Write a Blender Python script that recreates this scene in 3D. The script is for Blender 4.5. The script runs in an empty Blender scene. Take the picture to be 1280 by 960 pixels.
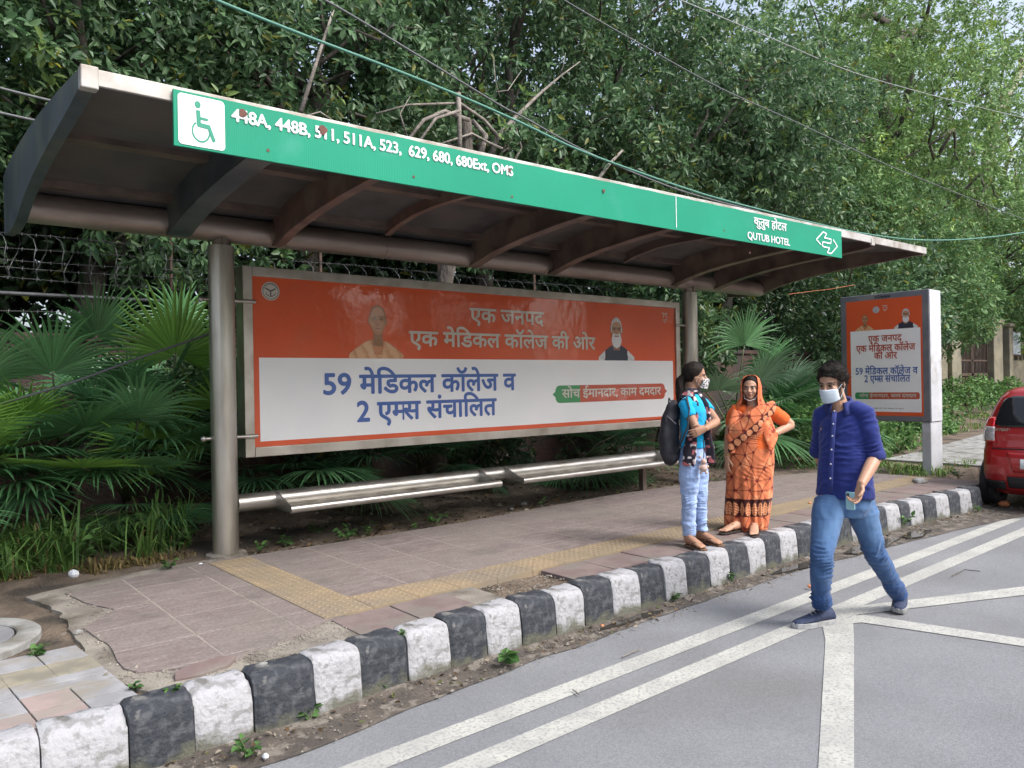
import bpy, bmesh, math, random
import numpy as np
from mathutils import Vector, Matrix, noise as mnoise

random.seed(7)
rng = np.random.default_rng(7)
SC = bpy.context.scene
COL = SC.collection
R_ = math.radians

# ------------------------------------------------------------------ camera
YAW, ROLL, EYE = R_(50.4), 0.018, 1.70
cam_data = bpy.data.cameras.new("camera")
cam_data.sensor_width = 36.0
cam_data.lens = 961.0 / 1280.0 * 36.0
cam_data.clip_start, cam_data.clip_end = 0.05, 3000.0
camera = bpy.data.objects.new("camera", cam_data)
COL.objects.link(camera)
_F = Vector((math.cos(YAW), math.sin(YAW), 0))
_R = Vector((math.sin(YAW), -math.cos(YAW), 0))
_U = Vector((0, 0, 1))
_r = (_R - _U * ROLL).normalized()
_u = (_U + _R * ROLL).normalized()
camera.matrix_world = Matrix(((_r.x, _u.x, -_F.x, 0), (_r.y, _u.y, -_F.y, 0), (_r.z, _u.z, -_F.z, EYE), (0, 0, 0, 1)))
SC.camera = camera

# ------------------------------------------------------------------ light
world = bpy.data.worlds.new("World")
SC.world = world
world.use_nodes = True
nt = world.node_tree
bg = nt.nodes["Background"]
sky = nt.nodes.new("ShaderNodeTexSky")
sky.sky_type = 'NISHITA'
sky.sun_disc = False
SUN_EL, SUN_AZ = 48.0, -68.0       # azimuth of the direction TOWARDS the sun, measured in the XY plane from +X
sky.sun_elevation = R_(SUN_EL)
sky.sun_rotation = R_(90.0 - SUN_AZ)
sky.air_density, sky.dust_density, sky.ozone_density = 1.0, 5.0, 2.5
hs = nt.nodes.new("ShaderNodeHueSaturation")
hs.inputs["Saturation"].default_value = 0.62
nt.links.new(sky.outputs[0], hs.inputs["Color"])
nt.links.new(hs.outputs[0], bg.inputs[0])
bg.inputs[1].default_value = 0.15
sun_data = bpy.data.lights.new("sun", 'SUN')
sun_data.energy = 0.95
sun_data.angle = R_(15)
sun_data.color = (1.0, 0.985, 0.965)
sun = bpy.data.objects.new("sun", sun_data)
COL.objects.link(sun)
sd = Vector((math.cos(R_(SUN_EL)) * math.cos(R_(SUN_AZ)), math.cos(R_(SUN_EL)) * math.sin(R_(SUN_AZ)), math.sin(R_(SUN_EL))))
sun.rotation_euler = sd.to_track_quat('Z', 'Y').to_euler()
sun.location = sd * 60
SC.view_settings.view_transform = 'Standard'
SC.view_settings.look = 'None'
SC.view_settings.exposure = 1.18
SC.view_settings.gamma = 1.0
SC.view_settings.use_curve_mapping = False
SC.cycles.max_bounces = 6
SC.cycles.transparent_max_bounces = 8
SC.cycles.use_denoising = True

# ------------------------------------------------------------------ helpers
OFF = {}          # object name -> world offset of the thing it belongs to


def link(o):
    COL.objects.link(o)
    return o


def thing(name, label, cat, loc=(0, 0, 0), rotz=0.0, group=None):
    o = link(bpy.data.objects.new(name, None))
    o.location = loc
    o.rotation_euler = (0, 0, rotz)
    o.empty_display_size = 0.1
    o["label"] = label
    o["category"] = cat
    if group:
        o["group"] = group
    OFF[o.name] = Vector(loc)
    return o


def tag(o, label=None, cat=None, group=None, kind=None):
    if label: o["label"] = label
    if cat: o["category"] = cat
    if group: o["group"] = group
    if kind: o["kind"] = kind
    return o


def finish(name, me, mat, parent=None, smooth=False, sharp=None, local=False, bevel=0.0, origin=None):
    """link a mesh given in world coordinates as one object; below a thing it is shifted into the thing's frame"""
    off = Vector((0, 0, 0))
    if parent is not None and not local:
        off = OFF.get(parent.name, Vector((0, 0, 0)))
    elif parent is None and origin is not None:
        off = Vector(origin)
    if off.length > 0:
        me.transform(Matrix.Translation(-off))
    mats = mat if isinstance(mat, (list, tuple)) else [mat]
    for m in mats:
        me.materials.append(m)
    if smooth:
        me.polygons.foreach_set("use_smooth", np.ones(len(me.polygons), dtype=bool))
        if sharp:
            me.set_sharp_from_angle(angle=R_(sharp))
    me.update()
    o = link(bpy.data.objects.new(name, me))
    if parent is not None:
        o.parent = parent
        OFF[o.name] = OFF.get(parent.name, Vector((0, 0, 0))) if not local else Vector((0, 0, 0))
    elif origin is not None:
        o.location = off
        OFF[o.name] = off
    if bevel:
        b = o.modifiers.new("bevel", 'BEVEL')
        b.width, b.segments, b.limit_method, b.angle_limit = bevel, 2, 'ANGLE', R_(40)
    return o


class MB:
    def __init__(self):
        self.v, self.f, self.m = [], [], []

    def add(self, vs, fs, mi=0):
        b = len(self.v)
        self.v += [tuple(p) for p in vs]
        self.f += [tuple(i + b for i in q) for q in fs]
        self.m += [mi] * len(fs)
        return self

    def box(self, x0, y0, z0, x1, y1, z1, mi=0, M=None):
        vs = [(x, y, z) for z in (z0, z1) for y in (y0, y1) for x in (x0, x1)]
        if M is not None:
            vs = [tuple(M @ Vector(p)) for p in vs]
        return self.add(vs, [(0, 2, 3, 1), (4, 5, 7, 6), (0, 1, 5, 4), (2, 6, 7, 3), (0, 4, 6, 2), (1, 3, 7, 5)], mi)

    def loft(self, rings, cap=True, closed=True, mi=0):
        n = len(rings[0])
        vs = [p for r in rings for p in r]
        fs = []
        for i in range(len(rings) - 1):
            for j in range(n if closed else n - 1):
                k = (j + 1) % n
                fs.append((i * n + j, i * n + k, (i + 1) * n + k, (i + 1) * n + j))
        if cap and closed:
            fs.append(tuple(reversed(range(n))))
            fs.append(tuple((len(rings) - 1) * n + j for j in range(n)))
        return self.add(vs, fs, mi)

    def tube(self, path, r, n=10, cap=True, mi=0, ry=None, side=None):
        """swept ellipse; r (and ry) scalar or one per point; 'side' fixes the first axis of the section"""
        P = [Vector(p) for p in path]
        rs = r if isinstance(r, (list, tuple, np.ndarray)) else [r] * len(P)
        r2 = rs if ry is None else (ry if isinstance(ry, (list, tuple, np.ndarray)) else [ry] * len(P))
        rings = []
        prev = Vector(side) if side is not None else None
        for i, p in enumerate(P):
            t = (P[min(i + 1, len(P) - 1)] - P[max(i - 1, 0)])
            if t.length < 1e-9: t = Vector((0, 0, 1))
            t.normalize()
            if prev is None:
                a = Vector((0, 0, 1)) if abs(t.z) < 0.9 else Vector((1, 0, 0))
                prev = t.cross(a)
            s = (Vector(side) if side is not None else prev)
            s = s - t * s.dot(t)
            if s.length < 1e-6: s = prev - t * prev.dot(t)
            s.normalize()
            prev = s
            b = t.cross(s)
            rings.append([p + s * (math.cos(2 * math.pi * k / n) * rs[i]) + b * (math.sin(2 * math.pi * k / n) * r2[i]) for k in range(n)])
        return self.loft(rings, cap, True, mi)

    def prism(self, poly, fr, d, mi=0):
        """2D outline 'poly' extruded by d; fr(u, v, w) -> world point"""
        n = len(poly)
        vs = [fr(u, v, 0) for u, v in poly] + [fr(u, v, d) for u, v in poly]
        fs = [tuple(range(n)), tuple(reversed(range(n, 2 * n)))] + [((j + 1) % n, j, n + j, n + (j + 1) % n) for j in range(n)]
        return self.add(vs, fs, mi)

    def ball(self, c, rx, ry=None, rz=None, nu=10, nv=7, mi=0, M=None):
        ry = ry or rx; rz = rz or rx
        c = Vector(c)
        vs = [(0, 0, -1)]
        for i in range(1, nv):
            t = math.pi * i / nv
            for j in range(nu):
                a = 2 * math.pi * j / nu
                vs.append((math.sin(t) * math.cos(a), math.sin(t) * math.sin(a), -math.cos(t)))
        vs.append((0, 0, 1))
        out = []
        for x, y, z in vs:
            q = Vector((x * rx, y * ry, z * rz))
            if M is not None: q = M @ q
            out.append(c + q)
        fs = [(0, 1 + (j + 1) % nu, 1 + j) for j in range(nu)]
        for i in range(nv - 2):
            for j in range(nu):
                k = (j + 1) % nu
                fs.append((1 + i * nu + j, 1 + i * nu + k, 1 + (i + 1) * nu + k, 1 + (i + 1) * nu + j))
        L = 1 + (nv - 1) * nu
        fs += [(1 + (nv - 2) * nu + j, 1 + (nv - 2) * nu + (j + 1) % nu, L) for j in range(nu)]
        return self.add(out, fs, mi)

    def mesh(self, name, fix=True):
        me = bpy.data.meshes.new(name)
        me.from_pydata(self.v, [], self.f)
        if len(set(self.m)) > 1:
            me.polygons.foreach_set("material_index", np.array(self.m, dtype=np.int32))
        if fix:
            bm = bmesh.new(); bm.from_mesh(me)
            bmesh.ops.recalc_face_normals(bm, faces=bm.faces)
            bm.to_mesh(me); bm.free()
        return me

    def build(self, name, mat, parent=None, fix=True, **k):
        return finish(name, self.mesh(name, fix), mat, parent, **k)


def np_mesh(name, verts, quads=None, tris=None, col=None, corner=None):
    """fast mesh from arrays; col = (nverts,3|4) colours stored as attribute Col"""
    me = bpy.data.meshes.new(name)
    verts = np.asarray(verts, dtype=np.float32).reshape(-1, 3)
    me.vertices.add(len(verts))
    me.vertices.foreach_set("co", verts.ravel())
    faces = quads if quads is not None else tris
    faces = np.asarray(faces, dtype=np.int32)
    k = faces.shape[1]
    me.loops.add(faces.size)
    me.loops.foreach_set("vertex_index", faces.ravel())
    me.polygons.add(len(faces))
    me.polygons.foreach_set("loop_start", np.arange(0, faces.size, k, dtype=np.int32))
    me.update(calc_edges=True)
    if col is not None:
        set_col(me, col)
    return me


def set_col(me, col):
    col = np.asarray(col, dtype=np.float32)
    if col.shape[1] == 3:
        col = np.concatenate([col, np.ones((len(col), 1), np.float32)], axis=1)
    a = me.color_attributes.get("Col") or me.color_attributes.new("Col", 'FLOAT_COLOR', 'POINT')
    a.data.foreach_set("color", col.ravel())


def get_co(me):
    c = np.empty(len(me.vertices) * 3, np.float32)
    me.vertices.foreach_get("co", c)
    return c.reshape(-1, 3).astype(np.float64)


def set_co(me, c):
    me.vertices.foreach_set("co", np.asarray(c, np.float32).ravel())
    me.update()


def srgb(r, g, b):
    f = lambda c: (c / 255 / 12.92) if c / 255 <= 0.04045 else ((c / 255 + 0.055) / 1.055) ** 2.4
    return (f(r), f(g), f(b))


def fbm(P, seed=0, octaves=4):
    """vectorised value noise in 3D, about -1..1"""
    P = np.asarray(P, float)
    out = np.zeros(len(P)); amp = 1.0; tot = 0
    for o in range(octaves):
        q = P * (2 ** o) + 17.3 * (o + 1) + seed * 31.7
        i = np.floor(q).astype(np.int64); f = q - i
        f = f * f * (3 - 2 * f)
        def h(dx, dy, dz):
            n = ((i[:, 0] + dx) * 374761393 + (i[:, 1] + dy) * 668265263 + (i[:, 2] + dz) * 1274126177) & 0xffffffff
            n = ((n ^ (n >> 13)) * 1103515245 + 12345) & 0xffffffff
            n = n ^ (n >> 16)
            return (n & 0xffff) / 32767.5 - 1
        x, y, z = f[:, 0], f[:, 1], f[:, 2]
        c00 = h(0, 0, 0) * (1 - x) + h(1, 0, 0) * x; c10 = h(0, 1, 0) * (1 - x) + h(1, 1, 0) * x
        c01 = h(0, 0, 1) * (1 - x) + h(1, 0, 1) * x; c11 = h(0, 1, 1) * (1 - x) + h(1, 1, 1) * x
        out += amp * ((c00 * (1 - y) + c10 * y) * (1 - z) + (c01 * (1 - y) + c11 * y) * z)
        tot += amp; amp *= 0.5
    return out / tot


# ------------------------------------------------------------------ materials
MATS = {}


def mat(name, base, rough=0.6, metal=0.0, var=None, vscale=6.0, vdetail=6.0, vlo=0.4, vhi=0.6, bump=0.0, bscale=40.0, bdist=0.01,
        rvar=0.0, spec=0.5, coat=0.0, stain=None, sscale=1.5, slo=0.5, shi=0.65, stretch=(1, 1, 1), vcol=False, vgain=1.0, transl=0.0,
        aniso=0.0, sheen=0.0):
    """principled material; 'var' a second colour mixed by noise, 'stain' a third mixed by a larger noise"""
    if name in MATS:
        return MATS[name]
    m = bpy.data.materials.new(name)
    m.use_nodes = True
    t = m.node_tree; N, L = t.nodes, t.links
    p = N["Principled BSDF"]
    p.inputs["Roughness"].default_value = rough
    p.inputs["Metallic"].default_value = metal
    p.inputs["Specular IOR Level"].default_value = spec
    if coat:
        p.inputs["Coat Weight"].default_value = coat
        p.inputs["Coat Roughness"].default_value = 0.05
    if sheen:
        p.inputs["Sheen Weight"].default_value = sheen
    tc = N.new("ShaderNodeTexCoord"); mp = N.new("ShaderNodeMapping")
    mp.inputs["Scale"].default_value = stretch
    L.new(tc.outputs["Object"], mp.inputs["Vector"])
    col = None
    if vcol:
        at = N.new("ShaderNodeAttribute"); at.attribute_name = "Col"
        col = at.outputs["Color"]
    else:
        rgb = N.new("ShaderNodeRGB"); rgb.outputs[0].default_value = (*base, 1)
        col = rgb.outputs[0]

    def mixin(col, c2, scale, detail, lo, hi, fac=1.0):
        n = N.new("ShaderNodeTexNoise"); n.inputs["Scale"].default_value = scale; n.inputs["Detail"].default_value = detail
        L.new(mp.outputs[0], n.inputs["Vector"])
        r = N.new("ShaderNodeMapRange"); r.inputs["From Min"].default_value = lo; r.inputs["From Max"].default_value = hi
        r.inputs["To Max"].default_value = fac
        L.new(n.outputs["Fac"], r.inputs["Value"])
        x = N.new("ShaderNodeMix"); x.data_type = 'RGBA'
        L.new(r.outputs[0], x.inputs[0]); L.new(col, x.inputs[6]); x.inputs[7].default_value = (*c2, 1)
        return x.outputs[2], r.outputs[0]
    if var is not None:
        col, _ = mixin(col, var, vscale, vdetail, vlo, vhi)
    if stain is not None:
        col, _ = mixin(col, stain, sscale, 8, slo, shi)
    L.new(col, p.inputs["Base Color"])
    if rvar:
        n = N.new("ShaderNodeTexNoise"); n.inputs["Scale"].default_value = vscale * 1.7; n.inputs["Detail"].default_value = 5
        L.new(mp.outputs[0], n.inputs["Vector"])
        r = N.new("ShaderNodeMapRange"); r.inputs["To Min"].default_value = rough - rvar; r.inputs["To Max"].default_value = rough + rvar
        L.new(n.outputs["Fac"], r.inputs["Value"]); L.new(r.outputs[0], p.inputs["Roughness"])
    if bump:
        n = N.new("ShaderNodeTexNoise"); n.inputs["Scale"].default_value = bscale; n.inputs["Detail"].default_value = 6
        L.new(mp.outputs[0], n.inputs["Vector"])
        b = N.new("ShaderNodeBump"); b.inputs["Strength"].default_value = bump; b.inputs["Distance"].default_value = bdist
        L.new(n.outputs["Fac"], b.inputs["Height"]); L.new(b.outputs[0], p.inputs["Normal"])
        if coat:
            L.new(b.outputs[0], p.inputs["Coat Normal"])
    if transl:
        ts = N.new("ShaderNodeBsdfTranslucent"); mx = N.new("ShaderNodeMixShader"); mx.inputs[0].default_value = transl
        L.new(col, ts.inputs["Color"])
        L.new(p.outputs[0], mx.inputs[1]); L.new(ts.outputs[0], mx.inputs[2])
        L.new(mx.outputs[0], N["Material Output"].inputs["Surface"])
    MATS[name] = m
    return m


def nodes_of(m):
    return m.node_tree.nodes, m.node_tree.links, m.node_tree.nodes["Principled BSDF"]


# ------------------------------------------------------------------ lettering
def text_mesh(s, size, bold=0.0, width=None, spacing=1.0):
    """mesh of a line of lettering in the XY plane, baseline at y=0, starting at x=0; every glyph sits a hair higher than the one before"""
    parts = s if isinstance(s, list) else [s]
    out = bmesh.new()
    x0 = 0.0
    count = 0
    for part in parts:
        half = False
        if isinstance(part, tuple):
            part, half = part[0], True
        cu = bpy.data.curves.new("lettering", 'FONT'); cu.body = part; cu.size = 1.0; cu.space_character = spacing
        cu.resolution_u = 4
        ob = bpy.data.objects.new("lettering", cu); COL.objects.link(ob)
        dg = bpy.context.evaluated_depsgraph_get()
        me = bpy.data.meshes.new_from_object(ob.evaluated_get(dg))
        bpy.data.objects.remove(ob); bpy.data.curves.remove(cu)
        bm = bmesh.new(); bm.from_mesh(me); bpy.data.meshes.remove(me)
        w = max((v.co.x for v in bm.verts), default=0)
        if half:                                   # half form: cut the upright stem off
            bmesh.ops.bisect_plane(bm, geom=list(bm.verts) + list(bm.edges) + list(bm.faces), plane_co=(w - 0.165, 0, 0), plane_no=(1, 0, 0), clear_outer=True)
            w = w - 0.165
        bm.verts.ensure_lookup_table()
        seen = set()
        for v in bm.verts:
            if v in seen: continue
            stack, isl = [v], []
            seen.add(v)
            while stack:
                q = stack.pop(); isl.append(q)
                for e in q.link_edges:
                    o = e.other_vert(q)
                    if o not in seen: seen.add(o); stack.append(o)
            count += 1
            for q in isl: q.co.z = 0.00004 * (count % 9)
        bmesh.ops.translate(bm, verts=bm.verts, vec=(x0, 0, 0))
        tmp = bpy.data.meshes.new("t"); bm.to_mesh(tmp); bm.free()
        out.from_mesh(tmp); bpy.data.meshes.remove(tmp)
        x0 += w - (0.012 if half else 0.012)
    if bold:
        base = bpy.data.meshes.new("t"); out.to_mesh(base)
        for i, (dx, dy) in enumerate(((bold, 0), (-bold, 0), (0, bold), (0, -bold), (bold * .7, bold * .7), (-bold * .7, -bold * .7), (bold * .7, -bold * .7), (-bold * .7, bold * .7))):
            b2 = base.copy(); b2.transform(Matrix.Translation((dx, dy, -0.0004 * (i + 1))))
            out.from_mesh(b2); bpy.data.meshes.remove(b2)
        bpy.data.meshes.remove(base)
    xs = [v.co.x for v in out.verts]
    lo, hi = min(xs), max(xs)
    sx = size if width is None else width / (hi - lo)
    for v in out.verts:
        v.co.x = (v.co.x - lo) * sx; v.co.y *= size
        v.co.z = v.co.z * 1.0
    return out, (hi - lo) * sx


def lettering(name, s, m, parent, origin, ux, uy, un, size, width=None, bold=0.0, center=False, lift=0.002, spacing=1.0):
    bm, w = text_mesh(s, size, bold, width, spacing)
    o = Vector(origin); ux = Vector(ux).normalized(); uy = Vector(uy).normalized(); un = Vector(un).normalized()
    for v in bm.verts:
        x = v.co.x - (w / 2 if center else 0)
        v.co = o + ux * x + uy * v.co.y + un * (lift + v.co.z + 0.0036)
    me = bpy.data.meshes.new(name); bm.to_mesh(me); bm.free()
    return finish(name, me, m, parent)


def flat_poly(name, poly, m, parent, origin, ux, uy, un, lift=0.002):
    o = Vector(origin); ux = Vector(ux); uy = Vector(uy); un = Vector(un)
    b = MB(); b.add([o + ux * u + uy * v + un * lift for u, v in poly], [tuple(range(len(poly)))])
    return b.build(name, m, parent, fix=False)

# ------------------------------------------------------------------ survey: where a spot of the photograph stands in the place
def at(px, py, z=0.0):
    x, y = px - 640.0, py - 480.0
    xr, yr = x - ROLL * y, y + ROLL * x
    d = _F + _R * (xr / 961.0) - _U * (yr / 961.0)
    return Vector((0, 0, EYE)) + d * ((z - EYE) / d.z)


# ================================================================== SETTING
M_ASPH = mat("asphalt", (0.178, 0.183, 0.194), rough=0.9, var=(0.214, 0.219, 0.228), vscale=1.1, vlo=0.35, vhi=0.7, bump=0.9, bscale=150, bdist=0.004,
             stain=(0.15, 0.149, 0.148), sscale=0.6, slo=0.5, shi=0.75)
N, L, P = nodes_of(M_ASPH)              # aggregate speckle
_vo = N.new("ShaderNodeTexVoronoi"); _vo.inputs["Scale"].default_value = 130
_tc = N.new("ShaderNodeTexCoord"); L.new(_tc.outputs["Object"], _vo.inputs["Vector"])
_sp = N.new("ShaderNodeMix"); _sp.data_type = 'RGBA'; _sp.blend_type = 'MULTIPLY'; _sp.inputs[0].default_value = 0.42
_cr = N.new("ShaderNodeValToRGB"); _cr.color_ramp.elements[0].color = (0.55, 0.55, 0.55, 1); _cr.color_ramp.elements[1].color = (1.25, 1.25, 1.25, 1)
_sx = N.new("ShaderNodeSeparateColor"); L.new(_vo.outputs["Color"], _sx.inputs[0]); L.new(_sx.outputs[0], _cr.inputs[0])
_src = P.inputs["Base Color"].links[0].from_socket
L.new(_src, _sp.inputs[6]); L.new(_cr.outputs[0], _sp.inputs[7]); L.new(_sp.outputs[2], P.inputs["Base Color"])

M_PAINT = mat("road_paint", (0.43, 0.43, 0.39), rough=0.9, var=(0.35, 0.35, 0.325), vscale=4, bump=0.6, bscale=140, bdist=0.003,
              stain=(0.25, 0.25, 0.245), sscale=60, slo=0.48, shi=0.68)
M_SOIL = mat("soil", (0.105, 0.078, 0.056), rough=0.95, var=(0.17, 0.13, 0.095), vscale=5, bump=1.0, bscale=35, bdist=0.03,
             stain=(0.05, 0.04, 0.03), sscale=2.2)
M_DUST = mat("dusty_concrete", (0.19, 0.17, 0.145), rough=0.95, var=(0.27, 0.245, 0.205), vscale=4, bump=0.9, bscale=60, bdist=0.012,
             stain=(0.1, 0.085, 0.065), sscale=3)
M_GUTTER = mat("gutter_mud", (0.10, 0.083, 0.068), rough=0.75, var=(0.06, 0.05, 0.042), vscale=6, bump=0.9, bscale=50, bdist=0.012, rvar=0.3,
               stain=(0.17, 0.15, 0.125), sscale=9, slo=0.54, shi=0.62)
M_WATER = mat("puddle_water", (0.035, 0.03, 0.025), rough=0.06, spec=0.6)
M_CONC = mat("concrete", (0.30, 0.30, 0.29), rough=0.9, var=(0.22, 0.22, 0.21), vscale=8, bump=0.6, bscale=70, bdist=0.006, stain=(0.14, 0.13, 0.11), sscale=5)


def set_kind(o, k="structure"):
    o["kind"] = k
    return o


def gridmesh(name, xs, ys, zf, m, **k):
    X, Y = np.meshgrid(xs, ys)
    Z = zf(X.ravel(), Y.ravel())
    V = np.stack([X.ravel(), Y.ravel(), Z], 1)
    nx, ny = len(xs), len(ys)
    i = np.arange(nx - 1)[None, :] + nx * np.arange(ny - 1)[:, None]
    q = np.stack([i, i + 1, i + 1 + nx, i + nx], -1).reshape(-1, 4)
    return finish(name, np_mesh(name, V, q), m, smooth=True, **k)


def kerb_y(x):
    return float(np.interp(x, [-3, 0, 1.7, 2.3, 3, 5, 6.7, 8.4, 9.5, 10.8], [3.62, 3.64, 3.67, 3.73, 3.75, 3.77, 3.83, 3.82, 3.77, 3.66]))


set_kind(gridmesh("ground", np.array([-400., -60, 60, 400]), np.array([-400., -60, 60, 400]), lambda x, y: np.full_like(x, -0.03), M_SOIL))
set_kind(gridmesh("road", np.concatenate([np.linspace(-60, -2, 6), np.linspace(-1, 16, 60), np.linspace(18, 120, 8)]), np.linspace(-14, 3.84, 40),
                  lambda x, y: 0.0 * x, M_ASPH))

# pavement polygon (stamped concrete) and everything that lies around it
PAVE = [(1.0, 6.17), (1.06, 5.78), (1.17, 5.48), (0.93, 5.19), (0.97, 4.74), (0.95, 4.28), (0.99, 4.17), (1.10, 4.12), (1.2, 4.05), (1.34, 4.04), (1.42, 4.0), (1.52, 4.08),
        (1.62, 4.06), (1.74, 4.12), (1.88, 4.18), (2.06, 4.31), (2.2, 4.34), (2.9, 4.38), (4.4, 4.42), (6.4, 4.46), (8.4, 4.50), (10.4, 4.54), (11.3, 4.56), (11.3, 5.6), (10.9, 6.0),
        (9.6, 6.35), (8.3, 6.6), (7.0, 6.62), (5.6, 6.52), (4.7, 6.42), (3.4, 6.40), (2.6, 6.42), (2.2, 6.44), (1.95, 6.40), (1.5, 6.32)]


def inpoly(px, py, poly):
    ins = np.zeros(len(px), bool)
    n = len(poly)
    for i in range(n):
        x0, y0 = poly[i]; x1, y1 = poly[(i + 1) % n]
        c = ((y0 > py) != (y1 > py))
        with np.errstate(divide='ignore', invalid='ignore'):
            xx = (x1 - x0) * (py - y0) / (y1 - y0 + 1e-12) + x0
        ins ^= c & (px < xx)
    return ins


def verge_z(x, y):
    p = np.stack([x, y, 0 * x], 1)
    z = 0.262 + 0.016 * fbm(p * 1.7, 1, 4) + 0.012 * fbm(p * 7, 2, 3)
    z = np.where((x > 0.9) & (x < 11.2) & (y > 4.0) & (y < 6.3), np.minimum(z, 0.262), z)
    z += np.clip((y - 6.6) * 0.06, 0, 0.10)
    z += np.clip((x - 14) * 0.045, 0, 0.6)
    z = np.where((y < 4.6) & (x > 10.75) & (x < 13.2), 0.02 + 0.01 * fbm(p * 6, 4, 2), z)
    ky = np.interp(x, [-3, 0, 1.7, 2.3, 3, 5, 6.7, 8.4, 9.5, 10.8], [3.62, 3.64, 3.67, 3.73, 3.75, 3.77, 3.83, 3.82, 3.77, 3.66])
    return np.where(y < ky + 0.10, -0.02, z)


set_kind(gridmesh("verge", np.concatenate([np.linspace(-80, -2, 10), np.linspace(-1.5, 14, 190), np.linspace(14.4, 30, 30), np.linspace(33, 120, 10)]),
                  np.concatenate([np.linspace(3.70, 9.6, 96), np.linspace(9.9, 14, 8), np.linspace(17, 90, 8)]), verge_z, M_SOIL))


def slab(name, poly, z0, z1, m, **k):
    b = MB()
    b.prism(poly, lambda u, v, w: (u, v, z0 + w), z1 - z0)
    return b.build(name, m, **k)


# stamped paving: joints and slate relief
M_PAVE = mat("stamped_paving", (0.225, 0.185, 0.185), rough=0.85)
N, L, P = nodes_of(M_PAVE)
tc = N.new("ShaderNodeTexCoord")
mp = N.new("ShaderNodeMapping"); mp.inputs["Location"].default_value = (0.10, -0.02, 0); L.new(tc.outputs["Object"], mp.inputs["Vector"])
br = N.new("ShaderNodeTexBrick"); br.offset = 0.0; br.squash = 1.0
br.inputs["Scale"].default_value = 1.0; br.inputs["Brick Width"].default_value = 0.5; br.inputs["Row Height"].default_value = 0.455
br.inputs["Mortar Size"].default_value = 0.011; br.inputs["Mortar Smooth"].default_value = 0.6
br.inputs["Color1"].default_value = (0.150, 0.117, 0.111, 1); br.inputs["Color2"].default_value = (0.186, 0.148, 0.140, 1); br.inputs["Mortar"].default_value = (0.31, 0.27, 0.235, 1)
L.new(mp.outputs[0], br.inputs["Vector"])
ms = N.new("ShaderNodeMapping"); ms.inputs["Scale"].default_value = (3.4, 9, 1); ms.inputs["Rotation"].default_value = (0, 0, 0.35); L.new(tc.outputs["Object"], ms.inputs["Vector"])
n1 = N.new("ShaderNodeTexNoise"); n1.inputs["Scale"].default_value = 1.6; n1.inputs["Detail"].default_value = 9; n1.inputs["Roughness"].default_value = 0.65; n1.inputs["Distortion"].default_value = 0.8
L.new(ms.outputs[0], n1.inputs["Vector"])
r1 = N.new("ShaderNodeMapRange"); r1.inputs["From Min"].default_value = 0.42; r1.inputs["From Max"].default_value = 0.66; L.new(n1.outputs["Fac"], r1.inputs["Value"])
x1 = N.new("ShaderNodeMix"); x1.data_type = 'RGBA'; L.new(r1.outputs[0], x1.inputs[0]); L.new(br.outputs["Color"], x1.inputs[6]); x1.inputs[7].default_value = (0.235, 0.200, 0.184, 1)
n2 = N.new("ShaderNodeTexNoise"); n2.inputs["Scale"].default_value = 0.9; n2.inputs["Detail"].default_value = 6; L.new(tc.outputs["Object"], n2.inputs["Vector"])
r2 = N.new("ShaderNodeMapRange"); r2.inputs["From Min"].default_value = 0.42; r2.inputs["From Max"].default_value = 0.7; r2.inputs["To Max"].default_value = 0.75; L.new(n2.outputs["Fac"], r2.inputs["Value"])
x2 = N.new("ShaderNodeMix"); x2.data_type = 'RGBA'; L.new(r2.outputs[0], x2.inputs[0]); L.new(x1.outputs[2], x2.inputs[6]); x2.inputs[7].default_value = (0.195, 0.168, 0.148, 1)
n3 = N.new("ShaderNodeTexNoise"); n3.inputs["Scale"].default_value = 48; n3.inputs["Detail"].default_value = 5; n3.inputs["Roughness"].default_value = .7; L.new(tc.outputs["Object"], n3.inputs["Vector"])
r3 = N.new("ShaderNodeMapRange"); r3.inputs["From Min"].default_value = 0.3; r3.inputs["From Max"].default_value = 0.7; r3.inputs["To Min"].default_value = 0.68; r3.inputs["To Max"].default_value = 1.3; L.new(n3.outputs["Fac"], r3.inputs["Value"])
x3 = N.new("ShaderNodeMix"); x3.data_type = 'RGBA'; x3.blend_type = 'MULTIPLY'; x3.inputs[0].default_value = 1; L.new(x2.outputs[2], x3.inputs[6]); L.new(r3.outputs[0], x3.inputs[7])
n4 = N.new("ShaderNodeTexNoise"); n4.inputs["Scale"].default_value = 2.6; n4.inputs["Detail"].default_value = 8; n4.inputs["Roughness"].default_value = .7; L.new(tc.outputs["Object"], n4.inputs["Vector"])
r4 = N.new("ShaderNodeMapRange"); r4.inputs["From Min"].default_value = 0.54; r4.inputs["From Max"].default_value = 0.68; r4.inputs["To Max"].default_value = 0.6; L.new(n4.outputs["Fac"], r4.inputs["Value"])
x4 = N.new("ShaderNodeMix"); x4.data_type = 'RGBA'; L.new(r4.outputs[0], x4.inputs[0]); L.new(x3.outputs[2], x4.inputs[6]); x4.inputs[7].default_value = (0.115, 0.10, 0.09, 1)
L.new(x4.outputs[2], P.inputs["Base Color"])
b1 = N.new("ShaderNodeBump"); b1.inputs["Strength"].default_value = 0.55; b1.inputs["Distance"].default_value = 0.012; L.new(n1.outputs["Fac"], b1.inputs["Height"])
b2 = N.new("ShaderNodeBump"); b2.inputs["Strength"].default_value = 0.7; b2.inputs["Distance"].default_value = 0.006; b2.invert = True
L.new(br.outputs["Fac"], b2.inputs["Height"]); L.new(b1.outputs[0], b2.inputs["Normal"]); L.new(b2.outputs[0], P.inputs["Normal"])


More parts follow.
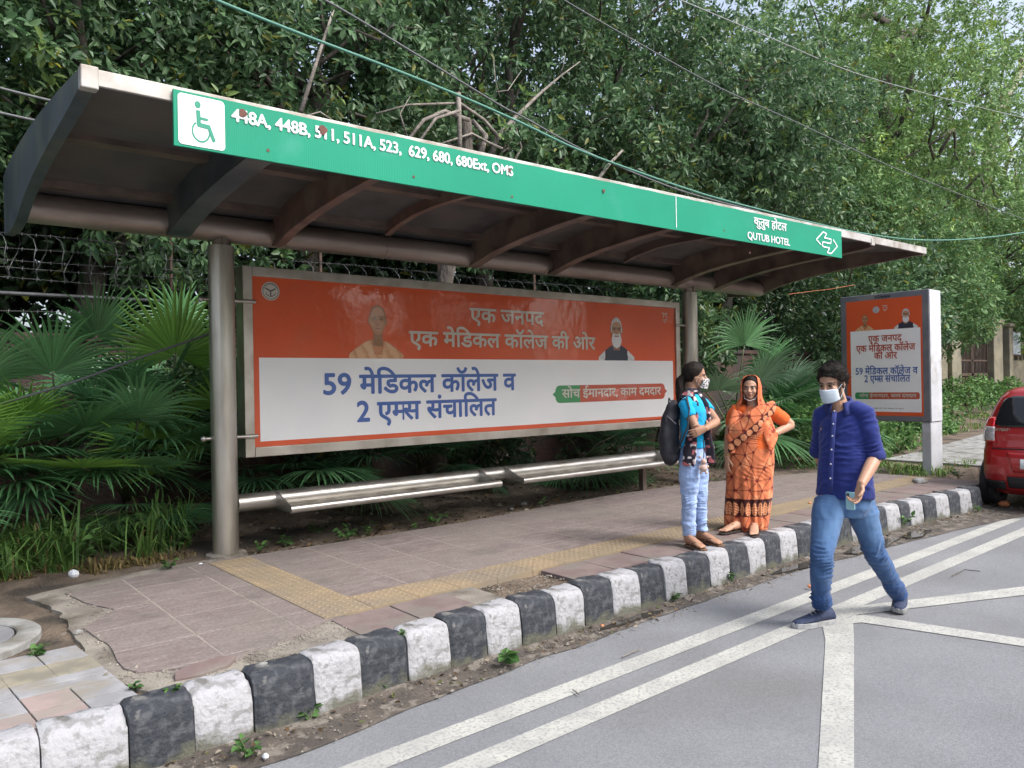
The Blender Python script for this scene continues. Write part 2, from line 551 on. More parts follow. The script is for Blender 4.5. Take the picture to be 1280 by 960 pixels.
def jitter(poly, step=0.05, amp=0.012, seed=0):
    out = []
    for i in range(len(poly)):
        a = np.array(poly[i]); b = np.array(poly[(i + 1) % len(poly)])
        n = max(1, int(np.linalg.norm(b - a) / step))
        for k in range(n):
            p = a + (b - a) * k / n
            out.append(p)
    out = np.array(out)
    q = np.stack([out[:, 0] * 9, out[:, 1] * 9, np.full(len(out), seed)], 1)
    out = out + amp * np.stack([fbm(q, 1, 3), fbm(q, 2, 3)], 1)
    return [tuple(p) for p in out]


set_kind(slab("pavement", jitter(PAVE, 0.06, 0.02), 0.2, 0.292, M_PAVE))

# tactile strip: L shaped, with rows of little domes
M_TACT = mat("tactile_tile", (0.275, 0.208, 0.128), rough=0.9, var=(0.225, 0.178, 0.118), vscale=3, stain=(0.20, 0.165, 0.125), sscale=1.6, slo=0.5, shi=0.7)
tb = MB()


def tact_fr(u, v):
    return (2.08 + u - 0.015 * v, 4.335 + v + 0.016 * u)


def tact_tile(u0, v0, du, dv):
    a, b, c, d = [tact_fr(*q) for q in ((u0 + .002, v0 + .002), (u0 + du - .002, v0 + .002), (u0 + du - .002, v0 + dv - .002), (u0 + .002, v0 + dv - .002))]
    tb.prism([a, b, c, d], lambda p, q, w: (p, q, 0.25 + w), 0.2965 - 0.25)
    n = 6
    for i in range(n):
        for j in range(n):
            x, y = tact_fr(u0 + du * (i + .5) / n, v0 + dv * (j + .5) / n)
            r = 0.017
            vs = [(x + r * math.cos(t), y + r * math.sin(t), 0.2966) for t in np.linspace(0, 2 * math.pi, 7)[:6]] + \
                 [(x + r * .55 * math.cos(t), y + r * .55 * math.sin(t), 0.3012) for t in np.linspace(0, 2 * math.pi, 7)[:6]]
            tb.add(vs, [(k, (k + 1) % 6, 6 + (k + 1) % 6, 6 + k) for k in range(6)] + [(6, 7, 8, 9, 10, 11)])


for i in range(27):
    tact_tile(i * 0.34, 0, 0.34, 0.34)
for j in range(1, 6):
    tact_tile(0, j * 0.34, 0.34, 0.34)
set_kind(tb.build("tactile_paving", M_TACT, fix=False))

# red edging tiles between tactile strip and kerb (structure: part of the footway)
M_RED = mat("red_paver", (0.155, 0.112, 0.105), rough=0.9, var=(0.195, 0.15, 0.138), vscale=5, bump=0.5, bscale=40, bdist=0.008, stain=(0.17, 0.15, 0.13), sscale=3, slo=0.48, shi=0.62)
eb = MB(); x = 2.1
i = 0
while x < 10.9:
    w = 0.42 + 0.02 * ((i * 7) % 3)
    y0 = kerb_y(x) + 0.19; y1 = 4.325 + 0.016 * (x - 2.08)
    if i not in (2, 3):
        yb = y0 + (0.05 if i % 4 == 1 else 0)
        eb.prism([(x + .006, yb), (x + w - .006, yb + .005), (x + w - .006, y1 - .004 + .016 * w), (x + .006, y1 - .004)], lambda p, q, ww, t=0.004 * math.sin(i * 2.3): (p, q, 0.24 + ww + t * (q - 4) * 2), 0.05)
    x += w; i += 1
set_kind(eb.build("pavement_edging", M_RED, bevel=0.004))
# crumbled mortar margin in front of / around the paving
set_kind(slab("pavement_margin", jitter([(0.78, 6.3), (0.9, 5.7), (0.86, 5.2), (0.85, 4.45), (0.9, 4.1), (0.98, 3.86), (2.0, 3.9), (3.2, 3.93), (3.2, 4.36), (2.0, 4.4), (1.2, 4.5), (1.2, 6.2), (2.3, 6.3), (2.45, 6.55), (1.9, 6.56), (1.2, 6.45)], 0.05, .03, 4), 0.2, 0.283, M_DUST))

# small grey and pink pavers at the left end
M_GREYP = mat("grey_paver", (0.30, 0.30, 0.31), rough=0.9, var=(0.23, 0.23, 0.235), vscale=7, bump=.4, bscale=60, bdist=.004, stain=(0.24, 0.22, 0.19), sscale=4)
M_PINKP = mat("pink_paver", (0.32, 0.25, 0.23), rough=0.9, var=(0.26, 0.21, 0.195), vscale=7, bump=.4, bscale=60, bdist=.004, stain=(0.26, 0.23, 0.2), sscale=4)
M_YELP = mat("sandy_paver", (0.27, 0.245, 0.185), rough=0.9, var=(0.19, 0.175, 0.14), vscale=7, bump=.4, bscale=60, bdist=.004)
pb = MB()
rows = [(3.80, 0.20, [2, 1, 1, 0, 1, 1]), (4.005, 0.20, [0, 1, 0, 1, 1, 0]), (4.21, 0.10, [0, 0, 0, 0, 0, 0]), (4.315, 0.10, [0, 0, 0, 0, 0, 0]), (4.42, 0.22, [2, 2, 2, 2, 2, 2]), (4.645, 0.24, [0, 0, 0, 0, 0, 0])]
rows[0] = (3.80, 0.20, [0, 1, 1, 0, 1, 0])
for (y0, dy, cs) in rows:
    for k, c in enumerate(cs):
        w = 0.205 if dy > .15 else 0.41
        if dy > .15 or k < 3:
            xr = 0.93 - 0.08 * (y0 - 3.8)
            x1_ = xr - k * w - .003; x0_ = xr - (k + 1) * w + .003
            if c == 2: x1_, x0_ = xr - k * w, xr - (k + 1) * w
            pb.prism([(x0_, y0 + .003), (x1_, y0 + .003), (x1_ - .08 * dy, y0 + dy - .003), (x0_ - .08 * dy, y0 + dy - .003)], lambda p, q, w_: (p, q, 0.23 + w_), 0.285 - 0.23, mi=c)
set_kind(pb.build("paver_patch", [M_GREYP, M_PINKP, M_YELP], bevel=0.003))

# light slab path on the right, leading to the gate
cb = MB()
pz = lambda x: 0.296 + max(0, x - 14) * .045
for i in range(16):
    for j in range(3):
        xa, xb, ya, yb = 13.3 + i * .62, 13.3 + i * .62 + .613, 4.3 + j * .62, 4.3 + j * .62 + .613
        h = .0025 * ((i * 3 + j * 5) % 3)
        cb.add([(xa, ya, .2), (xb, ya, .2), (xb, yb, .2), (xa, yb, .2), (xa, ya, pz(xa) + h), (xb, ya, pz(xb) + h), (xb, yb, pz(xb) + h), (xa, yb, pz(xa) + h)],
               [(3, 2, 1, 0), (4, 5, 6, 7), (0, 1, 5, 4), (1, 2, 6, 5), (2, 3, 7, 6), (3, 0, 4, 7)])
set_kind(cb.build("slab_path", M_CONC, bevel=0.006))

# gutter mud along the kerb and shallow water in it
gx = np.arange(-1.5, 12.8, 0.06)
edge = np.array([np.interp(x, [-1.5, 1.5, 2.6, 4.6, 6.4, 7.5, 8.6, 9.6, 10.5, 12.8], [3.38, 3.40, 3.52, 3.63, 3.64, 3.55, 3.47, 3.36, 3.22, 3.1]) for x in gx]) + 0.035 * fbm(np.stack([gx * 3, gx * 0, gx * 0], 1), 9, 4)
vv = []
for x, e in zip(gx, edge):
    k_ = kerb_y(x) + 0.03 if x < 10.7 else 4.3
    for t, z in ((0, 0.006), (0.1, 0.012), (0.5, 0.016), (0.8, 0.024), (1.0, 0.034)):
        vv.append((x, e + (k_ - e) * t, z + 0.006 * math.sin(x * 17 + t * 9) * t))
q = [(i * 5 + j, i * 5 + j + 1, i * 5 + j + 6, i * 5 + j + 5) for i in range(len(gx) - 1) for j in range(4)]
set_kind(finish("gutter_mud", np_mesh("gutter_mud", vv, q), M_GUTTER, smooth=True))
for c, rx, ry in (((7.6, 3.62), .55, .085), ((8.5, 3.58), .3, .08), ((6.3, 3.68), .35, .05), ((4.1, 3.66), .3, .03)):
    pl = [(c[0] + rx * math.cos(t) * (1 + .15 * math.sin(3 * t + c[0])), c[1] + ry * math.sin(t) * (1 + .2 * math.sin(4 * t + c[0]))) for t in np.linspace(0, 2 * math.pi, 29)[:28]]
    set_kind(slab("puddle", pl, 0.018, 0.031, M_WATER))


def strip(name, pts, z=0.004):
    b = MB(); b.add([(x, y, z) for x, y in pts], [tuple(range(len(pts)))])
    return set_kind(b.build(name, M_PAINT, fix=False))


def line_poly(p, q, w0, w1=None):
    p = np.array(p); q = np.array(q); d = (q - p) / np.linalg.norm(q - p); n = np.array([-d[1], d[0]]); w1 = w1 or w0
    m = 26
    lo = [tuple(p + (q - p) * t / m - n * (w0 / 2)) for t in range(m + 1)]
    hi = [tuple(p + (q - p) * t / m + n * (w0 / 2)) for t in range(m + 1)]
    return lo + hi[::-1]


strip("road_marking", line_poly((-3, 3.00), (10.35, 3.235), 0.145))
strip("road_marking", line_poly((-3, 2.70), (22, 3.10), 0.145))
strip("road_marking", [(4.97, 2.72), (5.20, 2.62), (4.87, 2.45), (3.28, 1.66), (2.1, 1.07), (1.97, 1.18), (3.16, 1.76), (4.73, 2.57)], 0.0046)
strip("road_marking", [(5.0, 2.70), (5.24, 2.735), (5.42, 2.66), (5.66, 1.73), (6.0, .40), (5.85, .37), (5.5, 1.68), (5.24, 2.58)], 0.0052)
strip("road_marking", [(5.0, 2.71), (5.42, 2.80), (5.60, 2.78), (7.06, 2.15), (9.5, 1.07), (9.2, .98), (6.80, 2.06), (5.40, 2.68)], 0.0058)

# ------------------------------------------------------------------ kerb stones
def kerb_mat(name, paint, worn, base, lo, hi):
    m = mat(name, paint, rough=0.8, var=worn, vscale=17, vlo=lo, vhi=hi, vdetail=10, bump=1.0, bscale=45, bdist=0.010, stain=base, sscale=7, slo=0.585, shi=0.635)
    Nn, Ll, Pp = nodes_of(m)                      # moss and splashed mud creeping up from the gutter
    src = Pp.inputs["Base Color"].links[0].from_socket
    g = Nn.new("ShaderNodeNewGeometry"); s = Nn.new("ShaderNodeSeparateXYZ"); Ll.new(g.outputs["Position"], s.inputs[0])
    n = Nn.new("ShaderNodeTexNoise"); n.inputs["Scale"].default_value = 9; n.inputs["Detail"].default_value = 6; Ll.new(g.outputs["Position"], n.inputs["Vector"])
    a = Nn.new("ShaderNodeMath"); a.operation = 'MULTIPLY_ADD'; a.inputs[1].default_value = 0.28; Ll.new(n.outputs["Fac"], a.inputs[0]); Ll.new(s.outputs[2], a.inputs[2])
    r = Nn.new("ShaderNodeMapRange"); r.inputs["From Min"].default_value = 0.17; r.inputs["From Max"].default_value = 0.235; r.inputs["To Min"].default_value = 0.9; r.inputs["To Max"].default_value = 0
    Ll.new(a.outputs[0], r.inputs["Value"])
    mx = Nn.new("ShaderNodeMix"); mx.data_type = 'RGBA'; Ll.new(r.outputs[0], mx.inputs[0]); Ll.new(src, mx.inputs[6]); mx.inputs[7].default_value = (0.10, 0.10, 0.07, 1)
    Ll.new(mx.outputs[2], Pp.inputs["Base Color"])
    return m


M_KW = kerb_mat("kerb_white_paint", (0.34, 0.34, 0.355), (0.225, 0.225, 0.225), (0.14, 0.137, 0.13), 0.50, 0.60)
M_KB = kerb_mat("kerb_black_paint", (0.026, 0.030, 0.038), (0.068, 0.072, 0.08), (0.15, 0.148, 0.14), 0.46, 0.62)
KX = [-0.46, -0.1, 0.2, 0.5, 0.83, 1.11, 1.39, 1.71, 1.99, 2.30, 2.60, 2.88, 3.16, 3.46, 3.73, 4.02, 4.31, 4.60, 4.87, 5.18, 5.47, 5.77, 6.04, 6.31, 6.61, 6.94, 7.29, 7.65, 8.03, 8.40, 8.69, 8.91, 9.23, 9.53, 9.84, 10.11, 10.40, 10.66]


def kerb_stone(i, x0, x1):
    L_ = x1 - x0 - 0.006
    prof = [(0.0, -0.06), (0.0, 0.04), (0.006, 0.11), (0.012, 0.18), (0.018, 0.245), (0.026, 0.274), (0.042, 0.294), (0.075, 0.302), (0.14, 0.304), (0.19, 0.302), (0.20, 0.29), (0.20, -0.06)]
    ns = 15
    rings = []
    for k in range(ns):
        t = k / (ns - 1)
        s = min(t, 1 - t) * L_
        inset = 0.010 * max(0, 1 - s / 0.016) ** 2
        rings.append([(L_ * (t - .5), y + inset * (1 if y < .1 else -1), z - inset * (z > .2)) for y, z in prof])
    b = MB(); b.loft(rings)
    me = b.mesh("kerb_stone")
    c = get_co(me)
    rr = np.random.default_rng(100 + i)
    w = c + [i * 3.1, 0, 0]
    nrm = 0.011 * fbm(w * 8, 5, 3) + 0.006 * fbm(w * 24, 6, 2)
    top = (c[:, 2] > 0.05)
    c[:, 1] += nrm * top; c[:, 2] += 0.6 * nrm * top * (c[:, 2] > .2)
    if i in (5, 3):                                 # the chipped stone: a broken top edge
        chip = (c[:, 2] > .24) & (c[:, 1] < .1)
        c[chip, 2] -= 0.02 + 0.015 * fbm(w[chip] * 12, 8, 2)
        c[chip, 1] += 0.012
    set_co(me, c)
    me.transform(Matrix.Rotation(rr.normal(0, 0.008), 4, 'X') @ Matrix.Rotation(rr.normal(0, 0.012), 4, 'Z'))
    xm = (x0 + x1) / 2
    a = math.atan2(kerb_y(x1) - kerb_y(x0), x1 - x0)
    o = finish("kerb_stone", me, M_KW if (i % 2 == 1 or i == 2) else M_KB, smooth=True, sharp=50)
    o.location = (xm, kerb_y(xm) + rr.normal(0, .005), rr.normal(0, .004))
    o.rotation_euler.z = a
    white = i % 2 == 1 or i == 2
    if i == 5:
        tag(o, "white kerb stone with a broken top edge next to the loose red tile", "kerb stone")
    else:
        tag(o, "white painted kerb stone with scuffed paint in the footpath edge" if white else "black painted kerb stone with faded paint in the footpath edge", "kerb stone")
    o["group"] = ("white painted kerb stones" if white else "black painted kerb stones") if i != 5 else "chipped kerb stone"
    if i == 5: del o["group"]
    return o


# first visible boundary 0.83 starts a black stone (index 4)
for i in range(len(KX) - 1):
    kerb_stone(i, KX[i], KX[i + 1])


# rubble and grit along the broken paving edges and in the gutter
rg = np.random.default_rng(8)
gb_ = MB()
def grit(x, y, z, r):
    q = rg.uniform(.6, 1.3, 6); a = rg.uniform(0, 6.28)
    vs = [(x + r * q[k] * math.cos(a + k * 1.5708), y + r * q[k] * math.sin(a + k * 1.5708), z) for k in range(4)] + [(x + .2 * r, y - .1 * r, z + r * q[4] * .8), (x, y, z - r * .5)]
    gb_.add(vs, [(0, 1, 4), (1, 2, 4), (2, 3, 4), (3, 0, 4)])
for p, q in zip(PAVE[-6:] + PAVE[:16], PAVE[-5:] + PAVE[:17]):
    for _ in range(34):
        t = rg.random(); x = p[0] + (q[0] - p[0]) * t + rg.normal() * .05; y = p[1] + (q[1] - p[1]) * t + rg.normal() * .05
        grit(x, y, .286, rg.uniform(.003, .012) * (1.8 if rg.random() < .06 else 1))
for _ in range(500):
    x = rg.uniform(1.2, 2.2); grit(x, rg.uniform(kerb_y(x) + .2, 4.3), .285, rg.uniform(.003, .010))
for _ in range(260):
    x = rg.uniform(2.9, 3.9); grit(x, rg.uniform(kerb_y(x) + .2, 4.34), .272, rg.uniform(.003, .012))
for _ in range(1300):
    x = rg.uniform(.2, 10.5); grit(x, kerb_y(x) - .02 - .3 * rg.random() ** 1.6, .022, rg.uniform(.002, .009) * (2 if rg.random() < .04 else 1))
o = gb_.build("grit", M_DUST, fix=False)
tag(o, "grey grit and mortar crumbs along the broken paving edge and in the gutter", "grit", kind="stuff")

# ================================================================== BUS SHELTER
def aty(px, py, Y):
    x, y = px - 640.0, py - 480.0
    xr, yr = x - ROLL * y, y + ROLL * x
    d = _F + _R * (xr / 961.0) - _U * (yr / 961.0)
    return Vector((0, 0, EYE)) + d * (Y / d.y)


M_STEEL = mat("brushed_steel", (0.55, 0.53, 0.49), rough=0.36, metal=0.9, var=(0.42, 0.40, 0.37), vscale=5, stretch=(1, 1, 6), rvar=0.08, bump=0.15, bscale=90, bdist=0.002, stain=(0.30, 0.27, 0.23), sscale=3, slo=0.58, shi=0.75)
M_POLE = mat("pole_steel", (0.56, 0.53, 0.47), rough=0.36, metal=0.85, var=(0.44, 0.41, 0.35), vscale=3, stretch=(3, 3, .5), rvar=0.08, bump=0.1, bscale=60, bdist=0.002, stain=(0.30, 0.27, 0.22), sscale=2.2, slo=0.55, shi=0.75)
M_BROWN = mat("weathered_brown_steel", (0.20, 0.155, 0.13), rough=0.5, metal=0.45, var=(0.14, 0.105, 0.09), vscale=4, rvar=0.1, stain=(0.26, 0.20, 0.16), sscale=2.2, bump=.2, bscale=70, bdist=.003)
M_TUBE = mat("roof_tube_steel", (0.42, 0.36, 0.32), rough=0.42, metal=0.6, var=(0.33, 0.275, 0.24), vscale=3, stretch=(.4, 2, 2), rvar=0.1, stain=(0.2, 0.155, 0.125), sscale=1.5, slo=.5, shi=.7)
M_RIB = mat("rusty_red_rib", (0.22, 0.12, 0.09), rough=0.6, metal=0.2, var=(0.15, 0.10, 0.085), vscale=4, stain=(0.24, 0.17, 0.14), sscale=3)
M_SHEET = mat("dark_roof_sheet", (0.098, 0.095, 0.093), rough=0.7, var=(0.068, 0.066, 0.065), vscale=3, stain=(0.11, 0.095, 0.085), sscale=1.2, bump=.2, bscale=25, bdist=.006)
M_BEAM = mat("slate_end_beam", (0.095, 0.115, 0.135), rough=0.5, metal=0.3, var=(0.065, 0.08, 0.095), vscale=3, stain=(0.13, 0.14, 0.13), sscale=2)
M_EDGE = mat("pale_roof_edge", (0.52, 0.50, 0.48), rough=0.55, metal=0.3, var=(0.40, 0.38, 0.35), vscale=6, stain=(0.28, 0.24, 0.2), sscale=3.5)

sh = thing("bus_shelter", "steel bus shelter with curved dark roof on two round poles over the stamped footpath", "bus shelter", (2.3, 6.69, 0.27))
X0, X1 = 0.80, 10.54
TOPP = [(4.27, 3.345), (4.8, 3.405), (5.3, 3.45), (5.8, 3.483), (6.3, 3.50), (6.7, 3.50), (7.05, 3.48), (7.25, 3.455)]
BOTP = [(4.27, 3.265), (4.45, 3.243), (4.8, 3.222), (5.3, 3.196), (5.8, 3.150), (6.24, 3.085), (6.62, 2.985), (6.96, 2.965), (7.15, 2.99)]


def topz(y): return float(np.interp(y, [p[0] for p in TOPP], [p[1] for p in TOPP]))
def botz(y): return float(np.interp(y, [p[0] for p in BOTP], [p[1] for p in BOTP]))
def tilt(x): return -0.040 + 0.072 * (x - X0) / (X1 - X0)


def lowz(y): return float(np.interp(y, [4.27, 4.8, 5.3, 5.65, 6.0, 6.35, 6.7, 7.3], [3.30, 3.36, 3.395, 3.40, 3.385, 3.33, 3.215, 3.215]))


def roof_band(ya, yb, zt, zb, x0, x1, n=24):
    """curved plate between two height profiles"""
    b = MB()
    ys = np.linspace(ya, yb, n)
    rings = []
    for y in ys:
        rings.append([(x0, y, zt(y) + tilt(x0)), (x1, y, zt(y) + tilt(x1)), (x1, y, zb(y) + tilt(x1)), (x0, y, zb(y) + tilt(x0))])
    b.loft(rings)
    return b


roof_band(4.30, 7.22, lambda y: topz(y) - .022, lowz, X0 + .05, X1 - .05).build("roof_panel", M_SHEET, sh, smooth=True, sharp=40)
for xa in (X0, X1 - .07):
    roof_band(4.262, 7.24, topz, botz if xa == X0 else (lambda y: min(botz(y), topz(y) - .1)), xa, xa + .07).build("end_beam", M_BEAM if xa == X0 else M_BROWN, sh, smooth=True, sharp=40)
b = MB()                                                     # pale front edge profile
for (za, zb, ya, yb) in ((-.002, -.085, 4.245, 4.268),):
    b.add([(X0 - .004, ya, topz(4.27) + za + tilt(X0)), (X1 + .004, ya, topz(4.27) + za + tilt(X1)), (X1 + .004, ya, topz(4.27) + zb + tilt(X1)), (X0 - .004, ya, topz(4.27) + zb + tilt(X0)),
           (X0 - .004, yb, topz(4.27) + za + tilt(X0)), (X1 + .004, yb, topz(4.27) + za + tilt(X1)), (X1 + .004, yb, topz(4.27) + zb + tilt(X1)), (X0 - .004, yb, topz(4.27) + zb + tilt(X0))],
          [(0, 1, 2, 3), (5, 4, 7, 6), (0, 4, 5, 1), (3, 2, 6, 7), (0, 3, 7, 4), (1, 5, 6, 2)])
b.build("roof_edge", M_EDGE, sh, bevel=0.004)
b = MB(); b.box(X0 - .006, 4.235, 3.198, X0 + .075, 4.30, 3.312); b.build("corner_cap", M_EDGE, sh, bevel=.006)
b = MB(); b.box(9.02, 4.238, 3.255, 9.10, 4.262, 3.33); b.build("edge_clip", M_EDGE, sh, bevel=.003)
b = MB(); b.tube([(X0 + .04, 6.69, 3.078), (X1 - .02, 6.69, 3.078 + tilt(X1) * .4)], 0.113, n=28); b.build("roof_tube", M_TUBE, sh, smooth=True, sharp=40)
b = MB()
for x in (1.9, 3.9, 6.02, 8.45):
    b.tube([(x - .012, 6.69, 3.08), (x + .012, 6.69, 3.08)], 0.1165, n=28)
b.build("tube_joint", M_TUBE, sh, smooth=True, sharp=40)
for (y, w, h) in ((5.62, .12, .05), (6.48, .07, .06)):
    b = MB()
    z = lowz(y) + .01
    z += tilt(X0)
    b.add([(X0 + .07, y - w / 2, z), (X1 - .07, y - w / 2, z + .072), (X1 - .07, y + w / 2, z + .072), (X0 + .07, y + w / 2, z),
           (X0 + .07, y - w / 2, z - h), (X1 - .07, y - w / 2, z - h + .072), (X1 - .07, y + w / 2, z - h + .072), (X0 + .07, y + w / 2, z - h)],
          [(0, 1, 2, 3), (5, 4, 7, 6), (0, 4, 5, 1), (3, 2, 6, 7), (0, 3, 7, 4), (1, 5, 6, 2)])
    b.build("purlin", M_BROWN, sh)


def rib(x, m, web=.035, fl=.085, slim=False):
    b = MB()
    zt = lambda y: lowz(y) + .01
    zb = (lambda y: botz(y)) if not slim else (lambda y: lowz(y) - .085)
    ye = 6.62 if not slim else 6.50
    n = 22
    rings = []
    for y in np.linspace(4.36, ye, n):
        t, u = zt(y) + tilt(x), max(zb(y) + tilt(x), 2.98)
        if t - u < .02: u = t - .02
        rings.append([(x - web / 2, y, t), (x + web / 2, y, t), (x + web / 2, y, u), (x - web / 2, y, u)])
    b.loft(rings)
    rings = []
    for y in np.linspace(4.35, ye + .01, n):
        u = max(zb(y) + tilt(x), 2.98)
        rings.append([(x - fl / 2, y, u + .004), (x + fl / 2, y, u + .004), (x + fl / 2, y, u - .012), (x - fl / 2, y, u - .012)])
    b.loft(rings)
    return b.build("rib", m, sh, smooth=True, sharp=35)


for x in (1.93,): rib(x, M_BEAM, .16, .17)
for x in (2.78,): rib(x, M_RIB, .06, .085)
for x in (4.98, 6.12): rib(x, M_BROWN, .06, .12)
for x in (8.36, 9.30): rib(x, M_BROWN, .06, .12)
for x in (3.85, 7.25): rib(x, M_RIB if x < 4 else M_BROWN, .05, .06, slim=True)
for x in (2.305, 8.78):
    b = MB(); b.tube([(x, 6.69, 0.20), (x, 6.69, 2.93)], 0.108, n=32)
    p_ = b.build("pole", M_POLE, sh, smooth=True, sharp=40)
    b = MB(); b.tube([(x, 6.69, 2.925), (x, 6.69, 2.99)], 0.07, n=24); b.box(x - .012, 6.60, 2.93, x + .012, 6.78, 3.03)
    b.build("pole_head", M_TUBE, p_, smooth=True, sharp=40)
    for z in (1.28, 2.47):
        b = MB(); b.tube([(x - .17, 6.70, z), (x + .3, 6.70, z)] if x < 5 else [(x - .3, 6.70, z), (x + .17, 6.70, z)], 0.017, n=10)
        b.ball((x - .17 if x < 5 else x + .17, 6.70, z), .026, nu=10, nv=6)
        b.build("bracket", M_STEEL, p_, smooth=True, sharp=40)
b = MB(); b.prism([(2.305 + .17 * math.cos(a), 6.69 + .15 * math.sin(a)) for a in np.linspace(0, 2 * math.pi, 15)[:14]], lambda u, v, w: (u, v, .2 + w), .095)
b.build("footing", M_DUST, sh, bevel=.01)

# perch bench carried by the poles
be = thing("bench", "long steel perch bench on a round rail below the billboard with two ledge seats", "bench", (5.4, 6.5, 0.27))
b = MB(); b.tube([(2.40, 6.69, 0.705), (8.70, 6.69, 0.705)], 0.078, n=28); b.build("rail", M_STEEL, be, smooth=True, sharp=40)
for (xa, xb) in ((2.74, 5.02), (5.36, 7.95)):
    b = MB()
    prof = [(6.66, .655), (6.40, .640), (6.355, .668), (6.33, .672), (6.33, .630), (6.40, .626), (6.66, .640)]
    b.loft([[(x, y, z) for y, z in prof] for x in (xa, xb)])
    st = b.build("seat", M_STEEL, be, bevel=.004)
    b = MB(); b.tube([(xa - .01, 6.325, .655), (xb + .03, 6.325, .655)], 0.036, n=16); b.build("front_roll", M_STEEL, st, smooth=True, sharp=40)
    for x in (xa, xb - .012):
        b = MB(); b.prism([(6.68, .785), (6.62, .775), (6.345, .685), (6.345, .625), (6.66, .625)], lambda u, v, w, x=x: (x + w, u, v), .010); b.build("end_plate", M_STEEL, st)
b = MB(); b.box(7.7, 6.66, .2, 7.77, 6.73, .64); b.build("bench_post", M_BROWN, be)

# ------------------------------------------------------------------ green route board
M_GREEN = mat("green_board", (0.0, 0.235, 0.135), rough=0.5, spec=.3, var=(0.001, 0.26, 0.15), vscale=1.2, rvar=.05, stain=(0.03, 0.28, 0.19), sscale=2.5, slo=.62, shi=.8)
N, L, P = nodes_of(M_GREEN)              # fine flutes of the corrugated plastic
tc = N.new("ShaderNodeTexCoord"); wv = N.new("ShaderNodeTexWave"); wv.inputs["Scale"].default_value = 26
L.new(tc.outputs["Object"], wv.inputs["Vector"]); bp = N.new("ShaderNodeBump"); bp.inputs["Strength"].default_value = .18; bp.inputs["Distance"].default_value = .004
L.new(wv.outputs["Fac"], bp.inputs["Height"]); L.new(bp.outputs[0], P.inputs["Normal"])
M_WHITE = mat("white_lettering", (0.76, 0.78, 0.78), rough=0.5)
M_DGREEN = mat("green_symbol", (0.01, 0.24, 0.15), rough=0.5)
M_RUST = mat("rust_mark", (0.16, 0.06, 0.045), rough=0.8, var=(0.10, 0.05, 0.04), vscale=40)
YB = 4.22
GA, GB = 1.222, 8.27
gz0 = lambda x: 2.985 + .045 * (x - GA) / (GB - GA)
gz1 = lambda x: 3.280 + .045 * (x - GA) / (GB - GA)
gb = thing("route_board", "long green route board with white bus numbers along the shelter roof edge", "sign board", (GA, YB, 2.985))
b = MB()
ux_ = np.linspace(GA, GB, 60)
top = [gz1(x) - (0.004 * (0.5 + 0.5 * math.sin(x * 37)) if 1.6 < x < 8 else 0) for x in ux_]
b.prism([(x, gz0(x)) for x in ux_] + [(x, z) for x, z in zip(ux_[::-1], top[::-1])], lambda u, v, w: (u, YB + w, v), 0.018)
b.build("board", M_GREEN, gb)
UXG = Vector((1, 0, .045 / (GB - GA)))


def ong(px, py):
    p = aty(px, py, YB)
    return p


def rrect(x0, y0, x1, y1, r, n=5):
    out = []
    for cx, cy, a in ((x1 - r, y1 - r, 0), (x0 + r, y1 - r, 90), (x0 + r, y0 + r, 180), (x1 - r, y0 + r, 270)):
        out += [(cx + r * math.cos(R_(a + 90 * k / n)), cy + r * math.sin(R_(a + 90 * k / n))) for k in range(n + 1)]
    return out


def arcband(cx, cy, r0, r1, a0, a1, n=28):
    a = np.linspace(R_(a0), R_(a1), n)
    return [(cx + r1 * math.cos(t), cy + r1 * math.sin(t)) for t in a] + [(cx + r0 * math.cos(t), cy + r0 * math.sin(t)) for t in a[::-1]]


def bar(p, q, w):
    p = np.array(p, float); q = np.array(q, float); d = (q - p) / np.linalg.norm(q - p); n = np.array([-d[1], d[0]]) * w / 2
    return [tuple(p - n), tuple(q - n), tuple(q + n), tuple(p + n)]


FN = (0, -1, 0)
ic = flat_poly("wheelchair_panel", rrect(1.243, 2.998, 1.487, 3.268, .022), M_WHITE, gb, (0, YB, 0), (1, 0, 0), (0, 0, 1), FN, .003)
cx, cz = 1.368, 3.13
mbi = MB()
for k, pl in enumerate([arcband(cx - .01, cz - .05, .048, .058, 125, 380), [(cx - .028 + .019 * math.cos(t), cz + .092 + .019 * math.sin(t)) for t in np.linspace(0, 2 * math.pi, 21)[:20]],
                        bar((cx - .026, cz + .062), (cx - .022, cz - .018), .026), bar((cx - .03, cz - .014), (cx + .042, cz - .018), .024),
                        bar((cx - .02, cz + .022), (cx + .034, cz + .020), .014), bar((cx + .036, cz - .01), (cx + .072, cz - .092), .022)]):
    mbi.add([(cx + (x - cx) * .84, YB - .0045 - .0002 * k, z) for x, z in pl], [tuple(range(len(pl)))])
mbi.build("wheelchair_symbol", M_DGREEN, gb, fix=False)
p0, p1 = ong(289, 149), ong(641, 218)
lettering("route_numbers", "448A, 448B, 511, 511A, 523,  629, 680, 680Ext, OMS", M_WHITE, gb, (p0.x, YB, gz1(p0.x) - .108), UXG, (0, 0, 1), FN, .098, width=p1.x - p0.x, bold=.030)
p0, p1 = ong(934, 302), ong(987, 310)
lettering("stop_name", "QUTUB HOTEL", M_WHITE, gb, (p0.x, YB, 3.052), UXG, (0, 0, 1), FN, .098, width=p1.x - p0.x, bold=.02)
p0, p1 = ong(942, 285), ong(983, 292)
lettering("stop_name_hindi", "कुतुब होटल", M_WHITE, gb, (p0.x, YB, 3.195), UXG, (0, 0, 1), FN, .118, width=p1.x - p0.x, bold=.016)
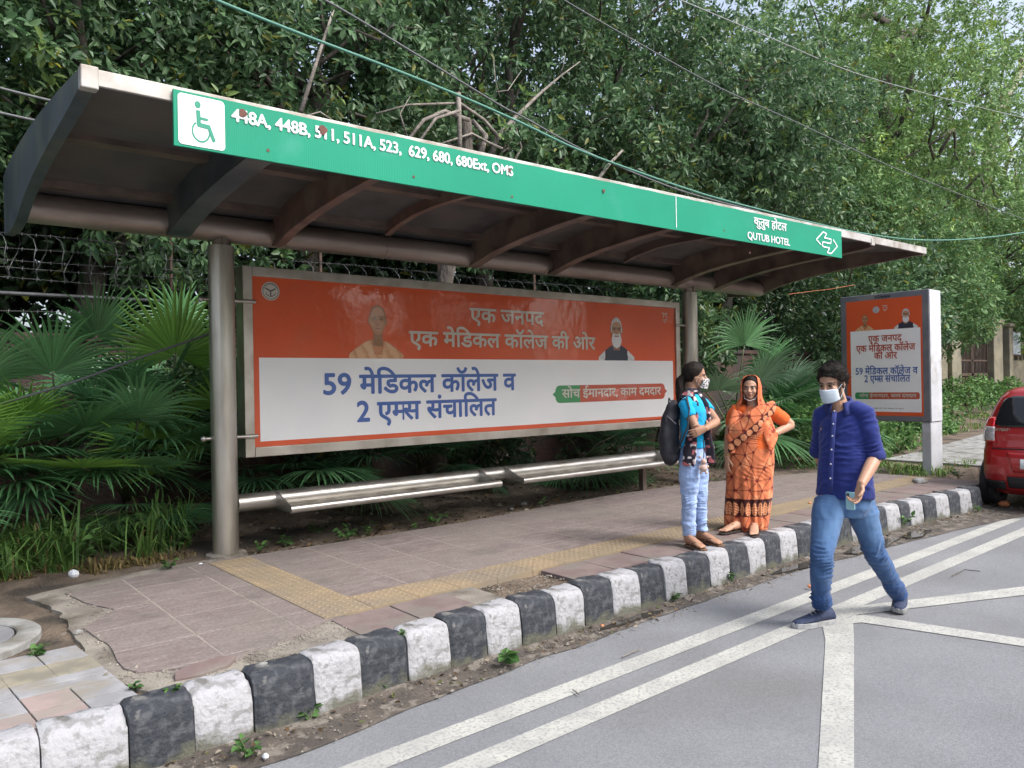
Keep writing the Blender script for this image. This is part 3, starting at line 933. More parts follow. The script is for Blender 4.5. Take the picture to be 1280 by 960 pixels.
# double arrow emblem
p0 = ong(1020, 303); p1 = ong(1046, 303)
ex, ez, ew, eh = (p0.x + p1.x) / 2, 3.165, (p1.x - p0.x) / 2, .115
pts = [(-.55, -.30), (-1, .12), (-.35, .95), (0, .85), (-.25, .42), (.42, .42), (.36, .0), (-.42, .0), (-.42, -.42), (.25, -.45), (.0, -.92), (.38, -.95), (1, -.15), (.6, .42)]
segs = [(0, 1), (1, 2), (2, 3), (3, 4), (4, 5), (5, 6), (6, 7), (7, 8), (8, 9), (9, 10), (10, 11), (11, 12), (12, 13)]
mbi = MB()
for k, (i, j) in enumerate(segs):
    a = (ex + pts[i][0] * ew, ez + pts[i][1] * eh); c = (ex + pts[j][0] * ew, ez + pts[j][1] * eh)
    pl = bar(a, c, .014)
    mbi.add([(x, YB - .004 - .0001 * k, z) for x, z in pl], [(0, 1, 2, 3)])
mbi.build("arrow_emblem", M_WHITE, gb, fix=False)
mbi = MB()                                         # scuffs, rust dots, seam
for (px, py, r) in ((303, 142, .022), (403, 163, .026), (636, 213, .014), (754, 239, .014)):
    c = ong(px, py)
    pl = [(c.x + r * (1 + .25 * math.sin(3 * t + px)) * math.cos(t), c.z + r * 1.1 * math.sin(t)) for t in np.linspace(0, 2 * math.pi, 15)[:14]]
    mbi.add([(x, YB - .0075, z) for x, z in pl], [tuple(range(14))])
for (px, py) in ((335, 188), (517, 221), (640, 246), (905, 288), (937, 316)):
    c = ong(px, py)
    pl = [(c.x + .009 * math.cos(t), c.z + .009 * math.sin(t)) for t in np.linspace(0, 2 * math.pi, 11)[:10]]
    mbi.add([(x, YB - .003, z) for x, z in pl], [tuple(range(10))])
mbi.build("rust_marks", M_RUST, gb, fix=False)
mbi = MB()
c = ong(845, 268); mbi.add([(c.x - .004, YB - .003, gz0(c.x) + .02), (c.x + .004, YB - .003, gz0(c.x) + .02), (c.x + .004, YB - .003, gz1(c.x) - .004), (c.x - .004, YB - .003, gz1(c.x) - .004)], [(0, 1, 2, 3)])
mbi.build("seam", M_WHITE, gb, fix=False)

# ------------------------------------------------------------------ billboards
GLZ = dict(coat=0.8, bump=0.28, bscale=1.6, bdist=0.05)
M_FRAME = mat("billboard_frame_metal", (0.55, 0.52, 0.46), rough=0.42, metal=0.75, var=(0.45, 0.41, 0.35), vscale=4, stain=(0.33, 0.29, 0.23), sscale=3, slo=.52, shi=.72)
M_OR = mat("orange_print", (0.72, 0.095, 0.018), rough=0.55, var=(0.66, 0.09, 0.02), vscale=1.3, stain=(0.58, 0.12, 0.04), sscale=1.1, slo=.55, shi=.75, **GLZ)
M_PALE = mat("pale_print", (0.88, 0.88, 0.86), rough=0.55, var=(0.82, 0.83, 0.82), vscale=.8, **GLZ)
M_BLUE = mat("blue_print", (0.055, 0.13, 0.40), rough=0.5, **GLZ)
M_CREAM = mat("cream_print", (0.62, 0.58, 0.50), rough=0.5, **GLZ)
M_GRN = mat("green_print", (0.04, 0.28, 0.09), rough=0.5, **GLZ)
M_BRICK = mat("red_print", (0.48, 0.075, 0.03), rough=0.5, **GLZ)
M_DARK = mat("dark_print", (0.05, 0.05, 0.06), rough=0.5, **GLZ)
M_PHOTO = mat("photo_print", (1, 1, 1), rough=0.5, vcol=True, **GLZ)
M_BACK = mat("dark_cabinet", (0.05, 0.05, 0.05), rough=0.6)


def smooth(e0, e1, x):
    t = np.clip((x - e0) / (e1 - e0), 0, 1); return t * t * (3 - 2 * t)


def portrait(kind, n=84):
    """a printed photograph of a man, head and shoulders: colours on a grid, u -1..1, v 0..1.5"""
    u, v = np.meshgrid(np.linspace(-1, 1, n), np.linspace(0, 1.62, int(n * .81)))
    u, v = u.ravel(), v.ravel()
    col = np.zeros((len(u), 3)); alpha = np.zeros(len(u), bool)

    def put(mask, c, k=1.0):
        mask = (np.clip(np.asarray(mask, float), 0, 1) * k)[:, None]
        col[:] = col * (1 - mask) + np.array(c) * mask
    hx, hy = (0.05, 1.08) if kind == 'a' else (0.0, 1.06)
    hw, hh = .30, .42
    sh_w = .95
    shoulder = 0.58 - 0.42 * np.abs(u / sh_w) ** 1.6 - .06 * np.abs(u)
    bodym = (v < shoulder) & (np.abs(u) < sh_w)
    neck = (np.abs(u - hx) < .17) & (v < .85) & (v > .35)
    e = ((u - hx) / hw) ** 2 + ((v - hy) / hh) ** 2
    taper = 1 + .22 * np.clip((hy - v) / hh, 0, 1)
    e = ((u - hx) * taper / hw) ** 2 + ((v - hy) / hh) ** 2
    head = e < 1
    earm = (((np.abs(u - hx) - hw * .97) / .05) ** 2 + ((v - hy + .02) / .1) ** 2) < 1
    alpha |= bodym | neck | head | earm
    skin = np.array([.44, .22, .11])
    nz = fbm(np.stack([u * 9, v * 9, 0 * u], 1), 3, 4)
    if kind == 'a':
        put(bodym, (.62, .30, .12)); fold = .5 + .5 * np.sin(u * 16 + v * 9 + 2 * nz)
        put(bodym, (.72, .46, .26), 1.0 * .7); put(bodym & (fold > .75), (.50, .22, .08), .6)
        put(bodym & (np.abs(u - hx) < .16 + .25 * (v - .2)) & (v > .1), (.50, .17, .05), .9)
    else:
        put(bodym, (.68, .68, .66)); put(bodym & (np.abs(u) > .55) & (np.sin(v * 22 + u * 9) > .6), (.5, .5, .5), .5)
        vest = bodym & (np.abs(u + .02) < .60 - .08 * v) & (v < .56)
        put(vest, (.025, .030, .055)); put(vest & (np.abs(u) < .012), (.005, .006, .015))
        put(bodym & (np.abs(u - hx) < .16 - .5 * np.abs(v - .52)) & (v > .42), (.75, .75, .74))
    put(neck & ~head, skin * .62)
    put(earm, skin * .8); 
    put(head, skin)
    put(head & (u - hx > .10), skin * .72, smooth(.08, .3, u - hx))
    put(head & (v > hy + .12), skin * 1.25, .6)
    ex = .115
    for s in (-1, 1):
        put(np.exp(-(((u - hx - s * ex) / .075) ** 2 + ((v - hy - .03) / .045) ** 2)), skin * .28, .95)
        put((((u - hx - s * ex) / .05) ** 2 + ((v - hy - .025) / .018) ** 2) < 1, (.05, .03, .02), .9)
        put((((u - hx - s * ex) / .085) ** 2 + ((v - hy - .105) / .018) ** 2) < 1, (.05, .03, .02) if kind == 'a' else (.45, .42, .40), .8)
        put(np.exp(-(((u - hx - s * .17) / .07) ** 2 + ((v - hy + .12) / .08) ** 2)), skin * 1.35, .5)
    put(np.exp(-(((u - hx - .03) / .045) ** 2 + ((v - hy + .10) / .10) ** 2)), skin * 1.2, .5)
    put(np.exp(-(((u - hx) / .07) ** 2 + ((v - hy + .15) / .025) ** 2)), skin * .30, .9)
    put(np.exp(-(((u - hx) / .11) ** 2 + ((v - hy + .235) / .022) ** 2)), np.array([.18, .05, .04]), .95)
    if kind == 'a':
        put(head & ((e > .72) & (v > hy + .08)), skin * .35, .75)
    else:
        hair = head & (v > hy + .26 - .25 * (np.abs(u - hx) / hw) ** 3) & (v > hy - .02)
        put(hair, (.62, .62, .62)); put(hair & (nz > .1), (.45, .45, .46), .7)
        put(head & (np.abs(u - hx) > hw * .82) & (v > hy - .1), (.62, .62, .62))
        bd = ((((u - hx) / .27) ** 2 + ((v - hy + .36) / .27) ** 2) < 1) & ~((np.abs(u - hx) < .11) & (v > hy - .26) & (v < hy - .20)) & (v < hy - .10 + .8 * np.maximum(np.abs(u - hx) - .16, -.09))
        alpha |= bd
        put(bd, (.72, .72, .71)); put(bd & (nz > .2), (.58, .57, .56), .6)
        put((((u - hx) / .13) ** 2 + ((v - hy + .185) / .028) ** 2) < 1, (.66, .65, .64), .95)
        gl = sum((np.abs((((u - hx - s * ex) / .095) ** 2 + ((v - hy - .02) / .07) ** 2) - 1) < .16).astype(float) for s in (-1, 1))
        put(gl, (.12, .09, .08), .6)
    col *= (1 + .10 * nz)[:, None]
    return u, v, np.clip(col, 0.003, .9), alpha, n


def put_portrait(kind, parent, origin, ux, uy, un, su, sv, lift, fade=None):
    u, v, c, a, n = portrait(kind)
    if fade is not None:
        c = c * .86 + np.array(fade) * .14
    o = np.array(origin) + np.array(un) * lift
    V = o + np.outer(u * su, ux) + np.outer(v * sv, uy)
    m = len(u) // n
    i = np.arange(n - 1)[None, :] + n * np.arange(m - 1)[:, None]
    q = np.stack([i, i + 1, i + 1 + n, i + n], -1).reshape(-1, 4)
    q = q[a[q].sum(1) >= 3]
    return finish("portrait", np_mesh("portrait", V, q, col=c), M_PHOTO, parent)


def emblem(parent, o, ux, uy, un, r, m_disc, m_ink):
    o, ux, uy, un = Vector(o), Vector(ux), Vector(uy), Vector(un)
    d = flat_poly("emblem", [(r * math.cos(t), r * math.sin(t)) for t in np.linspace(0, 2 * math.pi, 33)[:32]], m_disc, parent, o, ux, uy, un, .0035)
    b = MB()
    pls = [arcband(0, 0, .82 * r, .88 * r, 0, 359), arcband(0, 0, .52 * r, .60 * r, 200, 340), bar((0, 0), (0, -.5 * r), .13 * r), bar((0, 0), (-.55 * r, .28 * r), .13 * r), bar((0, 0), (.55 * r, .28 * r), .13 * r)]
    pls += [bar((.68 * r * math.cos(R_(a)), .68 * r * math.sin(R_(a))), (.78 * r * math.cos(R_(a + 8)), .78 * r * math.sin(R_(a + 8))), .08 * r) for a in range(30, 151, 20)]
    for k, pl in enumerate(pls):
        b.add([o + ux * x + uy * y + un * (.005 + .0001 * k) for x, y in pl], [tuple(range(len(pl)))])
    b.build("emblem_mark", m_ink, d if False else parent, fix=False)


def squiggle(parent, o, ux, uy, un, s, m):
    """the little white anniversary mark: strokes too small to read"""
    o, ux, uy, un = Vector(o), Vector(ux), Vector(uy), Vector(un)
    b = MB()
    st = [((-.9, .9), (-.2, .9)), ((-.2, .9), (-.6, .1)), ((.1, .85), (.6, .9)), ((.1, .85), (.15, .45)), ((.15, .45), (.6, .3)), ((.6, .3), (.4, -.1)), ((-.7, -.35), (.5, -.25)), ((-.4, -.75), (.3, -.6))]
    for k, (p, q) in enumerate(st):
        pl = bar((p[0] * s, p[1] * s), (q[0] * s, q[1] * s), .15 * s)
        b.add([o + ux * x + uy * y + un * (.004 + .0001 * k) for x, y in pl], [(0, 1, 2, 3)])
    b.build("white_mark", m, parent, fix=False)


def fineprint(parent, o, ux, uy, un, w, h, m, seed=1):
    """a line of print far too small to read: a row of tiny uneven strokes"""
    rr = random.Random(seed); o, ux, uy, un = Vector(o), Vector(ux), Vector(uy), Vector(un)
    b = MB(); x = 0
    while x < w:
        ln = h * rr.uniform(.5, 1.3)
        b.add([o + ux * a + uy * c + un * .004 for a, c in ((x, h * .75), (x + ln, h * .75), (x + ln, h * .95), (x, h * .95))], [(0, 1, 2, 3)])
        b.add([o + ux * a + uy * c + un * .0042 for a, c in ((x + ln * .6, 0), (x + ln * .85, 0), (x + ln * .85, h * .8), (x + ln * .6, h * .8))], [(0, 1, 2, 3)])
        if rr.random() < .7:
            b.add([o + ux * a + uy * c + un * .0042 for a, c in ((x, h * .25), (x + ln * .5, h * .15), (x + ln * .5, h * .4), (x, h * .5))], [(0, 1, 2, 3)])
        x += ln * (1.1 if rr.random() < .8 else 1.7)
    b.build("fine_print", m, parent, fix=False)


YF = 6.745
bb = thing("billboard", "wide framed orange and white billboard between the shelter poles above the bench", "billboard", (5.5, YF, 1.09))
BX0, BX1, BZ0, BZ1 = 2.50, 8.60, 1.09, 2.79
b = MB(); b.box(BX0 + .02, YF + .02, BZ0 + .02, BX1 - .02, YF + .16, BZ1 - .02); b.build("cabinet", M_BACK, bb)
fw = .088
for (nm, q) in (("l", (BX0, BZ0, BX0 + fw, BZ1)), ("r", (BX1 - fw, BZ0, BX1, BZ1)), ("t", (BX0 + fw, BZ1 - fw, BX1 - fw, BZ1)), ("b", (BX0 + fw, BZ0, BX1 - fw, BZ0 + fw))):
    b = MB(); b.box(q[0] + .001, YF - .028, q[1] + .001, q[2] - .001, YF + .15, q[3] - .001); b.build("frame", M_FRAME, bb, bevel=.005)
b = MB(); b.box(BX0 + fw, YF, BZ0 + fw, BX1 - fw, YF + .018, BZ1 - fw); b.build("poster", M_OR, bb)
BU, BV, BN = Vector((1, 0, 0)), Vector((0, 0, 1)), Vector((0, -1, 0))
ob_ = lambda px, py: aty(px, py, YF)
wz = ob_(326, 447).z
flat_poly("pale_panel", [(BX0 + .145, BZ0 + .135), (BX1 - .14, BZ0 + .135), (BX1 - .14, wz), (BX0 + .145, wz)], M_PALE, bb, (0, YF, 0), BU, BV, BN, .0015)


def bbtext(name, s, m, xa, xb, ybase, size, bold, lift=.002):
    a, c = ob_(xa, ybase), ob_(xb, ybase)
    lettering(name, s, m, bb, (a.x, YF, a.z), BU, BV, BN, size, width=c.x - a.x, bold=bold, lift=lift)


bbtext("headline", "एक जनपद", M_CREAM, 587, 680, 402, .235, .022)
bbtext("headline", "एक मेिडकल कॉलेज की ओर", M_CREAM, 511, 744, 432, .235, .022)
bbtext("blue_text", "59 मेिडकल कॉलेज व", M_BLUE, 404, 645, 493, .285, .024)
bbtext("blue_text", ["2 ए", ("म",), "स संचािलत"], M_BLUE, 446, 621, 527, .285, .024)
a, c = ob_(694, 492), ob_(831, 490)
z0, z1 = a.z - .115, a.z + .095
xm = ob_(725, 490).x
flat_poly("slogan_band", rrect(xm - .2, z0, c.x, z1, .07), M_BRICK, bb, (0, YF, 0), BU, BV, BN, .0025)
flat_poly("slogan_band", [(x if x < xm else xm, z) for x, z in rrect(a.x, z0, xm + .1, z1, .07) if True], M_GRN, bb, (0, YF, 0), BU, BV, BN, .0032)
flat_poly("slogan_tip", [(c.x - .01, (z0 + z1) / 2 - .04), (c.x + .045, (z0 + z1) / 2), (c.x - .01, (z0 + z1) / 2 + .04)], M_BRICK, bb, (0, YF, 0), BU, BV, BN, .0024)
flat_poly("slogan_tip", [(a.x + .01, (z0 + z1) / 2 + .04), (a.x - .045, (z0 + z1) / 2), (a.x + .01, (z0 + z1) / 2 - .04)], M_GRN, bb, (0, YF, 0), BU, BV, BN, .0024)
lettering("slogan", "सोच ईमानदार, काम दमदार", M_CREAM, bb, (ob_(702, 497).x, YF, z0 + .062), BU, BV, BN, .155, width=ob_(826, 497).x - ob_(702, 497).x, bold=.02, lift=.004)
e = ob_(338, 364); emblem(bb, (e.x, YF, e.z), BU, BV, BN, .085, M_CREAM, M_DARK)
e = ob_(831, 398); squiggle(bb, (e.x, YF, e.z), BU, BV, BN, .075, M_CREAM)
e = ob_(471, 446); put_portrait('a', bb, (e.x, YF, wz), (1, 0, 0), (0, 0, 1), (0, -1, 0), .33, .355, .0035, fade=(.60, .20, .07))
e = ob_(771, 450); put_portrait('b', bb, (e.x, YF, wz), (1, 0, 0), (0, 0, 1), (0, -1, 0), .36, .375, .0035)
e = ob_(797, 528); fineprint(bb, (e.x, YF, e.z), BU, BV, BN, .42, .028, M_DARK)

# ------------------------------------------------------------------ upright advertising panel on the right
M_GREYM = mat("grey_sign_metal", (0.20, 0.21, 0.235), rough=0.45, metal=0.3, var=(0.165, 0.175, 0.20), vscale=3, stain=(0.25, .25, .25), sscale=2)
M_SIGNW = mat("white_sign_metal", (0.56, 0.57, 0.60), rough=0.5, var=(0.47, 0.48, 0.50), vscale=4, stain=(0.33, 0.32, 0.29), sscale=3.5, slo=.56, shi=.72)
ap = thing("advertising_panel", "tall grey advertising panel with orange poster standing by the kerb on one flat post", "advertising panel", (12.05, 4.9, .27))
SX, SY0, SY1, SZ0, SZ1 = 11.87, 4.76, 6.10, 1.03, 2.985
b = MB(); b.box(SX, SY0, SZ0, SX + .40, SY1, SZ1)
b.build("cabinet", M_GREYM, ap, bevel=.012)
b = MB(); b.box(SX + .012, SY0 - .006, SZ0 + .01, SX + .39, SY0 - .001, SZ1 - .01); b.build("side_panel", M_SIGNW, ap)
b = MB(); b.box(SX + .02, SY0 + .01, .15, SX + .42, SY0 + .14, SZ0 - .002); b.build("post", M_SIGNW, ap, bevel=.01)
W_, H_ = SY1 - SY0, SZ1 - SZ0
SU, SV, SN = Vector((0, -1, 0)), Vector((0, 0, 1)), Vector((-1, 0, 0))


def onp(u, v): return Vector((SX, SY1 - u * W_, SZ1 - v * H_))


def prect(name, u0, v0, u1, v1, m, lift):
    p = [(u0 * W_, (1 - v1) * H_), (u1 * W_, (1 - v1) * H_), (u1 * W_, (1 - v0) * H_), (u0 * W_, (1 - v0) * H_)]
    return flat_poly(name, p, m, ap, (SX, SY1, SZ0), SU, SV, SN, lift)


prect("poster", .072, .045, .928, .957, M_OR, .002)
prect("pale_panel", .12, .285, .907, .927, M_PALE, .0035)


def ptext(name, s, m, uc, vb, w, size, bold):
    lettering(name, s, m, ap, onp(uc, vb), SU, SV, SN, size, width=w * W_, bold=bold, center=True, lift=.0045)


ptext("headline", "एक जनपद", M_BRICK, .52, .378, .38, .150, .018)
ptext("headline", "एक मेिडकल कॉलेज", M_BRICK, .52, .452, .667, .150, .018)
ptext("headline", "की ओर", M_BRICK, .525, .512, .26, .150, .018)
ptext("blue_text", "59 मेिडकल कॉलेज व", M_BLUE, .525, .632, .70, .150, .018)
ptext("blue_text", ["2 ए", ("म",), "स संचािलत"], M_BLUE, .535, .692, .515, .150, .018)
v0, v1 = .775, .828
zc0, zc1 = (1 - v1) * H_, (1 - v0) * H_
flat_poly("slogan_band", rrect(.25 * W_, zc0, .89 * W_, zc1, .03), M_BRICK, ap, (SX, SY1, SZ0), SU, SV, SN, .0045)
flat_poly("slogan_band", [(min(x, .33 * W_), z) for x, z in rrect(.165 * W_, zc0, .36 * W_, zc1, .03)], M_GRN, ap, (SX, SY1, SZ0), SU, SV, SN, .0055)
lettering("slogan", "सोच ईमानदार, काम दमदार", M_CREAM, ap, onp(.535, .813), SU, SV, SN, .075, width=.64 * W_, bold=.014, center=True, lift=.006)
fineprint(ap, onp(.36, .905), SU, SV, SN, .46, .018, M_DARK, 3)
emblem(ap, onp(.425, .125), SU, SV, SN, .052, M_CREAM, M_BLUE)
squiggle(ap, onp(.53, .12), SU, SV, SN, .05, M_CREAM)
put_portrait('a', ap, onp(.29, .285), SU, SV, SN, .155, .165, .004)
put_portrait('b', ap, onp(.755, .285), SU, SV, SN, .185, .20, .004)
lettering("maker_name", "JCDecaux", mat("dark_lettering", (.02, .025, .04), rough=.5), ap, onp(.50, .034), SU, SV, SN, .055, width=.185 * W_, bold=.03, center=True, lift=.001)

# ================================================================== VEGETATION
M_LEAF = mat("broad_leaf", (1, 1, 1), rough=0.42, vcol=True, transl=0.38, spec=0.45)
M_FINE = mat("fine_leaf", (1, 1, 1), rough=0.55, vcol=True, transl=0.3, spec=0.3)
M_BARK = mat("bark", (0.10, 0.085, 0.07), rough=0.95, var=(0.055, 0.046, 0.04), vscale=6, stretch=(1, 1, .3), bump=1.0, bscale=18, bdist=.05, stain=(0.16, 0.145, 0.125), sscale=2.5)
M_BARE = mat("bare_grey_bark", (0.27, 0.24, 0.21), rough=0.95, var=(0.17, 0.15, 0.13), vscale=9, bump=.8, bscale=30, bdist=.02)
M_PALEBARK = mat("pale_bark", (0.34, 0.30, 0.25), rough=0.95, var=(0.24, 0.21, 0.17), vscale=5, bump=.8, bscale=14, bdist=.04)


def unit(a):
    return a / (np.linalg.norm(a, axis=-1, keepdims=True) + 1e-9)


def leaf_cloud(name, P, D, Nn, length, width, col, mat_, parent=None, fold=0.25, hexa=True, **k):
    """one leaf per row: base P, direction D, face normal Nn"""
    D = unit(D); S = unit(np.cross(D, Nn)); U = unit(np.cross(S, D))
    Lh, W = length[:, None], width[:, None]
    n = len(P)
    if hexa:
        pts = [P, P + D * Lh * .32 + S * W * .5 + U * W * fold, P + D * Lh * .70 + S * W * .38 + U * W * fold * .5 - U * Lh * .04,
               P + D * Lh - U * Lh * .12, P + D * Lh * .70 - S * W * .38 + U * W * fold * .5 - U * Lh * .04, P + D * Lh * .32 - S * W * .5 + U * W * fold]
        V = np.stack(pts, 1).reshape(-1, 3)
        b = np.arange(n)[:, None] * 6
        q = np.concatenate([b + np.array([0, 1, 2, 3]), b + np.array([0, 3, 4, 5])])
        c = np.repeat(col, 6, axis=0)
    else:
        pts = [P, P + D * Lh * .5 + S * W * .5, P + D * Lh - U * Lh * .1, P + D * Lh * .5 - S * W * .5]
        V = np.stack(pts, 1).reshape(-1, 3)
        q = np.arange(n)[:, None] * 4 + np.arange(4)
        c = np.repeat(col, 4, axis=0)
    return finish(name, np_mesh(name, V, q, col=c), mat_, parent, **k)


def leaf_cols(n, r, dark, light, yellow=0.03):
    t = r.random(n)[:, None] ** 1.3
    c = np.array(dark) * (1 - t) + np.array(light) * t
    yl = r.random(n) < yellow
    c[yl] = np.array((0.16, 0.17, 0.035)) * (0.7 + .6 * r.random((yl.sum(), 1)))
    return c


def crown_points(lobes, n, r, lo=0.55, hi=1.05):
    C = np.array([l[0] for l in lobes], float); Rr = np.array([l[1] for l in lobes], float)
    area = (Rr[:, 0] * Rr[:, 1] + Rr[:, 1] * Rr[:, 2] + Rr[:, 0] * Rr[:, 2])
    w = r.choice(len(lobes), size=n, p=area / area.sum())
    d = unit(r.normal(size=(n, 3)))
    rad = lo + (hi - lo) * r.random(n) ** 0.6
    rad *= 1 + 0.16 * fbm(d * 2.2 + w[:, None] * 7, 5, 3)
    p = C[w] + d * Rr[w] * rad[:, None]
    keep = np.ones(n, bool)
    for c, q in zip(C, Rr):
        keep &= (((p - c) / (q * .5)) ** 2).sum(1) > 1
    return p[keep], d[keep]


def rosettes(P, O, k, r, spread=0.9, droop=0.25, off=0.05):
    """k leaves around every clump point"""
    n = len(P)
    Pb = np.repeat(P, k, 0); Ob = np.repeat(O, k, 0)
    t = r.normal(size=(n * k, 3))
    D = unit(Ob * .55 + unit(t) * spread + np.array([0, 0, -droop]))
    Nn = unit(Ob * .6 + np.array([0, 0, .7]) + .45 * r.normal(size=(n * k, 3)))
    return Pb + D * off + .03 * r.normal(size=(n * k, 3)), D, Nn


def limb(b, p, q, r0, r1, r, n=7, wob=.12, segs=6):
    p, q = np.array(p, float), np.array(q, float)
    L = np.linalg.norm(q - p)
    pts = [p + (q - p) * t + (wob * L * math.sin(math.pi * t) * .5) * r.normal(size=3) * (0 if t in (0, 1) else 1) * .5 for t in np.linspace(0, 1, segs)]
    b.tube([tuple(x) for x in pts], list(np.linspace(r0, r1, segs)), n=n)
    return pts


def tree(name, label, base, lobes, nclump, kleaf, leaf_len, dark, light, seed, group, m_leaf=None, hexa=True, trunk_r=.17, fork=None, spread=.9, droop=.25,
         asp=.42, cat="tree", m_bark=None, lo=.55, yellow=.03, extra=None):
    r = np.random.default_rng(seed)
    t = thing(name, label, cat, base, 0, group)
    P, O = crown_points(lobes, nclump, r, lo)
    Pb, D, Nn = rosettes(P, O, kleaf, r, spread, droop)
    n = len(Pb)
    ln = leaf_len * (.65 + .6 * r.random(n))
    clump_t = np.repeat(.7 + .6 * r.random(len(P)), kleaf)[:, None] * np.where((np.repeat(r.random(len(P)), kleaf) < .07)[:, None], np.array([[1.5, 1.3, .85]]), 1.0)
    leaf_cloud("crown", Pb, D, Nn, ln, ln * asp * (.8 + .4 * r.random(n)), leaf_cols(n, r, dark, light, yellow) * clump_t, m_leaf or M_LEAF, t, hexa=hexa)
    b = MB()
    top = fork if fork is not None else (base[0] + .2, base[1] + .1, lobes[0][0][2] - lobes[0][1][2] * .3)
    tp = limb(b, base, top, trunk_r, trunk_r * .7, r, n=10, wob=.08, segs=8)
    b.build("trunk", m_bark or M_BARK, t, smooth=True)
    b = MB()
    for c, q in lobes:
        e = np.array(c) + np.array(q) * r.uniform(-.3, .3, 3)
        s = np.array(tp[r.integers(4, 8)])
        pts = limb(b, s, e, trunk_r * .5, trunk_r * .14, r, wob=.16)
        for _ in range(4):
            s2 = pts[r.integers(2, 6)]
            e2 = np.array(c) + unit(r.normal(size=3)) * np.array(q) * .85
            limb(b, s2, e2, trunk_r * .17, .008, r, n=5, wob=.2, segs=5)
    if extra:
        for path, ra, rb in extra:
            b.tube(path, list(np.linspace(ra, rb, len(path))), n=8)
    b.build("limbs", m_bark or M_BARK, t, smooth=True)
    return t


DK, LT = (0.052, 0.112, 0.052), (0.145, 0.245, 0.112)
BG = "broad leaved trees behind the shelter"


def lobe_set(c, R, n, r, flat=.8):
    out = [((c[0], c[1], c[2]), (R * .75, R * .75, R * .75 * flat * 1.2))]
    for i in range(n):
        a = 2 * math.pi * (i + r.random()) / n
        h = r.uniform(-.75, .85)
        out.append(((c[0] + R * .6 * math.cos(a), c[1] + R * .6 * math.sin(a), c[2] + R * .95 * h), tuple(R * r.uniform(.42, .6) * np.array([1, 1, flat]))))
    return out


rt = np.random.default_rng(21)
specs = [((-0.9, 10.9, .3), (-0.9, 10.8, 5.2), 2.9, "broad leaved tree with heavy dark foliage behind the left roof end"),
         ((2.1, 11.2, .3), (2.0, 11.0, 6.2), 2.9, "broad leaved tree rising behind the wheelchair symbol"),
         ((5.4, 11.4, .3), (5.2, 11.3, 7.0), 3.0, "broad leaved tree behind the bare grey branches"),
         ((8.6, 11.0, .3), (8.4, 10.8, 7.1), 3.3, "broad leaved tree standing behind the middle of the roof"),
         ((12.2, 10.8, .3), (12.0, 10.5, 7.0), 3.5, "large broad leaved tree behind the hotel name on the board"),
         ((14.9, 10.4, .3), (14.9, 10.0, 6.4), 3.0, "broad leaved tree bulging over the right roof end")]
for i, (bs, c, Rr, lab) in enumerate(specs):
    lb = lobe_set(c, Rr, 9, rt)
    tree("broadleaf_tree", lab, bs, lb, 3900, 10, .130, DK, LT, 40 + i, BG, trunk_r=.2, lo=.5)
# low skirts of the same foliage over the wall (own trees with low crowns)
for i, (bs, c, Rr, lab) in enumerate([((17.4, 8.6, .4), (17.0, 8.4, 3.2), 1.7, "low leafy tree beside the grey advertising panel"), ((10.9, 9.0, .3), (10.8, 8.9, 2.7), 1.25, "small dark tree behind the right shelter pole")]):
    tree("broadleaf_tree", lab, bs, lobe_set(c, Rr, 6, rt, .9), 900, 9, .14, DK, LT, 60 + i, BG, trunk_r=.09, lo=.5)
# a second row farther back closes the view
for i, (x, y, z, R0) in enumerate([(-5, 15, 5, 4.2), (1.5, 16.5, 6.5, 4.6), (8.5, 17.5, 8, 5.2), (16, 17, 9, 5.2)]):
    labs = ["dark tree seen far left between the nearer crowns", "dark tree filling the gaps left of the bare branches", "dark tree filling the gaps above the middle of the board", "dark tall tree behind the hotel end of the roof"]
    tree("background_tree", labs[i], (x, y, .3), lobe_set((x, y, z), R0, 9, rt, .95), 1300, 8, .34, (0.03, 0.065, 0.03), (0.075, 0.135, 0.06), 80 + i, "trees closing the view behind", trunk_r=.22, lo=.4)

# fine leaved lighter trees on the right
FD, FL = (0.12, 0.215, 0.075), (0.25, 0.39, 0.13)
fg = "fine leaved trees on the right"
dy = 13.0
trunk1 = [tuple(aty(px, py, dy)) for px, py in ((1118, 260), (1112, 190), (1105, 130), (1112, 70), (1128, 45), (1170, 32))]
trunk1b = [tuple(aty(px, py, dy)) for px, py in ((1112, 70), (1120, 35), (1090, 18), (1055, 24))]
tree("fine_leaf_tree", "tall fine leaved tree with a dark forked trunk right of the roof", (28.2, 13.2, .6), lobe_set((27.0, 13.0, 11.8), 5.4, 13, rt, .95), 5200, 16, .17, FD, FL, 91, fg, M_FINE, False, .3,
     fork=tuple(trunk1[1]), spread=1.2, droop=.4, asp=.36, lo=.35, yellow=.04, extra=[(trunk1, .30, .14), (trunk1b, .2, .1)])
lm = [tuple(aty(px, py, 15)) for px, py in ((1230, 230), (1240, 168), (1252, 130), (1272, 95), (1300, 40))]
tree("fine_leaf_tree", "fine leaved tree with a pale slanting limb at the right edge", (41, 15, .8), lobe_set((37.5, 15, 12.5), 6.6, 13, rt, .95), 4600, 15, .20, FD, FL, 92, fg, M_FINE, False, .3,
     fork=lm[0], spread=1.2, droop=.4, asp=.36, lo=.35, yellow=.05, m_bark=M_PALEBARK, extra=[(lm, .34, .2)])
tree("fine_leaf_tree", "low spreading fine leaved tree overhanging the wall by the gate", (24.5, 11.2, .6), lobe_set((23.0, 10.4, 5.5), 2.8, 10, rt, .85), 3400, 15, .14, (0.085, 0.17, 0.065), (0.18, 0.31, 0.115), 93, fg, M_FINE, False, .16, spread=1.2, droop=.4, asp=.36, lo=.45, yellow=.05)
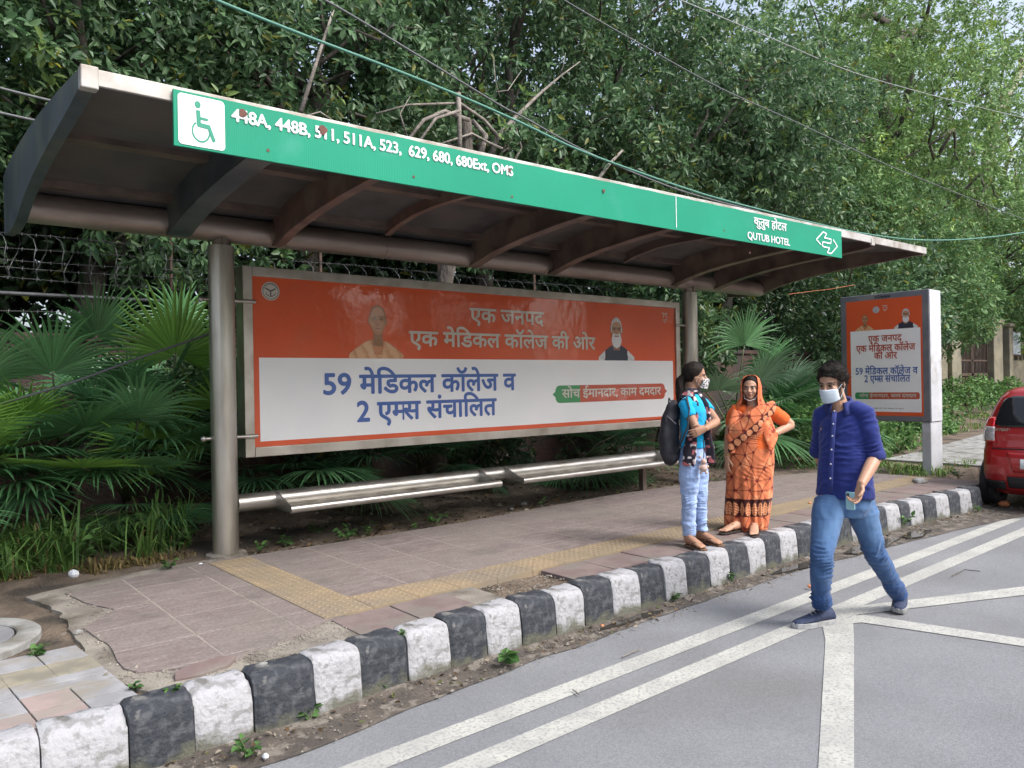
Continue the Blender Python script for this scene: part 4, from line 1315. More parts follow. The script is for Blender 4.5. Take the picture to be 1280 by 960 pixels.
tree("fine_leaf_tree", "low spreading fine leaved tree above the red car", (33.0, 11.6, .8), lobe_set((31.5, 10.6, 6.0), 3.6, 11, rt, .8), 3800, 15, .15, (0.085, 0.17, 0.065), (0.185, 0.315, 0.11), 94, fg, M_FINE, False, .18, spread=1.2, droop=.4, asp=.36, lo=.45, yellow=.05)
tree("fine_leaf_tree", "fine leaved tree filling the middle height between the panel and the sky gaps", (22.5, 13.5, .6), lobe_set((21.5, 13, 7.6), 3.3, 10, rt, .95), 2600, 15, .15, FD, FL, 95, fg, M_FINE, False, .18, spread=1.2, droop=.4, asp=.36, lo=.4, yellow=.03)
tree("fine_leaf_tree", "distant fine leaved tree far behind the gate", (52, 24, .8), lobe_set((50, 23, 9), 6.5, 11, rt, .9), 2200, 14, .34, FD, FL, 96, fg, M_FINE, False, .3, spread=1.2, droop=.4, asp=.4, lo=.4)
tree("fine_leaf_tree", "distant fine leaved tree beyond the right edge of the wall", (62, 19, .8), lobe_set((60, 18, 8), 6.5, 11, rt, .9), 2200, 14, .36, FD, FL, 97, fg, M_FINE, False, .3, spread=1.2, droop=.4, asp=.4, lo=.4)

# unseen trees added across the road to darken what the glossy poster sheets mirror
for i, (x, y) in enumerate([(-7, -13.5), (2, -14.5), (11, -13.5), (20, -14.5), (31, -14), (44, -14)]):
    tree("added_mirror_tree", "unseen tree added across the road for the poster sheets to mirror", (x, y, 0), lobe_set((x, y, 5.0), 3.8, 7, rt, .9), 500, 7, .55, DK, LT, 200 + i, "unseen trees added for reflections", trunk_r=.22, lo=.4)

# bare grey tree whose twisted branches stand behind the route board
bt = thing("bare_tree", "leafless grey tree with twisted branches and a cut stump behind the route board", "tree", (5.6, 8.3, .3))
b = MB()
yb = 8.05
br_ = lambda pts, y: [tuple(aty(px, py, y + .06 * math.sin(px * .3))) for px, py in pts]
b.tube([(5.6, 8.3, .2), (5.55, 8.25, 1.5), (5.62, 8.2, 2.8)] + br_(((585, 215), (583, 180), (584, 150)), 8.2), [.13, .12, .11, .10, .085, .06], n=10)
b.build("trunk", M_BARK, bt, smooth=True)
for pts, r0, r1, yy in [(((573, 116), (574, 150), (575, 195)), .030, .032, 8.0), (((508, 178), (530, 150), (556, 139), (586, 150)), .022, .03, 8.05), (((470, 142), (511, 131), (541, 130), (575, 129), (605, 150), (622, 170)), .010, .026, 8.1),
                        (((545, 182), (590, 167), (610, 178), (628, 186)), .014, .02, 8.0), (((612, 200), (622, 172), (643, 148), (676, 116), (702, 94), (725, 77)), .045, .006, 8.15), (((700, 97), (704, 82), (707, 66)), .009, .004, 8.15),
                        (((630, 186), (640, 160), (650, 139)), .014, .006, 8.1), (((509, 172), (500, 142), (513, 120)), .013, .005, 8.1), (((620, 115), (635, 113), (652, 88)), .010, .004, 8.2), (((617, 75), (619, 100), (625, 122)), .007, .006, 8.2),
                        (((522, 180), (545, 148), (575, 138)), .017, .02, 7.95), (((600, 195), (607, 170), (590, 150)), .05, .03, 8.2), (((640, 205), (652, 185), (645, 160)), .02, .008, 8.1), (((376, 140), (398, 70), (417, 12)), .028, .012, 8.1), (((365, 150), (400, 140), (430, 160)), .012, .008, 8.1),
                        (((745, 228), (760, 207), (778, 188)), .03, .02, 8.0)]:
    b = MB(); b.tube(br_(pts, yy), list(np.linspace(r0, r1, len(pts))), n=7)
    b.build("branch", M_BARE, bt, smooth=True)

# ------------------------------------------------------------------ boundary wall, wire fence, gate
M_BRICKW = mat("old_brick", (0.075, 0.042, 0.034), rough=0.95, var=(0.05, 0.034, 0.03), vscale=7, bump=.8, bscale=25, bdist=.02, stain=(0.035, 0.034, 0.03), sscale=1.2)
M_CREAMW = mat("weathered_shaded_cream_plaster", (0.25, 0.225, 0.16), rough=0.95, var=(0.18, 0.16, 0.115), vscale=2.5, bump=.5, bscale=14, bdist=.02, stain=(0.10, 0.095, 0.08), sscale=1.1, slo=.52, shi=.68)  # weathered plaster, its colour darkened to stand in for shade of the trees
M_IRON = mat("rusty_dark_iron", (0.06, 0.045, 0.038), rough=0.75, metal=.3, var=(0.10, 0.06, 0.045), vscale=9)
M_WIRE = mat("galvanised_wire", (0.13, 0.132, 0.14), rough=0.55, metal=.5, var=(0.08, 0.08, 0.085), vscale=9)
w = thing("boundary_wall", "old brick boundary wall half hidden behind the palms", "wall", (8, 9.5, .3))
b = MB(); b.box(-8, 9.42, .1, 22.3, 9.64, 2.25); b.build("wall_face", M_BRICKW, w)
b = MB(); b.box(-8, 9.38, 2.252, 22.3, 9.68, 2.33); b.build("coping", M_BRICKW, w)
fe = thing("wire_fence", "razor wire coil and barbed strands on posts along the brick wall top", "fence", (4, 9.5, 2.3))
for x in np.arange(-3, 12, 1.9):
    b = MB(); b.tube([(x, 9.53, 2.28), (x, 9.53, 3.5)], .022, n=8); b.build("fence_post", M_IRON, fe, smooth=True)
b = MB(); b.tube([(-4, 9.5, 2.74), (12, 9.5, 2.74)], .022, n=8); b.build("rail", M_WIRE, fe, smooth=True)
for z in (2.56, 2.90, 3.02, 3.10, 3.22, 3.36):
    b = MB()
    xs_ = np.linspace(-4, 12, 40)
    b.tube([(x, 9.5, z + .015 * math.sin(x * 1.6 + z * 9)) for x in xs_], .004, n=4)
    for x in np.arange(-4, 12, .13):
        zz = z + .015 * math.sin(x * 1.6 + z * 9)
        b.tube([(x, 9.48, zz - .02), (x + .01, 9.52, zz + .02)], .004, n=3)
    b.build("barbed_strand", M_WIRE, fe)
for ph, zc, rr_ in ((0, 3.14, .25),):
    b = MB()
    tt = np.arange(0, 2 * math.pi * 62, .42)
    b.tube([(-4 + 16 * t / (2 * math.pi * 62) + .03 * math.sin(3 * t), 9.55 + rr_ * math.cos(t + ph), zc + rr_ * math.sin(t + ph)) for t in tt], .0045, n=4)
    b.build("razor_coil", M_WIRE, fe)

gw = thing("gate_wall", "weathered cream plaster wall with tall pillars beside the iron gate", "wall", (27, 9.4, .6))
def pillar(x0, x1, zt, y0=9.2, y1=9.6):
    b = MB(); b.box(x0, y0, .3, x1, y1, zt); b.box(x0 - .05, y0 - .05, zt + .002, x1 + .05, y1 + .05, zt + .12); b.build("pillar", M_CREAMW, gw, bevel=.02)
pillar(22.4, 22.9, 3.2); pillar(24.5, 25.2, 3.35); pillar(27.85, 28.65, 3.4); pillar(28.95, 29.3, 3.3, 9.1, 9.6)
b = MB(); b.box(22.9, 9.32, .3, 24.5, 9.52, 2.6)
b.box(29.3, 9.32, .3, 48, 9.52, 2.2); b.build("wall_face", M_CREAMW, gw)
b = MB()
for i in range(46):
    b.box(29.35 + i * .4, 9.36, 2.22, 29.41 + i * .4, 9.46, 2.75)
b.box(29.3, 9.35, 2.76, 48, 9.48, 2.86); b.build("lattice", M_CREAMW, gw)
mg = thing("gate", "tall rusty iron double gate between cream pillars", "gate", (26.5, 9.4, .6))
for xa, xb in ((25.24, 26.50), (26.54, 27.82)):
    b = MB()
    for (q0, q1, z0, z1) in ((xa, xb, .75, .82), (xa, xb, 1.7, 1.78), (xa, xb, 2.15, 2.2), (xa, xb, 3.0, 3.07), (xa, xa + .06, .7, 3.1), (xb - .06, xb, .7, 3.1)):
        b.box(q0, 9.37, z0, q1, 9.43, z1)
    lf = b.build("gate_leaf", M_IRON, mg)
    b = MB()
    for x in np.arange(xa + .1, xb - .06, .115):
        b.tube([(x, 9.4, .75), (x, 9.4, 3.12 + .04 * math.sin(x * 9))], .017, n=5)
    b.build("bars", M_IRON, lf)
    b = MB(); b.box(xa + .06, 9.405, .82, xb - .06, 9.415, 1.7); b.build("sheet", M_IRON, lf)
nb = thing("notice_board", "small pale notice board fixed on the wall right of the gate", "sign", (30.0, 9.3, 2.6))
b = MB(); b.box(29.55, 9.24, 2.35, 30.45, 9.30, 3.2); b.build("frame", M_IRON, nb)
b = MB(); b.box(29.6, 9.225, 2.4, 30.4, 9.238, 3.15); b.build("notice", mat("pale_notice", (.5, .56, .62), rough=.6, var=(.4, .45, .5), vscale=3), nb)

# ------------------------------------------------------------------ fan palms
M_PALM = mat("palm_leaf", (1, 1, 1), rough=0.38, vcol=True, transl=.12, spec=.5)
M_PETI = mat("palm_stalk", (0.09, 0.13, 0.045), rough=.5, var=(0.07, 0.09, 0.035), vscale=8)
M_PTRUNK = mat("palm_fibre", (0.075, 0.055, 0.04), rough=.95, var=(0.045, 0.033, 0.025), vscale=12, bump=1, bscale=30, bdist=.03)


def blade_mesh(hub, axis, nrm, R0, r, nseg=38, span=235, droop=.35, col=(0.03, 0.075, 0.022), fold=.15):
    hub = np.array(hub, float); t = unit(np.array(axis, float)); n = np.array(nrm, float)
    n = unit(n - t * (n @ t)); s = np.cross(t, n)
    st = np.array([0.03, .22, .44, .62, .80, .93, 1.0]); V, Q, C = [], [], []
    da = R_(span) / nseg
    for i in range(nseg):
        a = R_(-span / 2) + da * (i + .5)
        Ls = R0 * (1 - .22 * (abs(a) / R_(span / 2)) ** 2) * r.uniform(.9, 1.05)
        d = math.cos(a) * t + math.sin(a) * s
        side = -math.sin(a) * t + math.cos(a) * s
        dr = droop * r.uniform(.6, 1.35); tw = r.uniform(-.12, .12)
        cc = np.array(col) * r.uniform(.75, 1.25)
        b = len(V)
        for k, f in enumerate(st):
            rr = f * Ls
            wj = math.tan(da / 2)
            w_ = rr * wj if f <= .44 else .44 * Ls * wj * max(0.03, (1 - (f - .44) / .56) ** .8)
            p = hub + d * rr + n * (fold * rr * abs(math.sin(a)) * .6) + side * tw * rr * max(0, f - .44)
            p = p + np.array([0, 0, -1]) * dr * R0 * max(0, f - .25) ** 2
            V += [p + side * w_, p - n * w_ * .75, p - side * w_]
            cs = cc * (1 + .15 * f)
            if f > .97 and r.random() < .3: cs = np.array((.12, .09, .04))
            C += [cs, cs * .85, cs]
        for k in range(len(st) - 1):
            o = b + 3 * k
            Q += [(o, o + 3, o + 4, o + 1), (o + 1, o + 4, o + 5, o + 2)]
    return V, Q, C


def palm(label, x, y, fronds, seed, trunk_h=.25, z0=.27, group="fan palms behind the footpath"):
    """fronds: (azimuth deg, elevation deg, stalk length, blade radius, tone)"""
    r = np.random.default_rng(seed)
    p = thing("fan_palm", label, "palm", (x, y, z0), 0, group)
    b = MB(); b.tube([(x, y, z0 - .05), (x + .02, y, z0 + trunk_h * .6), (x, y, z0 + trunk_h + .1)], [.12, .10, .06], n=10); b.build("trunk", M_PTRUNK, p, smooth=True)
    tones = {0: (0.075, 0.19, 0.08), 1: (0.13, 0.30, 0.12), 2: (0.25, 0.48, 0.09), 3: (0.19, 0.31, 0.185)}
    for az, el, ls, R0, tone in fronds:
        a, e = R_(az), R_(el)
        d = np.array([math.cos(a) * math.cos(e), math.sin(a) * math.cos(e), math.sin(e)])
        base = np.array([x, y, z0 + trunk_h])
        hub = base + d * ls + np.array([0, 0, -.10 * ls * math.cos(e)])
        mid = base + d * ls * .5 + np.array([0, 0, .05 * ls])
        ax = d + np.array([0, 0, -.28 * math.cos(e) - .04])
        up = np.array([0, 0, 1.0]) - .2 * d if el < 60 else np.array([-math.cos(a), -math.sin(a), .6])
        V, Q, C = blade_mesh(hub, ax, up, R0, r, nseg=int(r.integers(32, 42)), span=r.uniform(200, 250), droop=r.uniform(.25, .5) if tone != 2 else .1, col=tones[tone])
        bl = finish("frond", np_mesh("frond", V, Q, col=C), M_PALM, p)
        b = MB(); b.tube([tuple(base), tuple(mid), tuple(hub)], [.016, .012, .009], n=6); b.build("stalk", M_PETI, bl, smooth=True)
    return p


def ring(n, r, el, ls, R0, tones, a0=180, a1=360):
    return [(a0 + (a1 - a0) * (i + r.random() * .8) / n, r.uniform(*el), r.uniform(*ls), r.uniform(*R0), tones[int(r.integers(len(tones)))]) for i in range(n)]


rp = np.random.default_rng(5)
palm("fan palm with a tall upright fan before the brick wall, second from the left", 1.35, 8.35,
     [(240, 30, .9, .8, 1), (275, 40, .95, .85, 1), (200, 25, .8, .75, 1), (305, 22, .8, .75, 1), (255, 62, 1.25, .85, 1), (235, 50, .95, .6, 2), (285, 20, .75, .72, 1), (215, 25, .9, .7, 1), (320, 35, 1.0, .7, 1), (190, 40, 1.2, .7, 1), (300, 72, 1.5, .7, 1), (60, 60, 1.1, .7, 0), (120, 50, 1.0, .7, 0), (340, 10, .8, .65, 0), (240, 8, .75, .62, 0)], 301, .55)
palm("fan palm with young bright green leaves beside the left shelter pole", 2.35, 8.45,
     [(280, 28, .8, .8, 1), (240, 25, .85, .75, 1), (215, 45, 1.0, .8, 1), (290, 45, 1.1, .8, 2), (262, 70, 1.35, .85, 2), (225, 55, 1.2, .72, 1), (300, 55, 1.2, .7, 1), (250, 30, .9, .75, 1), (205, 30, 1.0, .7, 1), (330, 30, 1.0, .7, 0), (90, 60, 1.1, .7, 0), (180, 55, 1.3, .7, 1), (275, 80, 1.6, .6, 1)], 302, .55)
palm("fan palm cut by the left picture edge with drooping lower fronds", 0.35, 8.0,
     ring(12, rp, (12, 62), (.6, 1.25), (.65, .85), [0, 1, 1, 2], 190, 385) + [(300, 65, 1.3, .7, 1), (340, 45, 1.1, .7, 1)], 303, .4)
palm("young fan palm squeezed between the two bright fan palms", 1.85, 8.0, ring(9, rp, (25, 75), (.5, 1.3), (.6, .75), [0, 1, 1, 2], 190, 350), 311, .35)
palm("dark fan palm at the wall beyond the left picture edge", -.45, 8.5, ring(11, rp, (5, 70), (.7, 1.4), (.65, .85), [0, 1, 1], 200, 380), 312, .6)
palm("low fan palm spreading dark fronds under the left end of the billboard", 3.55, 8.15, ring(9, rp, (-5, 40), (.5, .9), (.6, .72), [0, 0, 1], 185, 355), 304, .35)
palm("low fan palm between the left shelter pole and the bench", 2.0, 7.85, ring(5, rp, (8, 40), (.35, .6), (.45, .55), [0, 0, 1], 190, 350), 308, .25)
palm("low fan palm in deep shade behind the middle of the bench", 5.4, 8.4, ring(8, rp, (-5, 40), (.5, .9), (.55, .7), [0, 0], 185, 355), 305, .35)
palm("fan palm showing pale fronds below the right end of the billboard", 7.9, 8.0, ring(9, rp, (-5, 40), (.5, .9), (.6, .75), [0, 1], 185, 355), 306, .3)
palm("large grey green fan palm behind the woman in orange", 11.3, 7.75, [(262, 58, 1.15, .98, 3), (230, 22, .95, .95, 3), (295, 38, 1.05, .95, 3), (200, 45, 1.2, .9, 3), (270, 5, .7, .9, 1), (320, 20, .9, .9, 1), (245, 75, 1.6, .9, 1), (80, 50, 1.2, .9, 0), (340, 60, 1.4, .9, 1), (220, -5, .6, .8, 0)], 307, .5)
palm("fan palm partly hidden by the walking man", 13.1, 8.1, ring(9, rp, (5, 65), (.8, 1.4), (.75, .95), [1, 3, 0], 185, 365), 309, .45)
for i, x in enumerate([-3.2, -.6, 2.0, 4.6, 7.2, 9.8, 12.4, 15.2, 18.2, 21.2]):
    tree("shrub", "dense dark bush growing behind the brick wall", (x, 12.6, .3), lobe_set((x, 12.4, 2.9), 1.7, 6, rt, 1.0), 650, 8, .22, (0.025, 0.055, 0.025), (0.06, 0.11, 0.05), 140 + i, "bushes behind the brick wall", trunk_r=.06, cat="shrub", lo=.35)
# dark shrubs under the trees
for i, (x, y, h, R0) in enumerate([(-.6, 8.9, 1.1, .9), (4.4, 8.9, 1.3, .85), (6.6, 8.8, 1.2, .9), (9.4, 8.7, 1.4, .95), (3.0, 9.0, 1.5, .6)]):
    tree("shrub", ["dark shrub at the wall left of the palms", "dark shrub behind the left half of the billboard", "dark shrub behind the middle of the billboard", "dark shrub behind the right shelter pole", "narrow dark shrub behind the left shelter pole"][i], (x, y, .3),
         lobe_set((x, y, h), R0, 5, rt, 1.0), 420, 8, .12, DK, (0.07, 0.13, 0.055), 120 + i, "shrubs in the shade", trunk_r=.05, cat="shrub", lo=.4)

# ------------------------------------------------------------------ creeping shrub mass, grass, litter
def stuff(o, label, cat):
    tag(o, label, cat, kind="stuff"); return o


ri = np.random.default_rng(77)
lobes = []
for i in range(34):
    x = ri.uniform(11.8, 19.5); y = ri.uniform(7.0, 8.9) + max(0, (x - 15) * .1); h = .35 + .55 * np.clip((y - 6.6) / 1.6, 0, 1) * ri.uniform(.6, 1.1)
    if x > 15.5: h *= .75
    lobes.append(((x, y, .25 + h * .35), (.75, .65, h)))
for i in range(16):
    lobes.append(((ri.uniform(18.5, 29), ri.uniform(8.0, 8.9), .5), (.9, .6, ri.uniform(.7, 1.15))))
for i in range(10):
    lobes.append(((ri.uniform(11.3, 15), ri.uniform(6.3, 7.0), .3), (.5, .35, .32)))
P, O = crown_points(lobes, 14000, ri, .82, 1.06)
k = P[:, 2] > .25; P, O = P[k], O[k]
Pb, D, Nn = rosettes(P, O, 5, ri, 1.0, .1, .02)
n = len(Pb); ln = .085 * (.6 + .7 * ri.random(n))
stuff(leaf_cloud("creeping_shrub", Pb, D, Nn, ln, ln * .75, leaf_cols(n, ri, (0.07, 0.155, 0.05), (0.18, 0.32, 0.095), .02), M_FINE, None), "bright green creeping shrub mass between the palms and the advertising panel", "shrub")


def grass(name, spots, n, h, r, cols, dry=.15):
    """spots: list of (x, y, rx, ry)"""
    s = np.array(spots); w = s[:, 2] * s[:, 3]; k = r.choice(len(s), size=n, p=w / w.sum())
    a = r.uniform(0, 2 * math.pi, n); q = np.sqrt(r.random(n))
    x = s[k, 0] + s[k, 2] * q * np.cos(a); y = s[k, 1] + s[k, 3] * q * np.sin(a)
    keep = fbm(np.stack([x * 2.2, y * 2.2, 0 * x], 1), 12, 3) > -.08
    x, y = x[keep], y[keep]; n = len(x)
    z = verge_z(x, y) - .01
    hh = h * (.25 + .95 * r.random(n) ** 1.3) * (1 + .9 * fbm(np.stack([x * 1.5, y * 1.5, 0 * x], 1), 14, 2))
    az = r.uniform(0, 2 * math.pi, n); lean = r.uniform(.15, 1.25, n) * (1 if dry < .5 else 1.25)
    d = np.stack([np.cos(az), np.sin(az), 0 * az], 1); sd_ = np.stack([-np.sin(az), np.cos(az), 0 * az], 1)
    wv = (.004 + .007 * r.random(n))[:, None]
    B = np.stack([x, y, z], 1); up = np.array([0, 0, 1.0])
    H_ = hh[:, None]; Ln = lean[:, None]
    m1 = B + up * H_ * .55 + d * H_ * Ln * .25
    m2 = B + up * H_ * (.9 - .25 * Ln) + d * H_ * Ln * .65
    tp = B + up * H_ * (1 - .55 * Ln) + d * H_ * Ln * 1.05
    V = np.stack([B - sd_ * wv, B + sd_ * wv, m1 + sd_ * wv, m1 - sd_ * wv, m2 + sd_ * wv * .7, m2 - sd_ * wv * .7, tp + sd_ * wv * .1, tp - sd_ * wv * .1], 1).reshape(-1, 3)
    b = np.arange(n)[:, None] * 8
    Q = np.concatenate([b + np.array([0, 1, 2, 3]), b + np.array([3, 2, 4, 5]), b + np.array([5, 4, 6, 7])])
    c = leaf_cols(n, r, cols[0], cols[1], 0)
    dr = r.random(n) < dry
    c[dr] = np.array((.24, .18, .08)) * (.6 + .7 * r.random((dr.sum(), 1)))
    return finish(name, np_mesh(name, V, Q, col=np.repeat(c, 8, 0)), M_FINE)


GC = ((0.08, 0.17, 0.045), (0.19, 0.34, 0.085))
stuff(grass("grass", [(-.3, 7.5, 1.0, .75), (.7, 7.35, .75, .55), (1.35, 7.3, .6, .4), (1.9, 7.25, .3, .2), (-1.2, 7.6, .8, .8)], 9000, .44, np.random.default_rng(31), GC, .08), "long green grass under the palms left of the shelter pole", "grass")
stuff(grass("straw", [(.2, 6.85, .9, .3), (1.1, 6.85, .6, .16), (1.7, 6.85, .4, .12), (-.6, 6.8, .6, .4)], 2600, .10, np.random.default_rng(32), ((0.12, 0.12, 0.04), (0.2, 0.19, 0.07)), .75), "dry straw and short grass along the footpath edge on the left", "dry grass")
stuff(grass("short_grass", [(12.3, 5.5, .9, .9), (13.2, 5.6, 1.2, .9), (11.9, 4.9, .5, .5), (12.6, 6.6, 1.5, .5), (15, 7.0, 1.5, .6), (19, 7.6, 3, 1)], 6500, .12, np.random.default_rng(33), ((0.09, 0.17, 0.04), (0.20, 0.32, 0.08)), .15), "short green grass at the foot of the advertising panel", "grass")

rl = np.random.default_rng(50)
n = 1500
x = rl.uniform(2.3, 10.5, n); y = 6.45 + 1.6 * rl.random(n) ** 1.5
x2 = rl.uniform(-1, 10.6, 700); y2 = np.array([kerb_y(v) for v in x2]) - .03 - .25 * rl.random(700) ** 1.8
x3 = rl.uniform(10.8, 13, 300); y3 = rl.uniform(3.0, 4.4, 300)
X_, Y_ = np.concatenate([x, x2, x3]), np.concatenate([y, y2, y3])
Z_ = np.concatenate([verge_z(x, y) + .012, np.full(700, .034), np.full(300, .034)])
n = len(X_)
az = rl.uniform(0, 2 * math.pi, n)
D = np.stack([np.cos(az), np.sin(az), .25 * rl.normal(size=n)], 1)
Nn = unit(np.array([0, 0, 1.]) + .4 * rl.normal(size=(n, 3)))
ln = rl.uniform(.015, .075, n)
ln[1500:] *= .55
pal = np.array([(.16, .10, .05), (.10, .065, .035), (.22, .17, .10), (.07, .05, .035), (.3, .26, .2), (.12, .13, .05)])
stuff(leaf_cloud("leaf_litter", np.stack([X_, Y_, Z_], 1), D, Nn, ln, ln * .55, pal[rl.integers(0, 6, n)], M_FINE, None), "brown fallen leaves and crumbs on the soil and in the gutter", "leaf litter")

# little weeds, each a plant of its own
M_WEED = mat("weed_leaf", (1, 1, 1), rough=.5, vcol=True, transl=.25, spec=.3)


def weed(label, x, y, z, h, n, leaf, seed, light=1.0):
    r = np.random.default_rng(seed)
    t = thing("weed_plant", label, "weed", (x, y, z), 0, "weeds along the footpath and kerb")
    m = max(3, n // 5)
    st = MB(); P, D = [], []
    for i in range(m):
        a = r.uniform(0, 2 * math.pi); l = h * r.uniform(.5, 1.1)
        e = np.array([x + math.cos(a) * l * .6, y + math.sin(a) * l * .6, z + l * .75])
        s = np.array([x, y, z - .01]); mid = (s + e) / 2 + np.array([0, 0, .12 * l])
        st.tube([tuple(s), tuple(mid), tuple(e)], [.003, .0025, .0015], n=4)
        for k_ in range(5):
            f = .35 + .65 * k_ / 4
            p = s + (e - s) * f + np.array([0, 0, .1 * l * (1 - f)])
            P.append(p); D.append(np.array([math.cos(a + r.normal() * 1.2), math.sin(a + r.normal() * 1.2), r.uniform(-.1, .5)]))
    P, D = np.array(P), np.array(D); k_ = len(P)
    ln = leaf * r.uniform(.6, 1.2, k_)
    leaf_cloud("leaves", P, D, unit(np.array([0, 0, 1.]) + .3 * r.normal(size=(k_, 3))), ln, ln * r.uniform(.5, .75), leaf_cols(k_, r, (0.045, 0.11, 0.03), (0.11, 0.22, 0.06), 0) * light, M_WEED, t)
    st.build("stems", M_PETI, t)


for i, (px, py, z, h, n, lf, lab) in enumerate([
        (435, 676, .28, .20, 30, .08, "leafy weed in the soil below the left bench seat"), (462, 668, .28, .16, 25, .06, "small weed right beside the leafy weed below the left bench seat"), (545, 657, .28, .18, 35, .07, "bright spreading weed at the footpath edge below the bench middle"), (520, 662, .28, .1, 15, .05, "tiny weed just left of the bright spreading weed"),
        (357, 682, .28, .14, 16, .07, "small light green weed right of the left shelter pole"), (325, 690, .28, .15, 22, .06, "small weed touching the foot of the left shelter pole"), (676, 633, .28, .14, 18, .05, "thin weed on the bare soil below the right bench seat"), (395, 668, .28, .12, 20, .06, "low dark weed behind the small light green weed"),
        (210, 712, .28, .1, 20, .06, "small weed left of the shelter pole foot by the paving edge"), (280, 925, .02, .13, 24, .07, "leafy weed in the gutter below the chipped white kerb stone"), (310, 946, .02, .1, 16, .06, "small weed standing in the mud at the bottom of the picture"), (388, 900, .02, .09, 14, .05, "tiny weed at the foot of a white kerb stone"), (241, 937, .02, .09, 14, .05, "tiny weed at the left end of the gutter"),
        (450, 870, .02, .06, 12, .04, "tiny creeping weed in the gutter between black and white stones"), (480, 862, .02, .06, 10, .04, "tiny sprig right of the creeping gutter weed"), (627, 830, .02, .12, 10, .10, "weed with a few large round leaves in the gutter"), (655, 803, .02, .10, 8, .07, "small broad leaved weed against a black kerb stone"),
        (842, 752, .02, .10, 16, .05, "small weed in the gutter left of the young woman"), (906, 727, .02, .13, 26, .07, "bushy weed in the gutter below the young woman's feet"), (968, 702, .02, .09, 14, .05, "tiny weed in the gutter below the woman in orange"), (1126, 660, .02, .22, 34, .07, "leafy weed against the kerb right of the walking man"), (1165, 648, .02, .10, 18, .06, "low weed in the gutter near the far kerb end"),
        (170, 862, .275, .06, 18, .04, "mossy weed at the broken front edge of the paving"), (215, 868, .275, .05, 12, .04, "small mossy weed next to the loose red tile"), (45, 822, .27, .1, 20, .05, "weed beside the manhole rim"), (500, 795, .28, .04, 14, .03, "moss like weed on the red edging tiles"), (1198, 598, .28, .18, 30, .07, "leafy weed at the right foot of the advertising panel"), (1222, 640, .03, .12, 20, .05, "weed behind the rear wheel of the red car")]):
    p = at(px, py, z)
    weed(lab, p.x, p.y, z + .005, h * .8, n, lf * .9, 400 + i)

for i in range(12):
    x, y = [(-.5, 7.2), (.1, 7.45), (.45, 7.0), (.9, 7.35), (1.25, 7.0), (1.6, 7.35), (.25, 6.85), (-.2, 6.95), (1.95, 7.05), (.7, 7.6), (1.15, 7.6), (-.9, 7.1)][i]
    weed(["tall leafy weed among the long grass at the left edge", "leafy weed in the long grass beneath the palms"][i % 2] if False else "leafy weed standing in the long grass beneath the left palms", x, y, float(verge_z(np.array([x]), np.array([y]))[0]), .40 + .06 * (i % 4), 60, .085, 700 + i)

# ================================================================== PEOPLE
def pj(px, py, d):
    """point of the survey at distance d along the street-facing view axis"""
    x, y = px - 640.0, py - 480.0
    xr, yr = x - ROLL * y, y + ROLL * x
    return Vector((0, 0, EYE)) + (_F + _R * (xr / 961.0) - _U * (yr / 961.0)) * d


ER, EF = _R.copy(), -_F.copy()


def meld(mb, voxel, smooth_it=3):
    """fuse overlapping closed shapes into one continuous skin"""
    me = mb.mesh("meld")
    o = bpy.data.objects.new("meld", me); COL.objects.link(o)
    m = o.modifiers.new("r", 'REMESH'); m.mode = 'VOXEL'; m.voxel_size = voxel; m.adaptivity = 0
    if smooth_it:
        s = o.modifiers.new("s", 'SMOOTH'); s.factor = .5; s.iterations = smooth_it
    dg = bpy.context.evaluated_depsgraph_get()
    out = bpy.data.meshes.new_from_object(o.evaluated_get(dg))
    bpy.data.objects.remove(o); bpy.data.meshes.remove(me)
    return out


def normals(me):
    n = np.empty(len(me.vertices) * 3, np.float32)
    me.vertex_normals.foreach_get("vector", n)
    return n.reshape(-1, 3).astype(np.float64)


def ruffle(me, amp, freq, seed, stretch=(1, 1, 1), mask=None):
    c = get_co(me)
    w = c + .05 * np.stack([fbm(c * 5, seed + 1, 2), fbm(c * 5, seed + 2, 2), fbm(c * 5, seed + 3, 2)], 1)
    f = fbm(w * np.array(stretch) * freq, seed, 2)
    f = 1 - 2.4 * np.abs(f)
    if mask is not None: f = f * mask(c)
    set_co(me, c + normals(me) * (amp * f)[:, None])


def creases(me, amp, period, c0, ax, half, seed, side=None):
    """stacked folds across the direction ax, strongest at c0, wandering and broken up by noise"""
    c = get_co(me); ax = np.array(ax, float); ax = ax / np.linalg.norm(ax)
    d = c - np.array(c0); s = d @ ax; rad = np.linalg.norm(d - np.outer(s, ax), axis=1)
    m = np.exp(-(s / half) ** 2) * np.exp(-(rad / .16) ** 4)
    n1 = fbm(c * 6, seed, 2); n2 = np.clip(.5 + fbm(c * 9, seed + 1, 2) * 1.3, 0, 1)
    w = np.sin(2 * math.pi * (s + .035 * n1 * 2) / period)
    w = 1 - 2 * np.abs(w) ** .8
    set_co(me, c + normals(me) * (amp * w * m * n2)[:, None])


class Fr:
    """a local frame: x to the person's left, y forward, z up"""
    def __init__(s, o, g, up=(0, 0, 1)):
        s.o = Vector(o); s.y = Vector(g).normalized(); u = Vector(up)
        s.x = u.cross(s.y); s.x = -s.x if False else s.x
        s.x.normalize(); s.z = s.y.cross(s.x) * -1
        if s.z.dot(u) < 0: s.z = -s.z
    def p(s, x, y, z): return s.o + s.x * x + s.y * y + s.z * z
    def M(s): return Matrix(((s.x.x, s.y.x, s.z.x), (s.x.y, s.y.y, s.z.y), (s.x.z, s.y.z, s.z.z)))
    def loc(s, c):
        d = c - np.array(s.o)
        return d @ np.array([s.x, s.y, s.z]).T


